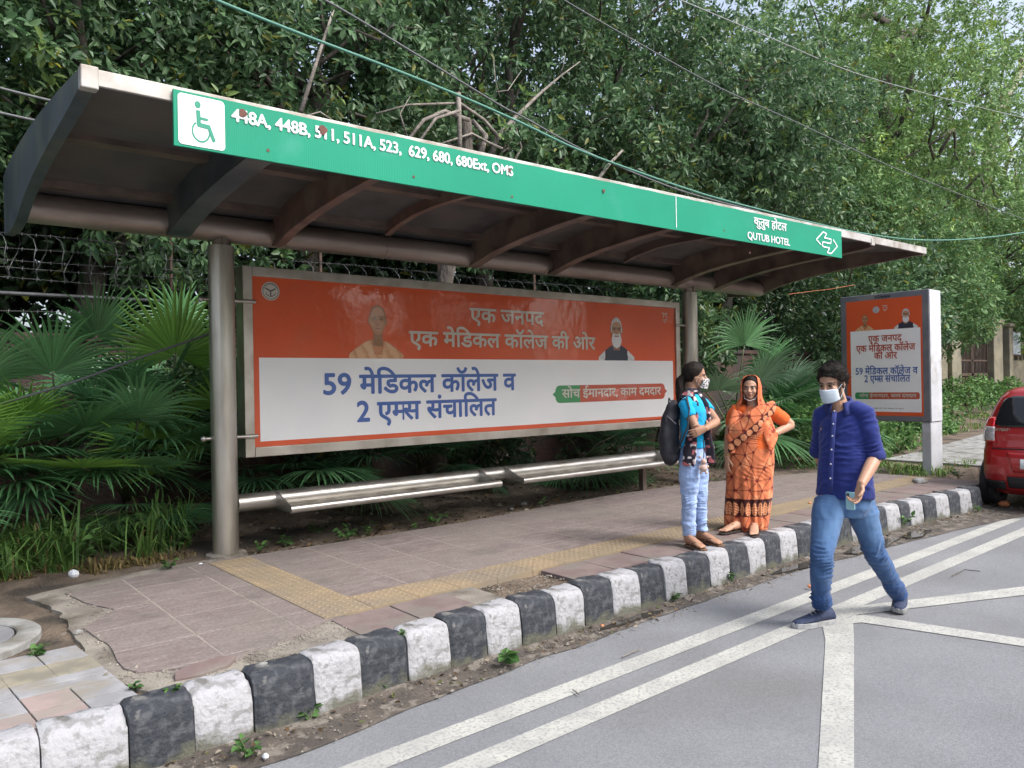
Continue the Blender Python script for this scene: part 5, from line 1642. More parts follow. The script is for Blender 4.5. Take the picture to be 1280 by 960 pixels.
def head_shapes(mb, f, k=1.0, male=True):
    B = lambda c, r: mb.ball(f.p(*(k * np.array(c))), r[0] * k, r[1] * k, r[2] * k, nu=18, nv=12, M=f.M())
    B((0, -.012, .028), (.075, .096, .088)); B((0, .02, -.03), (.062, .070, .080))
    B((0, .045, -.088), (.036 if male else .03, .036, .028)); B((0, .01, -.07), (.052 if male else .046, .06, .04))
    mb.tube([f.p(0, .086 * k, .008 * k), f.p(0, .096 * k, -.012 * k), f.p(0, .106 * k, -.034 * k), f.p(0, .09 * k, -.045 * k)], [.008 * k, .010 * k, .0155 * k, .010 * k], n=10)
    B((0, .07, .018), (.054, .022, .014))
    for s in (-1, 1):
        B((s * .034, .056, -.034), (.028, .028, .028)); B((s * .076, -.008, -.012), (.011, .022, .033)); B((s * .032, .076, -.002), (.016, .012, .011)); B((s * .011, .092, -.038), (.009, .012, .008))
    B((0, .081, -.060), (.025, .014, .007)); B((0, .080, -.071), (.021, .014, .008))


def hand(mb, wrist, d, n, thumb, k=1.0, curl=.5, curls=None):
    """palm and five fingers: d along the hand, n out of the palm (fingers curl towards n), thumb towards the side"""
    w = Vector(wrist); d = Vector(d).normalized(); n = Vector(n); n = (n - d * n.dot(d)).normalized(); s = d.cross(n)
    if s.dot(Vector(thumb)) < 0: s = -s
    P = lambda a, b, c: w + d * (a * k) + s * (b * k) + n * (c * k)
    mb.tube([P(-.02, 0, 0), P(.02, 0, 0), P(.06, .002, 0), P(.095, .002, .002)], [.026 * k, .032 * k, .040 * k, .038 * k], n=14, ry=[.02 * k, .018 * k, .015 * k, .012 * k], side=s)
    Ls = (.072, .080, .075, .058); off = (.030, .010, -.011, -.031)
    for i in range(4):
        c = (curls[i] if curls else curl * (1 + .12 * i))
        a = 0.25 * c; p = P(.085, off[i], 0); pts = [P(.06, off[i], 0), p]
        for q, f in enumerate((.45, .32, .26)):
            a += c * (.75 if q else .55)
            p = p + (d * math.cos(a) + n * math.sin(a) + s * (.10 * off[i] / .03)) * (Ls[i] * f * k * 1.02)
            pts.append(p)
        mb.tube(pts, [.0095 * k, .0095 * k, .0088 * k, .0080 * k, .0062 * k], n=8)
    a = .9
    pts = [P(.015, .022, .004), P(.040, .046, .012), P(.068, .058, .022 + .012 * curl), P(.090, .056, .030 + .02 * curl)]
    mb.tube(pts, [.015 * k, .012 * k, .0105 * k, .008 * k], n=8)
    return P


M_SKIN = mat("skin", (1, 1, 1), rough=0.5, vcol=True, spec=.4, bump=.08, bscale=300, bdist=.002)
M_CLOTH = mat("cloth", (1, 1, 1), rough=0.9, vcol=True, spec=.2, sheen=.15, bump=.25, bscale=220, bdist=.003)
M_HAIR = mat("black_hair", (0.010, 0.008, 0.007), rough=0.62, spec=.12, var=(0.020, 0.015, 0.012), vscale=30, bump=.9, bscale=120, bdist=.006, stretch=(1, 1, .35))
M_MASK = mat("mask_fabric", (0.60, 0.68, 0.76), rough=.85)
M_SHOE = mat("navy_knit_shoe", (0.022, 0.032, 0.075), rough=.8, var=(0.035, 0.05, 0.10), vscale=60, bump=.5, bscale=160, bdist=.003)
M_SOLE = mat("grey_shoe_sole", (0.34, 0.34, 0.35), rough=.7, var=(.26, .26, .26), vscale=20)


def paint_face(me, f, k, skin, kind):
    c = get_co(me); L_ = f.loc(c) / k; n = len(c)
    col = np.tile(np.array(skin), (n, 1)) * (1 + .10 * fbm(c * 22, 3, 3))[:, None]
    x, y, z = L_.T
    near = (np.abs(x) < .12) & (np.abs(z) < .16) & (np.abs(y) < .16)
    front = near & (y > .03)

    def put(m, cc, a=1.0):
        m = np.asarray(m, float)[:, None] * a
        col[:] = col * (1 - m) + np.array(cc) * m
    g = lambda cx, cz, rx, rz: np.exp(-(((x - cx) / rx) ** 2 + ((z - cz) / rz) ** 2))
    s = np.array(skin)
    for sg in (-1, 1):
        put(front * g(sg * .032, .002, .022, .014), s * .45, .75)
        put(front & ((((x - sg * .032) / .016) ** 2 + ((z - .000) / .0065) ** 2) < 1), (.34, .31, .29) if kind != 'beard' else s * .3)
        put(front & ((((x - sg * .032) / .0075) ** 2 + ((z - .000) / .0075) ** 2) < 1), (.012, .008, .006))
        put(front & ((((x - sg * .033) / .024) ** 2 + ((z - .0215 + 6 * (x - sg * .033) ** 2) / .0055) ** 2) < 1), (.018, .012, .01), .9)
        put(front & ((((x - sg * .032) / .018) ** 2 + ((z - .0075) / .0028) ** 2) < 1), (.01, .008, .006), .9)
    put(front & (((x / .018) ** 2 + ((z + .066) / .010) ** 2) < 1), s * np.array([.62, .40, .40]) + np.array([.03, 0, 0]), .9)
    put(front & (((x / .014) ** 2 + ((z + .0655) / .0016) ** 2) < 1), s * .3, .8)
    put(near & (y < .03) & (np.abs(x) > .06), s * .85, .6)
    if kind == 'beard':
        b = near & (y > -.02) & (z < -.03 - .45 * np.maximum(.055 - np.abs(x), 0)) & (z > -.125)
        put(b & ~((((x / .026) ** 2 + ((z + .066) / .012) ** 2) < 1)), (.02, .015, .012), .85)
        put(near & (np.abs(x) > .055) & (y > -.005) & (y < .04) & (z < .03) & (z > -.06), (.02, .015, .012), .8)
    if kind == 'bindi':
        put(front & ((x / .004) ** 2 + ((z - .032) / .004) ** 2 < 1), (.25, .01, .02))
    return col


def hair_cap(f, k, thick, front_z, back_z, seed, side_z=-.02, ruff=.008):
    """hair as a shell grown from the skull; the hairline runs front_z at the brow to back_z at the nape"""
    V, Q = [], []
    nu, nv = 44, 20
    for layer in (1, 0):
        for j in range(nv + 1):
            for i in range(nu):
                a = 2 * math.pi * i / nu
                fr = math.cos(a)                         # 1 = forward
                lowz = np.interp(fr, [-1, -.55, -.05, .35, .75, 1], [back_z, back_z + .02, side_z, .02, front_z - .012, front_z])
                zt = .128
                t = j / nv
                el0 = math.asin(max(-.99, min(.99, (lowz - .028) / .1)))
                el = el0 + (math.pi / 2 - el0) * t
                th = (thick * (.55 + .45 * min(1, t * 2.5))) if layer else -.006
                p = np.array([math.cos(el) * math.sin(a) * (.076 + th), -.012 + math.cos(el) * math.cos(a) * (.097 + th), .028 + math.sin(el) * (.088 + th * 1.25)])
                V.append(p)
    V = np.array(V)
    n = nu * (nv + 1)
    for L_ in (0, 1):
        for j in range(nv):
            for i in range(nu):
                q = (L_ * n + j * nu + i, L_ * n + j * nu + (i + 1) % nu, L_ * n + (j + 1) * nu + (i + 1) % nu, L_ * n + (j + 1) * nu + i)
                Q.append(q if L_ == 0 else q[::-1])
    for i in range(nu):
        Q.append((i, n + i, n + (i + 1) % nu, (i + 1) % nu))
    outer = np.arange(len(V)) < n
    V[outer] += unit(V[outer] - np.array([0, -.01, .02])) * (ruff * fbm(V[outer] * np.array([30, 30, 55]), seed, 3))[:, None]
    W = np.array([f.p(*(k * p)) for p in V])
    return np_mesh("hair", W, Q)


def shoe(parent, heel, toe, up, w=.098, k=1.0):
    """trainer: upper and sole as two meshes"""
    h, t = Vector(heel), Vector(toe); d = (t - h); L_ = d.length; d.normalize(); up = Vector(up); up = (up - d * up.dot(d)).normalized(); s = d.cross(up)
    b = MB(); rings = []
    for f, wd, hh in ((0, .55, .08), (.05, .72, .112), (.2, .78, .122), (.34, .84, .116), (.5, .96, .092), (.66, 1.0, .074), (.82, .92, .062), (.94, .70, .054), (1.0, .38, .044)):
        c = h + d * (L_ * f); ring = []
        for a in np.linspace(0, 2 * math.pi, 15)[:14]:
            x = math.cos(a); z = math.sin(a)
            ring.append(c + s * (x * wd * w / 2 * (1 if z < .3 else 1 - .45 * (z - .3))) + up * (.028 + (z * .5 + .5) * (hh - .026)))
        rings.append(ring)
    b.loft(rings)
    u_ = b.build("shoe", M_SHOE, parent, smooth=True, sharp=60)
    b = MB(); out = []
    prof = [(-.02, .0), (.0, .62), (.1, .80), (.3, .82), (.5, .98), (.68, 1.05), (.85, .95), (.97, .66), (1.03, .0)]
    pl = [(f * L_, wd * w / 2) for f, wd in prof] + [(f * L_, -wd * w / 2) for f, wd in prof[-2:0:-1]]
    b.prism(pl, lambda u, v, q: h + d * u + s * v + up * (q + .02 * max(0, (u / L_ - .8)) * 1.2), .037)
    b.build("sole", M_SOLE, u_, bevel=.005)
    for q in range(3):                                            # laces
        c = h + d * (L_ * (.42 + .08 * q)) + up * (.108 - .012 * q)
        bb_ = MB(); bb_.tube([c - s * .022, c + up * .006, c + s * .022], .003, n=6)
        bb_.build("lace", M_SOLE, u_)
    return u_


# ------------------------------------------------------------------ the man walking on the road
SKM = (0.44, 0.25, 0.165)
g_t = (-ER * math.sin(R_(33)) + EF * math.cos(R_(33))).normalized()
L_t = _U.cross(g_t)
man = thing("person", "masked man in navy shirt and faded jeans walking on the road, phone in hand", "person", tuple(pj(1060, 776, 5.3).xy) + (0,))
fm = Fr(pj(1039.5, 478.5, 5.30), (-ER * math.sin(R_(50)) + EF * math.cos(R_(50)) - _U * .27).normalized(), (0, 0, 1))
b = MB(); head_shapes(b, fm, 1.0)
neck0 = pj(1050, 512, 5.33)
b.tube([fm.p(0, -.035, -.03), fm.p(0, -.03, -.09), neck0, pj(1053, 525, 5.34)], [.055, .057, .062, .075], n=14)
chest = [pj(1053, 513, 5.34), pj(1056, 535, 5.33), pj(1056, 570, 5.32), pj(1055, 600, 5.33), pj(1054, 628, 5.34)]
b.tube(chest, [.09, .165, .155, .15, .15], n=16, ry=[.07, .10, .105, .105, .11], side=L_t)
shL, elL, wrL = pj(1081, 516, 5.22), pj(1094.5, 571, 5.18), pj(1076, 606, 5.02)
shR, elR, wrR = pj(1028, 518, 5.44), pj(1023.5, 565, 5.58), pj(1036, 598, 5.62)
for a, e, w_ in ((shL, elL, wrL), (shR, elR, wrR)):
    b.tube([a, a.lerp(e, .5), e], [.055, .05, .042], n=12)
    b.tube([e, e.lerp(w_, .35), w_], [.042, .044, .029], n=12)
hd = (pj(1068, 634, 5.0) - wrL)
hand(b, wrL, hd, -ER * .8 + EF * .25 - _U * .1, EF * .7 - ER * .4 + _U * .2, 1.0, .8, [.55, .75, .85, .95])
hand(b, wrR, pj(1042, 628, 5.60) - wrR, ER, EF, 1.0, .5)
hpR, knR, anR = pj(1037, 624, 5.32), pj(1027, 698, 5.16), pj(1026, 758, 5.27)
hpL, knL, anL = pj(1073, 624, 5.34), pj(1092, 688, 5.38), pj(1124, 744, 5.57)
for h_, k_, a_ in ((hpR, knR, anR), (hpL, knL, anL)):
    b.tube([h_, h_.lerp(k_, .5), k_], [.085, .075, .055], n=12); b.tube([k_, k_.lerp(a_, .3), a_], [.055, .053, .036], n=12)
me = meld(b, .0048, 3)
set_col(me, paint_face(me, fm, 1.0, SKM, 'beard'))
finish("body", me, M_SKIN, man, smooth=True)
me = hair_cap(fm, 1.0, .021, .070, -.075, 5, .0, .014); me_hair = me; hair_m = finish("hair", me, M_HAIR, man, smooth=True)
# loose strands that break the outline of the hair
def strands(f, k, hair_me, parent, n, ln, wd, seed, back, m):
    r = np.random.default_rng(seed); c = get_co(hair_me)[:44 * 21] + np.array(OFF[parent.name]); L_ = f.loc(c) / k
    i = r.integers(0, len(c), n); P_ = c[i] + .004 * r.normal(size=(n, 3)); o_ = unit(L_[i] - np.array([0, -.01, .02]))
    d = o_ * .14 + back * np.array([.5, -1, 0]) + np.array([0, 0, -.15]) + .25 * r.normal(size=(n, 3))
    Mx = np.array([f.x, f.y, f.z])
    D_ = d @ Mx; N_ = o_ @ Mx
    l_ = ln * (.5 + r.random(n))
    leaf_cloud("strands", P_, D_, N_, l_, np.full(n, wd), np.tile((.012, .010, .009), (n, 1)), m, parent, fold=.1)


M_STRAND = mat("hair_strand", (1, 1, 1), rough=.6, vcol=True, spec=.12)
strands(fm, 1.0, me_hair, hair_m, 1500, .022, .0032, 5, .9, M_STRAND)
# face mask
def face_mask(f, k, parent, m, z0=-.118, z1=-.018, yo=.013, low=False):
    V, Q = [], []
    nu, nv = 15, 9
    for j in range(nv):
        for i in range(nu):
            u = (i / (nu - 1)) * 2 - 1; v = j / (nv - 1)
            x = .066 * math.sin(u * 1.45); z = z0 + (z1 - z0) * v
            y = .030 + .062 * math.cos(u * 1.42) + .024 * math.exp(-(u / .38) ** 2) * (.5 + .5 * v) * (1 - .25 * (v > .9)) - .012 * (1 - v) ** 2 + .0025 * math.cos(v * 19)
            V.append(f.p(k * x, k * (y + yo), k * (z + .012 * (abs(u) ** 2) * (.5 - v) * 2)))
    for j in range(nv - 1):
        for i in range(nu - 1):
            Q.append((j * nu + i, j * nu + i + 1, (j + 1) * nu + i + 1, (j + 1) * nu + i))
    o = finish("face_mask", np_mesh("face_mask", V, Q), m, parent, smooth=True)
    sm = o.modifiers.new("thick", 'SOLIDIFY'); sm.thickness = .003
    bm_ = MB()
    for s in (-1, 1):
        for (za, zb) in ((z1 - .012, .012), (z0 + .015, -.03)):
            bm_.tube([f.p(k * s * .066, k * .045, k * za), f.p(k * s * .078, k * .015, k * (za + zb) / 2), f.p(k * s * .082, k * -.012, k * zb)], .0018 * k, n=5)
    bm_.build("ear_loop", m, o)
    return o


face_mask(fm, 1.0, man, M_MASK)
# shirt
b = MB()
b.tube([pj(1052, 511, 5.335), pj(1053, 514, 5.335), pj(1055, 522, 5.33), pj(1057, 540, 5.33), pj(1057, 572, 5.31), pj(1056, 600, 5.31), pj(1056, 619, 5.32), pj(1056, 621, 5.32)],
       [.066, .090, .148, .172, .172, .178, .188, .184], n=26, ry=[.060, .070, .100, .125, .130, .132, .130, .125], side=L_t)
for a, e in ((shL, elL), (shR, elR)):
    dn = (e - a).normalized()
    b.tube([pj(1053, 511, 5.335), pj(1053, 511, 5.335).lerp(a, .6) + _U * .012, a - _U * .004, a.lerp(e, .35), a.lerp(e, .7), e - dn * .005, e + (e - a) * .02], [.048, .058, .063, .062, .058, .057, .055], n=16)
me = meld(b, .0075, 6)
ruffle(me, .006, 6.5, 31, (1, 1, .75)); ruffle(me, .0035, 13, 32, (1, 1, 1.5), lambda c: .4 + .9 * (c[:, 2] < 1.0))
for a, e, q in ((shL, elL, 33), (shR, elR, 36)):
    creases(me, .010, .055, a.lerp(e, .82), e - a, .07, q); creases(me, .007, .07, a.lerp(e, .25), e - a, .07, q + 1)
creases(me, .008, .085, pj(1050, 603, 5.2), (.25, .1, 1), .07, 38); creases(me, .007, .10, pj(1043, 560, 5.2), (.5, .3, 1), .16, 39); creases(me, .007, .09, pj(1075, 545, 5.2), (-.6, .2, 1), .12, 40)
c = get_co(me); base = np.array(srgb(40, 51, 114))
col = base * (1 + .12 * fbm(c * 9, 4, 3))[:, None] * (1 + .10 * (np.sin(c[:, 2] * 900) * .5))[:, None]
set_col(me, col)
shirt = finish("shirt", me, M_CLOTH, man, smooth=True)
M_NAVY = mat("navy_cloth", srgb(40, 51, 114), rough=.9, var=srgb(35, 45, 102), vscale=30)
for a, e, fwd in ((shL, elL, .02), (shR, elR, .02)):             # rolled cuffs
    dn = (e - a).normalized()
    b = MB(); b.tube([e - dn * .035, e - dn * .02, e + dn * .012, e + dn * .022], [.062, .066, .065, .058], n=20); b.build("cuff", M_NAVY, shirt, smooth=True)
# collar: a standing band with two leaves
V, Q = [], []
nc = pj(1049.5, 503.5, 5.322)
fc = Fr(nc, g_t)
for j, (rr_, z) in enumerate(((.063, -.014), (.065, .016), (.076, .020), (.100, -.030))):
    for i in range(25):
        a = R_(28 + 304 * i / 24)
        tip = max(0, 1 - min(i, 24 - i) / 5) if j == 3 else 0
        V.append(fc.p(rr_ * 1.02 * math.sin(a), rr_ * (.98 + .22 * tip) * math.cos(a) - .012, z - .30 * rr_ * math.cos(a) - .035 * tip))
for j in range(3):
    for i in range(24):
        Q.append((j * 25 + i, j * 25 + i + 1, (j + 1) * 25 + i + 1, (j + 1) * 25 + i))
o = finish("collar", np_mesh("collar", V, Q), M_NAVY, shirt, smooth=True); s_ = o.modifiers.new("t", 'SOLIDIFY'); s_.thickness = .004
b = MB()
ch = [pj(1055, 521, 5.33), pj(1057, 572, 5.31), pj(1056, 619, 5.32)]
pk = [pj(1043, 514, 5.24), pj(1041.5, 530, 5.205), pj(1040.5, 545, 5.19), pj(1039.5, 562, 5.18), pj(1038.5, 580, 5.178), pj(1038, 598, 5.175), pj(1037.5, 616, 5.18)]
M_BTN = mat("shirt_button", (.45, .45, .5), rough=.4)
bt_ = MB()
for q, p in enumerate(pk[:6]):
    bt_ = MB(); bt_.ball(p + g_t * .004, .0065, .0065, .0065, nu=8, nv=6); bt_.build("button", M_BTN, shirt)
b.tube(pk, .016, n=8, ry=.004, side=L_t); b.build("placket", M_NAVY, shirt, smooth=True)
# jeans
b = MB()
b.tube([pj(1056, 606, 5.33), pj(1056, 618, 5.33), pj(1055, 632, 5.33), pj(1055, 645, 5.33)], [.156, .166, .166, .125], n=20, ry=[.11, .12, .122, .09], side=L_t)
b.tube([hpR, hpR.lerp(knR, .3), hpR.lerp(knR, .65), knR, knR.lerp(anR, .3), knR.lerp(anR, .65), anR - _U * .0, anR - _U * .012], [.096, .100, .084, .071, .069, .062, .061, .060], n=18)
hmL = anL.lerp(knL, .02)
b.tube([hpL, hpL.lerp(knL, .3), hpL.lerp(knL, .65), knL, knL.lerp(hmL, .35), knL.lerp(hmL, .7), hmL, hmL + (hmL - knL) * .05], [.096, .100, .084, .070, .067, .060, .058, .058], n=18)
me = meld(b, .0075, 6)
c0 = get_co(me)
ruffle(me, .008, 7, 41, (1, 1, 1.3), lambda c: .35 + .8 * np.exp(-((c[:, 2] - .46) / .12) ** 2) + 1.0 * (c[:, 2] < .22) + .5 * (c[:, 2] > .75)); ruffle(me, .003, 17, 42, (1, 1, .6))
for h_, k_, a_, q in ((hpR, knR, anR, 43), (hpL, knL, hmL, 47)):
    creases(me, .011, .06, k_, a_ - h_, .10, q); creases(me, .012, .038, a_ + (k_ - a_) * .10, a_ - k_, .07, q + 1); creases(me, .009, .075, h_, k_ - h_, .09, q + 2); creases(me, .006, .09, k_.lerp(a_, .5), a_ - k_, .12, q + 3)
c = get_co(me)
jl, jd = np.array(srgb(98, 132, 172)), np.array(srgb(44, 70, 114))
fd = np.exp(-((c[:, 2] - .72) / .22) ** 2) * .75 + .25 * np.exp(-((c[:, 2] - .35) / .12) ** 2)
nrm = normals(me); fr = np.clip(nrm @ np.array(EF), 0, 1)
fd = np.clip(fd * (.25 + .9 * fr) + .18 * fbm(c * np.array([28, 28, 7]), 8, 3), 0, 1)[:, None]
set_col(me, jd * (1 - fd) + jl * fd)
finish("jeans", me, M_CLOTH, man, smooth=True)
shoe(man, at(1042, 779, .0), at(992, 786, .0), (0, 0, 1), .102)
tl = at(1122, 769, 0.0)
sh2 = shoe(man, pj(1127, 752, 5.66), tl + Vector((0, 0, .01)), _U * .75 + _F * -.2 + EF * .0 + _U * .2, .10)
# phone held in the left hand
ph = thing("phone", "pale blue phone held in the walking man's hand", "phone", tuple(pj(1062.5, 627, 4.965)))
fp = Fr(pj(1063, 626, 5.035), (EF * .62 - ER * .78).normalized(), (.12, 0, 1))
b = MB(); b.prism(rrect(-.031, -.058, .031, .058, .009), lambda u, v, w: fp.p(u * .95, w - .004, v), .009); b.build("case", mat("pale_blue_phone", (.28, .52, .58), rough=.35, coat=.5), ph, bevel=.002)
b = MB(); b.prism(rrect(-.024, .024, -.004, .050, .006), lambda u, v, w: fp.p(u, w + .0055, v), .002); b.build("camera_bump", M_DARK, ph)

# ------------------------------------------------------------------ the young woman with the backpack
DG = 6.60
SKG = (0.37, 0.20, 0.125)
girl = thing("person", "young woman in turquoise T-shirt and pale jeans standing on the kerb, arms crossed", "person", tuple(pj(868, 683, DG).xy) + (.30,))
gg = (ER * .93 + EF * .36).normalized(); lg = _U.cross(gg)
kg = .93
fg_ = Fr(pj(869.5, 470.5, DG), (ER * .99 + EF * .10 - _U * .03).normalized())
b = MB(); head_shapes(b, fg_, kg, False)
b.tube([fg_.p(0, -.035, -.03), fg_.p(0, -.03, -.09), pj(864, 491, DG), pj(863, 500, DG)], [.045, .044, .048, .07], n=14)
ct = [pj(863, 494, DG), pj(866, 508, DG), pj(867, 530, DG), pj(866, 552, DG), pj(866, 575, DG), pj(866, 585, DG)]
b.tube(ct, [.07, .14, .125, .115, .15, .10], n=16, ry=[.055, .095, .10, .085, .11, .08], side=lg)
sR, eR, wR = pj(856, 506, DG - .14), pj(872, 539, DG - .215), pj(884, 534, DG - .12)
sL, eL, wL = pj(879, 505, DG + .10), pj(896, 527, DG - .10), pj(881, 536, DG - .285)
for a, e, w_ in ((sR, eR, wR), (sL, eL, wL)):
    b.tube([a, a.lerp(e, .5), e], [.042, .040, .034], n=12); b.tube([e, e.lerp(w_, .35), w_], [.034, .036, .024], n=12)
hand(b, wL, pj(869, 541, DG - .30) - wL, EF * -.9, _U, .88, .35)
hand(b, wR, pj(890, 531, DG - .05) - wR, ER * -.2 - EF * .8, _U, .88, .5)
hR, kR, aR = pj(862, 578, DG - .07), pj(861, 627, DG - .06), pj(861, 672, DG - .03)
hL, kL, aL = pj(872, 577, DG + .07), pj(874, 624, DG + .06), pj(876, 666, DG + .08)
for h_, k_, a_ in ((hR, kR, aR), (hL, kL, aL)):
    b.tube([h_, h_.lerp(k_, .5), k_], [.075, .065, .046], n=12); b.tube([k_, k_.lerp(a_, .3), a_], [.046, .044, .032], n=12)


def bare_foot(b, heel, toe, w=.085):
    h, t = Vector(heel), Vector(toe); d = t - h; L_ = d.length; d.normalize(); s = d.cross(_U)
    b.tube([h + _U * .035 - d * .005, h + d * L_ * .2 + _U * .045, h + d * L_ * .5 + _U * .036, h + d * L_ * .75 + _U * .022, h + d * L_ * .86 + _U * .018],
           [.030, .034, .038, .042, .036], n=12, ry=[.034, .042, .030, .018, .014], side=s)
    for q, (o, ln) in enumerate(((.030, .17), (.012, .16), (-.003, .145), (-.017, .125), (-.030, .10))):
        p0 = h + d * L_ * .78 + s * o + _U * .016
        b.tube([p0, p0 + d * L_ * ln * .8 + _U * .002, p0 + d * L_ * ln * 1.15 - _U * .002], [.012 if q == 0 else .009, .010 if q == 0 else .0075, .007], n=8)


zk = .302
feet = [(at(858.5, 680, zk + .01), at(881, 687, zk + .01)), (at(872.5, 674, zk + .01), at(903, 682, zk + .01))]
for (hl, te), an in zip(feet, (aR, aL)):
    bare_foot(b, hl, te)
    b.tube([an, hl + _U * .05], [.034, .034], n=12)
me = meld(b, .0048, 3); set_col(me, paint_face(me, fg_, kg, SKG, ''))
finish("body", me, M_SKIN, girl, smooth=True)
M_SANDAL = mat("tan_sandal", (0.16, 0.09, 0.055), rough=.7)
for hl, te in feet:
    d = (te - hl).normalized(); s = d.cross(_U); L_ = (te - hl).length
    b = MB()
    pl = [(f * L_, w_) for f, w_ in ((-.05, .012), (0, .03), (.2, .035), (.5, .036), (.75, .046), (.95, .036), (1.04, .012))]
    pl = pl + [(u, -v) for u, v in pl[::-1]]
    b.prism(pl, lambda u, v, w_: hl + d * u + s * v + _U * (w_ - .012), .013)
    sd_o = b.build("sandal", M_SANDAL, girl, bevel=.002)
    b = MB(); k0 = hl + d * L_ * .82 + _U * .03
    for sg in (-1, 1):
        b.tube([k0, hl + d * L_ * .62 + s * sg * .03 + _U * .045, hl + d * L_ * .42 + s * sg * .044 + _U * .008], .005, n=6)
    b.build("strap", M_SANDAL, sd_o)
me = hair_cap(fg_, kg, .020, .088, -.085, 15, -.015, .006); hair = finish("hair", me, M_HAIR, girl, smooth=True)

b = MB()
b.tube([fg_.p(0, -.09, .0), fg_.p(0, -.125, -.04), fg_.p(-.02, -.135, -.10), fg_.p(-.03, -.125, -.16), fg_.p(-.04, -.12, -.22), fg_.p(-.04, -.115, -.27), fg_.p(-.04, -.112, -.30)], [.035, .040, .040, .038, .034, .026, .010], n=12)
me = meld(b, .006, 2); ruffle(me, .006, 30, 3, (1, 1, .3)); finish("ponytail", me, M_HAIR, hair, smooth=True)
M_GMASK = mat("patterned_mask", (0.62, 0.60, 0.60), rough=.85, var=(.05, .05, .06), vscale=75, vdetail=1, vlo=.50, vhi=.54)
face_mask(fg_, kg, girl, M_GMASK)
# T-shirt
b = MB()
b.tube([pj(863.5, 492, DG), pj(864, 496, DG), pj(865, 503, DG), pj(866.5, 515, DG), pj(867, 530, DG), pj(867, 545, DG), pj(866.5, 557, DG), pj(866.5, 559, DG)], [.062, .085, .150, .155, .145, .138, .150, .145], n=24, ry=[.052, .065, .09, .112, .115, .105, .118, .112], side=lg)
for a, e in ((sR, eR), (sL, eL)):
    dn = (e - a).normalized()
    nb_ = pj(865, 498, DG)
    b.tube([nb_, nb_.lerp(a, .6) + _U * .006, a, a + dn * .06, a + dn * .105, a + dn * .112], [.04, .048, .053, .053, .053, .050], n=16)
me = meld(b, .0065, 5); ruffle(me, .004, 8, 51, (1, 1, 1.0))
creases(me, .007, .075, pj(866, 548, DG), (.1, .1, 1), .06, 52); creases(me, .006, .08, pj(862, 525, DG - .1), (.4, -.3, 1), .10, 53)
c = get_co(me); set_col(me, np.array(srgb(22, 158, 206)) * (1 + .06 * fbm(c * 9, 4, 3))[:, None])
finish("t_shirt", me, M_CLOTH, girl, smooth=True)
# jeans
b = MB()
b.tube([pj(866.5, 553, DG), pj(866.5, 560, DG), pj(866, 574, DG), pj(866, 588, DG)], [.118, .135, .162, .11], n=20, ry=[.09, .105, .125, .09], side=lg)
for h_, k_, a_ in ((hR, kR, aR), (hL, kL, aL)):
    e_ = a_ + _U * .035
    b.tube([h_, h_.lerp(k_, .35), h_.lerp(k_, .7), k_, k_.lerp(e_, .4), k_.lerp(e_, .8), e_, e_ - _U * .012], [.082, .086, .072, .061, .058, .053, .052, .051], n=16)
me = meld(b, .0065, 5); ruffle(me, .008, 9, 61, (1, 1, 1.6), lambda c: .4 + np.exp(-((c[:, 2] - .72) / .13) ** 2) + 1.0 * (c[:, 2] < .5)); ruffle(me, .003, 20, 62, (1, 1, 1))
for h_, k_, a_, q in ((hR, kR, aR, 63), (hL, kL, aL, 67)):
    creases(me, .008, .05, k_, a_ - h_, .09, q); creases(me, .007, .035, a_ + (k_ - a_) * .22, a_ - k_, .06, q + 1); creases(me, .007, .06, h_, k_ - h_, .08, q + 2)
c = get_co(me); f_ = np.clip(.5 + .5 * fbm(c * np.array([16, 16, 5]), 9, 3), 0, 1)[:, None]
set_col(me, np.array(srgb(128, 152, 196)) * (1 - f_) + np.array(srgb(172, 192, 226)) * f_)
finish("jeans", me, M_CLOTH, girl, smooth=True)
# scarf: dark with small pale flowers
b = MB()
b.tube([pj(853, 497, DG - .07), pj(862, 489, DG - .08), pj(870, 489, DG - .03), pj(874, 492, DG + .05), pj(866, 488, DG + .09), pj(856, 491, DG + .07), pj(852, 496, DG - .01)], [.020, .028, .026, .026, .026, .026, .02], n=12)
b.tube([pj(863, 492, DG - .09), pj(868, 503, DG - .11), pj(868, 520, DG - .125), pj(865, 540, DG - .135), pj(863, 556, DG - .15), pj(861, 575, DG - .165), pj(860, 582, DG - .16)], [.024, .032, .034, .040, .050, .056, .050], n=14, ry=[.018, .018, .018, .018, .018, .016, .014], side=gg)
b.tube([pj(874, 494, DG - .02), pj(882, 506, DG - .04), pj(885, 522, DG - .06), pj(884, 545, DG - .10), pj(887, 560, DG - .09), pj(888, 579, DG - .08)], [.022, .026, .028, .030, .036, .040], n=14, ry=[.016, .016, .016, .016, .015, .013], side=gg)
me = meld(b, .0055, 3); ruffle(me, .007, 14, 71, (1, 1, .5))
c = get_co(me); n1_ = fbm(c * 38, 5, 1); n2_ = fbm(c * 31 + 9, 6, 1)
col = np.tile(np.array((.022, .018, .028)), (len(c), 1)); col[n1_ > .42] = (.58, .50, .50); col[(n2_ > .5)] = (.42, .12, .13); col[(n1_ > .62)] = (.7, .66, .62)
set_col(me, col); finish("scarf", me, M_CLOTH, girl, smooth=True)
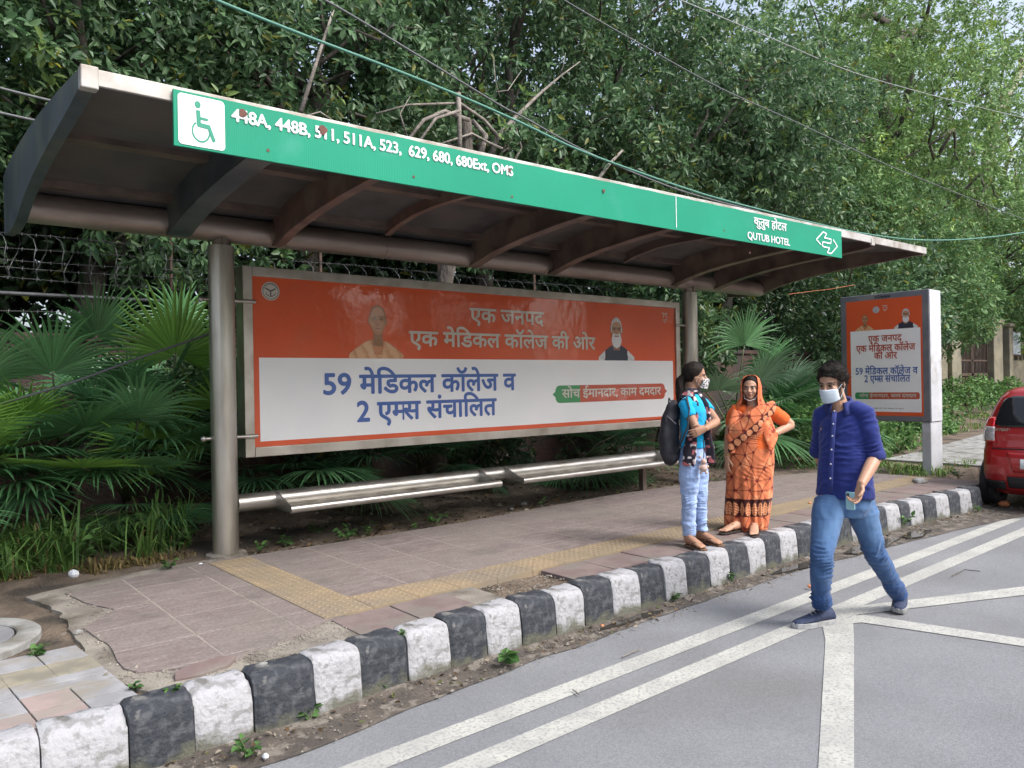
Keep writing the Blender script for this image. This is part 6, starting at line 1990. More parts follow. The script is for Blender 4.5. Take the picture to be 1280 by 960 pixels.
# backpack on her back
M_PACK = mat("black_backpack", (0.018, 0.018, 0.024), rough=.75, var=(0.03, 0.03, 0.038), vscale=20, bump=.35, bscale=150, bdist=.003)
bp_ = thing("backpack", "black backpack worn on the back of the young woman", "backpack", tuple(pj(842, 545, DG)))
b = MB()
pc = [pj(845, 502, DG - .01), pj(842, 508, DG - .01), pj(838, 524, DG - .01), pj(836, 545, DG - .01), pj(837, 562, DG - .01), pj(840, 574, DG - .01), pj(843, 577, DG - .01)]
b.tube(pc, [.05, .09, .125, .135, .135, .115, .07], n=22, ry=[.03, .05, .07, .085, .088, .07, .045], side=lg)
b.ball(pj(831, 556, DG - .01), .10, .045, .085, nu=16, nv=10, M=Fr((0, 0, 0), gg).M())
me = meld(b, .008, 6); ruffle(me, .008, 7, 81); bag = finish("bag", me, M_PACK, bp_, smooth=True)
b = MB(); b.tube([pj(842, 505, DG - .03), pj(836, 498, DG - .03), pj(836, 508, DG + .02), pj(840, 512, DG + .03)], .012, n=8, ry=.006); b.build("grab_loop", M_PACK, bag, smooth=True)
for (dd, off) in ((-.10, 0), (.10, 1)):
    b = MB()
    if not off:
        pts = [pj(846, 507, DG - .12), pj(851, 494, DG - .125), pj(858, 495, DG - .16), pj(862, 512, DG - .205), pj(860, 532, DG - .21), pj(853, 550, DG - .19), pj(845, 566, DG - .14)]
    else:
        pts = [pj(846, 504, DG + .09), pj(856, 492, DG + .10), pj(872, 493, DG + .09), pj(881, 508, DG + .03), pj(879, 535, DG + .10), pj(866, 558, DG + .17), pj(848, 566, DG + .12)]
    b.tube(pts, .024, n=10, ry=.007, side=lg); b.build("shoulder_strap", M_PACK, bp_, smooth=True)
b = MB(); b.tube([pj(845, 530, DG - .16), pj(834, 520, DG - .13), pj(829, 540, DG - .10), pj(828, 562, DG - .09)], .006, n=6); b.build("zip", mat("grey_zip", (.08, .08, .09), rough=.5), bag)
# small soft pouch dangling in front of her
pq = thing("plush_charm", "small pinkish plush charm dangling at the young woman's hip", "charm", tuple(pj(879, 580, DG - .17)))
M_PLUSH = mat("pink_plush", (0.46, 0.30, 0.26), rough=.95, var=(.55, .42, .36), vscale=60, bump=.6, bscale=200, bdist=.004)
b = MB(); q = pj(879, 585, DG - .17); b.ball(q, .034, nu=14, nv=10); b.ball(pj(879.5, 577, DG - .17), .027, nu=14, nv=10)
for dx, dy in ((-4.5, 571.5), (4, 571.5), (-5, 584), (5, 583), (-3.5, 591), (3.5, 591)): b.ball(pj(879.5 + dx, dy, DG - .175), .012, nu=10, nv=8)
me = meld(b, .004, 2); finish("plush", me, M_PLUSH, pq, smooth=True)
b = MB(); b.tube([pj(879.5, 573, DG - .17), pj(880, 562, DG - .165), pj(879, 550, DG - .15)], .004, n=6); b.build("cord", M_PACK, pq)

# ------------------------------------------------------------------ the woman in the orange sari
DS = 7.25
SKS = (0.47, 0.265, 0.175)
sari = thing("person", "woman in orange patterned sari with covered head, one hand on her hip", "person", tuple(pj(932, 664, DS).xy) + (.30,))
gs = (EF * .97 - ER * .22).normalized(); ls_ = _U.cross(gs)
ks = .93
fs = Fr(pj(938.5, 485, DS - .02), (EF * .90 - ER * .46).normalized())
b = MB(); head_shapes(b, fs, ks, False)
b.tube([fs.p(0, -.03, -.03), fs.p(0, -.025, -.10), pj(941, 505, DS), pj(942, 514, DS)], [.048, .050, .052, .08], n=14)
b.tube([pj(942, 510, DS), pj(943, 522, DS), pj(942, 540, DS), pj(940, 570, DS), pj(938, 590, DS)], [.08, .16, .15, .17, .12], n=16, ry=[.06, .10, .11, .12, .10], side=ls_)
sl, el, wl = pj(967, 516, DS - .02), pj(989, 531, DS + .05), pj(966, 543, DS - .10)
sr, er_, wr = pj(917, 517, DS + .04), pj(911, 548, DS + .06), pj(909, 573, DS - .02)
for a, e, w_ in ((sl, el, wl), (sr, er_, wr)):
    b.tube([a, a.lerp(e, .5), e], [.052, .052, .042], n=12); b.tube([e, e.lerp(w_, .35), w_], [.042, .042, .027], n=12)
hand(b, wl, pj(955, 543, DS - .15) - wl, -EF * .5 - ER * .2 - _U * .3, _U, .9, .5)
hand(b, wr, pj(908, 592, DS - .04) - wr, ER * .6 - EF * .2, EF, .9, .45)
an1, an2 = pj(924, 655, DS), pj(943, 655, DS - .02)
b.tube([pj(932, 600, DS), an1], [.07, .04], n=12); b.tube([pj(944, 600, DS), an2], [.07, .04], n=12)
ft = [(at(926, 661.5, .312), at(901, 666, .312)), (at(943, 658.5, .312), at(942.5, 670.5, .312))]
for (hl, te), an in zip(ft, (an1, an2)):
    bare_foot(b, hl, te); b.tube([an, hl + _U * .05], [.036, .036], n=12)
me = meld(b, .005, 3); set_col(me, paint_face(me, fs, ks, SKS, 'bindi'))
finish("body", me, M_SKIN, sari, smooth=True)
M_SAND2 = mat("dark_sandal", (0.04, 0.025, 0.02), rough=.7)
for hl, te in ft:
    d = (te - hl).normalized(); s = d.cross(_U); L_ = (te - hl).length
    b = MB(); pl = [(f * L_, w_) for f, w_ in ((-.05, .012), (0, .03), (.2, .037), (.5, .038), (.75, .048), (.95, .036), (1.04, .012))]; pl = pl + [(u, -v) for u, v in pl[::-1]]
    b.prism(pl, lambda u, v, w_: hl + d * u + s * v + _U * (w_ - .014), .014); so = b.build("sandal", M_SAND2, sari, bevel=.002)
    b = MB()
    for f in (.48, .66): b.tube([hl + d * L_ * f + s * .043 + _U * .006, hl + d * L_ * f + s * .02 + _U * (.062 - .04 * (f - .48) / .18 * .8), hl + d * L_ * f - s * .02 + _U * (.062 - .04 * (f - .48) / .18 * .8), hl + d * L_ * f - s * .043 + _U * .006], .008, n=8, ry=.003)
    b.build("strap", M_SAND2, so, smooth=True)
# sari: skirt, bodice and the end thrown over the shoulder
b = MB()
sk = [(548, 940, .185, .14), (556, 939.5, .205, .155), (575, 938.5, .215, .165), (600, 937, .21, .165), (625, 935, .205, .165), (645, 933, .200, .165), (658, 932, .195, .165), (660, 932, .185, .155)]
b.tube([pj(x, y, DS) for y, x, _, _ in sk], [q[2] for q in sk], n=30, ry=[q[3] for q in sk], side=ls_)
b.tube([pj(942, 508, DS), pj(942, 513, DS), pj(942, 519, DS), pj(942, 527, DS), pj(942, 538, DS - .01), pj(941, 550, DS)], [.07, .105, .145, .165, .175, .18], n=24, ry=[.055, .08, .105, .13, .145, .14], side=ls_)
b.ball(pj(959, 517, DS), .062, nu=14, nv=10)
b.tube([pj(968, 508, DS - .05), pj(955, 514, DS - .135), pj(940, 526, DS - .16), pj(925, 540, DS - .14), pj(914, 553, DS - .10)], [.055, .075, .085, .085, .08], n=14, ry=[.022, .03, .035, .035, .03], side=_U)
b.tube([pj(921, 514, DS - .05), pj(917, 530, DS - .09), pj(915, 548, DS - .11), pj(915, 566, DS - .10)], [.045, .05, .045, .03], n=12, ry=[.03, .03, .026, .02], side=ER)
me = meld(b, .0062, 5)
cs = np.array(pj(937, 600, DS))
def around(c):
    d = c - cs; return np.arctan2(d @ np.array(ls_), d @ np.array(gs))
c = get_co(me); a = around(c); low = np.clip((.95 - c[:, 2]) / .5, 0, 1)
plt_ = np.sin(a * 13 + 2.5 * fbm(np.stack([a * 2, c[:, 2] * 1.2, 0 * a], 1), 4, 2)) * low * (.35 + .65 * np.exp(-((a + .55) / .7) ** 2))
set_co(me, c + normals(me) * (.019 * plt_)[:, None])
ruffle(me, .007, 6, 91, (1, 1, .6))
creases(me, .008, .06, pj(941, 552, DS), (.2, .1, 1), .07, 92); creases(me, .006, .09, pj(938, 590, DS - .1), (.5, -.3, 1), .2, 93)
c = get_co(me); a = around(c); z = c[:, 2]; n = len(c)
OR_, RD, BR_, PK = np.array(srgb(206, 116, 76)), np.array(srgb(100, 28, 22)), np.array(srgb(58, 18, 17)), np.array(srgb(232, 164, 118))
u_ = a * .19 + .022 * fbm(c * 7, 13, 2); z0_ = z; z = z + .022 * fbm(c * 7 + 5, 14, 2)
tone = .5 + .5 * fbm(np.stack([u_ * 14, z * 14, 0 * u_], 1), 3, 3)
col = OR_ * (.86 + .2 * tone)[:, None]; tt_ = np.clip((tone - .55) * 3, 0, .45)[:, None]; col = col * (1 - tt_) + PK * tt_
sp = .125; uu = u_ / sp; vv_ = z / (sp * .9)
gi, gj = np.floor(uu), np.floor(vv_)
nodes = []
rj = lambda i, j, s: (np.sin(i * 127.1 + j * 311.7 + s * 74.7) * 43758.5453) % 1.0
for di in (-1, 0, 1, 2):
    for dj in (-1, 0, 1, 2):
        I, J = gi + di, gj + dj
        nodes.append(((I + .5 * (J % 2) + .35 * (rj(I, J, 1) - .5)) * sp, (J + .35 * (rj(I, J, 2) - .5)) * sp * .9))
line = np.full(n, 9.0); star = np.full(n, 9.0)
for q in range(16): star = np.minimum(star, np.hypot(u_ - nodes[q][0], z - nodes[q][1]))
for q in range(16):
    for w_ in range(q + 1, 16):
        if abs(q % 4 - w_ % 4) <= 1 and abs(q // 4 - w_ // 4) <= 1:
            ax_, az_, bx_, bz_ = *nodes[q], *nodes[w_]
            L2 = (bx_ - ax_) ** 2 + (bz_ - az_) ** 2
            ok = L2 < (sp * 1.28) ** 2
            t_ = np.clip(((u_ - ax_) * (bx_ - ax_) + (z - az_) * (bz_ - az_)) / L2, 0, 1)
            dd = np.hypot(u_ - ax_ - t_ * (bx_ - ax_), z - az_ - t_ * (bz_ - az_))
            wd = .75 + 1.6 * np.exp(-np.minimum(t_, 1 - t_) * 9)
            line = np.where(ok, np.minimum(line, dd / wd), line)
m_ = (np.clip(1 - line / .0058, 0, 1) ** .6)[:, None] * .95; col = col * (1 - m_) + RD * m_
m_ = np.clip((.019 - star) / .008, 0, 1)[:, None]; col = col * (1 - m_) + RD * m_
z = z0_; u_ = a * .19
zh = .33                                           # hem height; the printed border sits above it
bu = (u_ / .062) % 1.0 - .5
bz = z - (zh + .185)
band = (np.abs(bz) < .078)
col[band] = BR_
lf = band & ((np.abs(bu) / (.40 * np.sqrt(np.clip(1 - ((bz + .01) / .064) ** 2, 0, 1)) * (1 - .35 * np.clip(bz / .06, -.3, 1)) + 1e-6)) < 1)
col[lf] = PK * .95
vein = lf & ((np.abs(bu) < .05) | (np.sin((bz + np.abs(bu) * .05) * 260) > .35))
col[vein] = OR_ * .55
pd = np.array(pj(968, 508, DS)) ; pe = np.array(pj(914, 553, DS))
xr_ = (c - pd) @ np.array(ER); zz_ = c[:, 2] - pd[2]; dv = (pe - pd); tl_ = (xr_ * (dv @ np.array(ER)) + zz_ * dv[2]) / (np.hypot(dv @ np.array(ER), dv[2])); ln_ = np.hypot(dv @ np.array(ER), dv[2])
nd = (-xr_ * dv[2] + zz_ * (dv @ np.array(ER))) / ln_
frn = ((c - cs) @ np.array(gs) > .02) & (z > 1.02)
strip_ = frn & (np.abs(nd) < .040)
col[strip_] = BR_ * 1.6
cell = ((tl_ / .068) % 1.0 - .5)
pet = strip_ & ((cell / .40) ** 2 + (nd / .034) ** 2 < 1); col[pet] = PK
col[pet & (np.sin((cell * .068 + nd) * 420) > .3)] = OR_ * .8
blo = (z > 1.03) & (((c - np.array(pj(962, 530, DS))) @ np.array(ER)) > -.07) & (nd * 1 > 0) & (z < 1.33)
xx_ = (c - cs) @ np.array(ER)
bl = (z > 1.06) & (z < 1.27) & (xx_ > .03) & (np.abs(nd) > .085) & (tl_ > .0)
col[bl] = np.array(srgb(214, 98, 42)) * (.9 + .15 * tone[bl])[:, None]
set_col(me, col)
M_SARI = mat("sari_cloth", (1, 1, 1), rough=0.8, vcol=True, spec=.25, sheen=.1)
finish("sari", me, M_SARI, sari, smooth=True)
b = MB()
dn = (el - sl).normalized()
b.tube([pj(955, 513, DS), sl - dn * .03, sl, sl.lerp(el, .45), sl.lerp(el, .62), sl.lerp(el, .64)], [.05, .058, .066, .064, .062, .058], n=16)
dn = (er_ - sr).normalized(); b.tube([pj(932, 513, DS), sr - dn * .03, sr, sr.lerp(er_, .5)], [.05, .055, .06, .056], n=16)
me = meld(b, .007, 4); ruffle(me, .006, 9, 95)
c = get_co(me); set_col(me, np.array(srgb(214, 98, 42)) * (1 + .08 * fbm(c * 12, 4, 3))[:, None])
finish("blouse", me, M_SARI, sari, smooth=True)
me = hair_cap(fs, ks, .008, .088, -.085, 25, -.015, .002); finish("hair", me, M_HAIR, sari, smooth=True)
# veil over the head, open at the face, running down over her right shoulder
V, Q, C = [], [], []
nu, nv = 49, 26
for j in range(nv):
    t = j / (nv - 1)
    for i in range(nu):
        s = i / (nu - 1) * 2 - 1                       # -1 her right (image left) .. 1 her left
        open_ = R_(np.interp(t, [0, .2, .42, .58, .75, 1], [76, 60, 50, 40, 36, 46]))
        a_ = math.pi + s * (math.pi - open_)              # angle measured from forward
        z = np.interp(t, [0, .06, .16, .34, .52, .70, 1.0], [.128, .122, .095, .02, -.09, -.165, -.30])
        rx = np.interp(t, [0, .06, .16, .34, .52, .70, 1.0], [.012, .045, .077, .097, .098, .145, .215]); ry = np.interp(t, [0, .06, .16, .34, .52, .70, 1.0], [.015, .055, .092, .113, .105, .112, .125])
        dz = 0
        if s < -.0:
            dz = -.34 * max(0, -s) ** 1.3 * max(0, t - .5) / .5; rx *= 1 + .22 * (-s) * max(0, t - .4) / .6
        x = -math.sin(a_) * rx * -1; y = math.cos(a_) * ry - .012
        if s < 0: y += .06 * (-s) * max(0, t - .45)
        wv_ = .006 * math.sin(a_ * 9 + t * 6) * min(1, t * 2)
        V.append(fs.o + fs.x * (ks * (x * (1 + wv_ * 4))) + Vector((fs.y.x, fs.y.y, 0)).normalized() * (ks * (y + wv_)) + _U * (ks * (z + dz)))
for j in range(nv - 1):
    for i in range(nu - 1):
        Q.append((j * nu + i, j * nu + i + 1, (j + 1) * nu + i + 1, (j + 1) * nu + i))
me = np_mesh("veil", V, Q)
o = finish("veil", me, mat("orange_veil", srgb(208, 108, 66), rough=.8, var=srgb(130, 40, 26), vscale=26, vdetail=2, vlo=.60, vhi=.64, stain=srgb(238, 160, 112), sscale=14, slo=.55, shi=.7), sari, smooth=True)
s_ = o.modifiers.new("t", 'SOLIDIFY'); s_.thickness = .006; s_ = o.modifiers.new("s", 'SUBSURF'); s_.levels = 1; s_.render_levels = 1
# mask pulled under the chin, bangle
b = MB(); b.tube([fs.p(-.065, .01, -.055), fs.p(-.045, .055, -.100), fs.p(0, .080, -.118), fs.p(.045, .05, -.104), fs.p(.065, .01, -.055)], .006, n=8, ry=.004); b.build("chin_mask", mat("pale_mask", (.55, .5, .47), rough=.9), sari, smooth=True)
for (w_, e_) in ((wl, el), (wr, er_)):
    d = (w_ - e_).normalized(); q = w_ - d * .025; s = d.cross(_U).normalized(); t2 = d.cross(s)
    b = MB(); b.tube([q + (s * math.cos(x) + t2 * math.sin(x)) * .033 for x in np.linspace(0, 2 * math.pi, 19)], .004, n=6, cap=False); b.build("bangle", mat("gold_bangle", (.6, .4, .12), rough=.35, metal=.9), sari, smooth=True)

# ================================================================== RED CAR
M_CAR = mat("dark_red_paint", (0.40, 0.012, 0.014), rough=0.32, coat=.9, metal=.1, var=(0.35, 0.012, 0.013), vscale=2)
M_GLASSD = mat("dark_car_glass", (0.012, 0.014, 0.016), rough=0.06, spec=.7)
M_RUB = mat("black_rubber", (0.02, 0.02, 0.02), rough=.85, var=(.035, .033, .03), vscale=14, bump=.4, bscale=60, bdist=.005)
M_BLK = mat("black_plastic", (0.018, 0.018, 0.02), rough=.6)
M_CHR = mat("chrome", (.7, .7, .72), rough=.15, metal=1)
M_LRED = mat("red_lens", (0.62, 0.008, 0.015), rough=.12, coat=1)
M_LWHT = mat("clear_lens", (.55, .53, .52), rough=.15, coat=1, var=(.35, .32, .32), vscale=30)
car = thing("parked_car", "dark red hatchback parked by the kerb beside the advertising panel", "car", (10.80, 3.03, 0.0), R_(1.0))
CZ = [.20, .28, .36, .46, .58, .68, .75, .80, .88, .96, 1.03, 1.10, 1.20, 1.32, 1.42, 1.49, 1.535, 1.56, 1.57]
CH = [.68, .75, .785, .80, .80, .80, .80, .797, .79, .78, .765, .745, .715, .675, .63, .57, .49, .36, .16]
CR = [.20, .09, .04, .015, .0, .01, .03, .065, .075, .08, .09, .115, .16, .225, .29, .35, .43, .56, .9]
CF = [3.30, 3.48, 3.55, 3.58, 3.60, 3.59, 3.57, 3.53, 3.40, 3.12, 2.80, 2.66, 2.46, 2.22, 2.02, 1.88, 1.75, 1.6, 1.35]
ci = lambda z, A: float(np.interp(z, CZ, A))
NE = 8.0


def csec(z, th, off=0.0):
    """point of the body at height z; th measured from straight back, positive to the car's left"""
    h, r, f = ci(z, CH), ci(z, CR), ci(z, CF)
    cx, ax = (r + f) / 2, (f - r) / 2
    c, s = math.cos(th), math.sin(th)
    x = cx - ax * math.copysign(abs(c) ** (2 / NE), c); y = h * math.copysign(abs(s) ** (2 / NE), s)
    nx = -math.copysign(abs(c) ** (2 - 2 / NE) / ax, c); ny = math.copysign(abs(s) ** (2 - 2 / NE) / h, s); L_ = math.hypot(nx, ny) + 1e-9
    return (x + nx / L_ * off, y + ny / L_ * off, z)


def yth(z, y):
    return math.copysign(math.asin(min(1, (abs(y) / ci(z, CH))) ** (NE / 2)), y)


ths = []
for k in range(24): ths.append(math.copysign(abs(-1 + 2 * k / 24.0) ** 1.0, -1 + 2 * k / 24.0))
TH = []
for y in np.linspace(-.97, .97, 25): TH.append(math.copysign(math.asin(abs(y) ** (NE / 2)), y))
TH += list(np.linspace(TH[-1] + .06, math.pi - TH[-1] - .06, 30))
TH += [math.pi - t for t in TH[24::-1]]
TH += list(np.linspace(math.pi + TH[24] + .06, 2 * math.pi - TH[24] - .06, 30))
zz = sorted(set(list(np.linspace(.2, 1.57, 44)) + CZ))
b = MB(); b.loft([[csec(z, t) for t in TH] for z in zz]); b.build("body", M_CAR, car, smooth=True, sharp=50, local=True)


def cpatch(name, z0, z1, t0, t1, m, off=.005, parent=car, nz=8, nt=12, corner=0.0):
    """t0/t1 numbers or functions of z"""
    V, Q = [], []
    for j in range(nz + 1):
        z = z0 + (z1 - z0) * j / nz
        a = t0(z) if callable(t0) else t0; c_ = t1(z) if callable(t1) else t1
        for i in range(nt + 1): V.append(csec(z, a + (c_ - a) * i / nt, off))
    for j in range(nz):
        for i in range(nt): Q.append((j * (nt + 1) + i, j * (nt + 1) + i + 1, (j + 1) * (nt + 1) + i + 1, (j + 1) * (nt + 1) + i))
    o = finish(name, np_mesh(name, V, Q), m, parent, smooth=True, local=True)
    s_ = o.modifiers.new("t", 'SOLIDIFY'); s_.thickness = .008; s_.offset = -1
    return o


rnd = lambda z, z0, z1, y, r: y - r * (1 - math.sqrt(max(0, 1 - (max(0, abs(2 * (z - z0) / (z1 - z0) - 1) - .6) / .4) ** 2)))
cpatch("rear_window", 1.05, 1.43, lambda z: -yth(z, rnd(z, 1.05, 1.43, .60 - .25 * (z - 1.05), .10)), lambda z: yth(z, rnd(z, 1.05, 1.43, .60 - .25 * (z - 1.05), .10)), M_GLASSD, .006, nz=14)
for sg in (1, -1):
    w = sg
    for (xa, xb) in ((.85, 1.55), (1.62, 2.35)):
        tx = lambda z, x: (lambda h, r, f: math.acos(max(-1, min(1, math.copysign(abs(((r + f) / 2 - x) / ((f - r) / 2)) ** (NE / 2), (r + f) / 2 - x)))))(ci(z, CH), ci(z, CR), ci(z, CF))
        cpatch("side_window", 1.07, 1.42, lambda z, x=xa: sg * tx(z, x), lambda z, x=xb: sg * tx(z, min(x, ci(z, CF) - .30)), M_GLASSD, .005)
    lamp = cpatch("tail_lamp", .86, 1.17, lambda z: sg * yth(z, .575 - .25 * max(0, .95 - z)), lambda z: sg * R_(np.interp(z, [.86, .92, 1.05, 1.17], [60, 74, 76, 68])), M_LRED, .012, nz=10)
    cpatch("clear_lens", .875, 1.05, lambda z: sg * yth(z, .565), lambda z: sg * yth(z, .70 - .5 * max(0, z - .98)), M_LWHT, .018, parent=lamp, nz=6, nt=6)
    cpatch("corner_trim", .27, .38, lambda z: sg * yth(z, .45), lambda z: sg * R_(75), M_BLK, .008)
cpatch("windscreen", 1.06, 1.46, math.pi - .35, math.pi + .35, M_GLASSD, .006)
cpatch("lower_grille", .30, .44, lambda z: -yth(z, .42), lambda z: yth(z, .42), M_BLK, .007)
cpatch("plate_recess", .50, .74, lambda z: -yth(z, .42 - .3 * (.74 - z)), lambda z: yth(z, .42 - .3 * (.74 - z)), M_CAR, .004)
np_ = cpatch("number_plate", .545, .665, lambda z: -yth(z, .27), lambda z: yth(z, .27), mat("plate_white", (.68, .70, .70), rough=.5), .018, nz=2)
cpatch("hatch_seam", .775, .785, lambda z: -yth(z, .60), lambda z: yth(z, .60), M_BLK, .003, nz=1)
def carpt(y, z, off=.01): return Vector(csec(z, yth(z, y), off))
M_W = Matrix.Translation(car.location) @ Matrix.Rotation(car.rotation_euler.z, 4, 'Z')
p = carpt(.56, 1.0, .008)
bm, wd = text_mesh("HYBRID", .05, .03, .16)
for v in bm.verts: v.co = Vector((p.x - .004 - v.co.z, p.y - v.co.x, p.z + v.co.y))
me = bpy.data.meshes.new("badge"); bm.to_mesh(me); bm.free(); finish("badge", me, M_CHR, car, local=True)
for (x, y) in ((.56, .722), (.56, -.722), (2.95, .722), (2.95, -.722)):
    b = MB(); sg = 1 if y > 0 else -1
    prof = [(.17, -.085), (.26, -.085), (.285, -.06), (.29, 0), (.285, .06), (.26, .085), (.17, .085)]
    b.loft([[(x + r_ * math.cos(a), y + w_, .29 + r_ * math.sin(a)) for r_, w_ in prof] for a in np.linspace(0, 2 * math.pi, 33)], cap=False)
    ty = b.build("wheel", M_RUB, car, smooth=True, sharp=40, local=True)
    b = MB(); b.tube([(x, y + sg * .03, .29), (x, y + sg * .082, .29)], [.18, .175], n=24)
    for q in range(5):
        a = q * 2 * math.pi / 5; b.tube([(x, y + sg * .088, .29), (x + .16 * math.cos(a), y + sg * .086, .29 + .16 * math.sin(a))], .018, n=6)
    b.build("rim", mat("wheel_rim", (.35, .35, .36), rough=.4, metal=.7), ty, local=True)
    b = MB(); b.tube([(x, .8025 * sg, .31), (x, .72 * sg, .31)], .335, n=30); b.build("wheel_arch", M_BLK, car, local=True)
b = MB(); b.tube([(.7, 0, 1.565), (.5, 0, 1.72)], .006, n=6); b.build("aerial", M_BLK, car, local=True)
b = MB()
for sg in (1, -1):
    b = MB(); b.ball((2.45, sg * .86, 1.08), .06, .10, .07); b.build("mirror", M_CAR, car, smooth=True, local=True)

# ================================================================== OVERHEAD CABLES
def cable(label, pts, Y, r, m, name="cable", dy=0.0):
    P_ = [aty(px, py, Y + dy * i) for i, (px, py) in enumerate(pts)]
    Q_ = []
    for i in range(len(P_) - 1):                     # Catmull-Rom through the surveyed points
        a, b_, c, d = P_[max(i - 1, 0)], P_[i], P_[i + 1], P_[min(i + 2, len(P_) - 1)]
        for t in np.linspace(0, 1, 9)[:-1]:
            Q_.append(.5 * ((2 * b_) + (c - a) * t + (2 * a - 5 * b_ + 4 * c - d) * t * t + (3 * b_ - a - 3 * c + d) * t ** 3))
    Q_.append(P_[-1])
    b = MB(); b.tube(Q_, r, n=7)
    tag(b.build(name, m, smooth=True), label, "cable", "cables strung along the footpath")


M_CG = mat("green_cable", (0.075, 0.22, 0.165), rough=.6)
M_CB = mat("dark_cable", (0.10, 0.105, 0.11), rough=.6)
M_CGR = mat("grey_cable", (0.26, 0.27, 0.275), rough=.6)
M_CO = mat("orange_cable", (0.42, 0.13, 0.05), rough=.6)
cable("thick green cable sagging across the whole picture above the route board", [(60, -90), (265, -2), (380, 44), (480, 82), (575, 120), (650, 153), (720, 186), (800, 216), (880, 243), (950, 262), (1010, 277), (1080, 292), (1150, 300), (1220, 298), (1290, 289), (1400, 270)], 5.2, .011, M_CG)
cable("dark cable running just above the green cable over the bare branches", [(300, -60), (395, -6), (436, 17), (522, 69), (624, 131), (655, 147), (740, 193), (850, 238), (950, 265)], 5.6, .009, M_CB)
cable("thin grey cable slanting down from the top middle to the right edge", [(640, -45), (705, 0), (800, 55), (900, 110), (1000, 155), (1130, 215), (1290, 278)], 6.2, .008, M_CB)
cable("thin pale wire crossing the gaps between the right trees", [(700, -60), (850, 0), (960, 46), (1080, 95), (1220, 133), (1300, 152)], 6.8, .008, M_CGR)
cable("thin wire cutting across the top right corner of the picture", [(1140, -40), (1212, 0), (1300, 50)], 6.0, .008, M_CGR)
cable("upper dark cable passing behind the left end of the roof", [(-80, 88), (0, 110), (60, 125), (140, 143)], 7.7, .012, M_CB)
cable("lower dark cable passing behind the left end of the roof", [(-80, 124), (0, 141), (60, 154), (140, 170)], 7.7, .012, M_CB)
cable("dark cable slanting upward across the palms to the left shelter pole", [(-60, 522), (0, 505), (90, 478), (170, 449), (240, 425), (275, 412)], 7.0, .010, M_CB)
cable("orange wire stretched behind the top of the advertising panel", [(985, 368), (1015, 364), (1040, 361), (1068, 356)], 7.2, .0045, M_CO)
cable("pale thin wire between the roof end and the right trees", [(960, 330), (1040, 350), (1130, 372), (1200, 392)], 8.4, .007, M_CGR)

# ================================================================== SMALL THINGS
mh = thing("manhole_cover", "round concrete manhole cover with raised rim at the left edge of the footpath", "manhole cover", (.28, 5.36, .27))
b = MB(); n = 40
for (r0, r1, z0, z1) in ((.335, .46, .2, .312),):
    rings = [[(.28 + r * math.cos(a), 5.36 + r * math.sin(a), z) for a in np.linspace(0, 2 * math.pi, n + 1)[:n]] for r, z in ((r1, z0), (r1, z1 - .01), (r1 - .012, z1), (r0 + .008, z1), (r0, z1 - .008), (r0, z0))]
    b.loft(rings, cap=False)
b.build("rim", M_CONC, mh, smooth=True, sharp=40)
b = MB(); b.prism([(.28 + .325 * math.cos(a), 5.36 + .325 * math.sin(a)) for a in np.linspace(0, 2 * math.pi, 37)[:36]], lambda u, v, w: (u, v, .22 + w), .088); lid = b.build("lid", mat("grey_lid", (.22, .225, .23), rough=.85, var=(.17, .17, .18), vscale=9, bump=.5, bscale=60, bdist=.005), mh, bevel=.006)
b = MB(); b.tube([(.28 + .12 * math.cos(a), 5.30 + .06 * math.sin(a), .314) for a in np.linspace(.3, 2.6, 10)], .008, n=6); b.build("lifting_ring", M_IRON, lid)


def rock(name, label, cat, c, r, m, seed, flat=.5, group=None):
    b = MB(); b.ball((0, 0, 0), r, r * .8, r * flat, nu=9, nv=6)
    me = b.mesh(name); v = get_co(me); set_co(me, v * (1 + .35 * fbm(v / r * 1.3, seed, 2))[:, None])
    me.transform(Matrix.Rotation(seed * 1.3, 4, 'Z'))
    o = finish(name, me, m); o.location = c
    tag(o, label, cat, group)


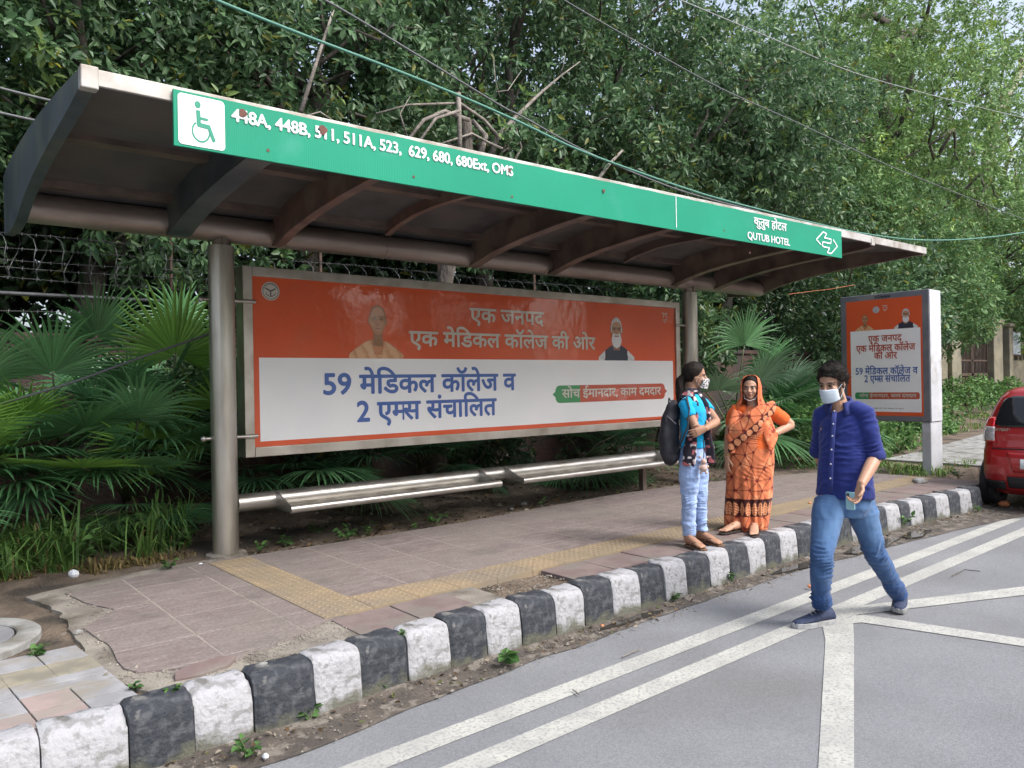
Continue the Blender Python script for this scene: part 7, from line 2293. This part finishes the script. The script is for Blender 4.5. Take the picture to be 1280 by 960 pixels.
bk = MB()
c = at(255, 839, .28)
pl = [(-.16, -.035), (-.05, -.07), (.10, -.06), (.17, .0), (.12, .055), (-.02, .065), (-.13, .04)]
me_ = MB().prism(pl, lambda u, v, w: (u, v, w + .05 * v), .035).mesh("broken_tile")
o = finish("broken_tile", me_, M_RED, bevel=.004); o.location = (c.x, c.y, .272); o.rotation_euler = (0.06, -.04, .12)
tag(o, "loose broken red tile lying in the crumbled paving edge", "broken tile")
for k, (px, py, r, lab) in enumerate([(330, 833, .035, "pale mortar crumb at the right end of the broken paving edge"), (318, 838, .022, "small pale mortar crumb beside the larger crumb"), (640, 637, .03, "small stone on the soil under the right bench seat"), (655, 631, .045, "pale stone on the soil under the right bench seat"), (600, 628, .04, "flat stone on the soil between the two bench seats"), (98, 792, .03, "flat broken chip near the manhole weed"), (1150, 604, .1, "grey lump of broken kerb near the panel foot")]):
    z = .285 if py > 700 or px > 1100 else .29
    p = at(px, py, z); rock("stone", lab, "stone", (p.x, p.y, z + r * .2), r, M_CONC, 3 + k)
p = at(85, 691, .30); rock("fruit", "round orange red fruit lying in the grass", "fruit", (p.x, p.y, .36), .033, mat("orange_red_skin", (.55, .09, .04), rough=.5), 40, .95)
M_LIT = mat("white_plastic_litter", (.68, .70, .74), rough=.5, bump=.5, bscale=40, bdist=.01)
for k, (px, py, r, lab) in enumerate([(92, 722, .045, "crumpled white plastic scrap at the grass edge"), (251, 708, .02, "tiny white scrap by the left shelter pole"), (332, 948, .018, "pinkish white scrap in the gutter at the bottom")]):
    p = at(px, py, .27 if py < 800 else .02); rock("litter", lab, "litter", (p.x, p.y, (.275 if py < 800 else .02) + r * .5), r, M_LIT, 50 + k, .8)
M_ORB = mat("orange_scrap", (.62, .22, .09), rough=.7)
for k, (px, py, r, lab) in enumerate([(753, 783, .016, "small orange scrap in the gutter by a black kerb stone"), (1012, 734, .022, "orange scrap on the road behind the walking man's leg"), (1255, 632, .07, "orange brick fragment on the ground behind the red car"), (1012, 629, .02, "tiny orange scrap on the footpath edge")]):
    p = at(px, py, .02 if k != 3 else .3); rock("scrap", lab, "litter", (p.x, p.y, (.02 if k != 3 else .3) + r * .3), r, M_ORB, 60 + k, .6)
for k, (pts, lab) in enumerate([(((778, 821), (790, 815), (801, 811)), "thin pale twig lying on the road left of the lines"), (((1190, 720), (1205, 712), (1225, 714)), "thin dark twig lying on the road between the lines"), (((716, 862), (724, 868)), "short twig on the outer white line")]):
    P_ = [at(*q, .016) for q in pts]; b = MB(); b.tube(P_, .004, n=5); tag(b.build("twig", M_BARE if k != 1 else M_BARK), lab, "twig")
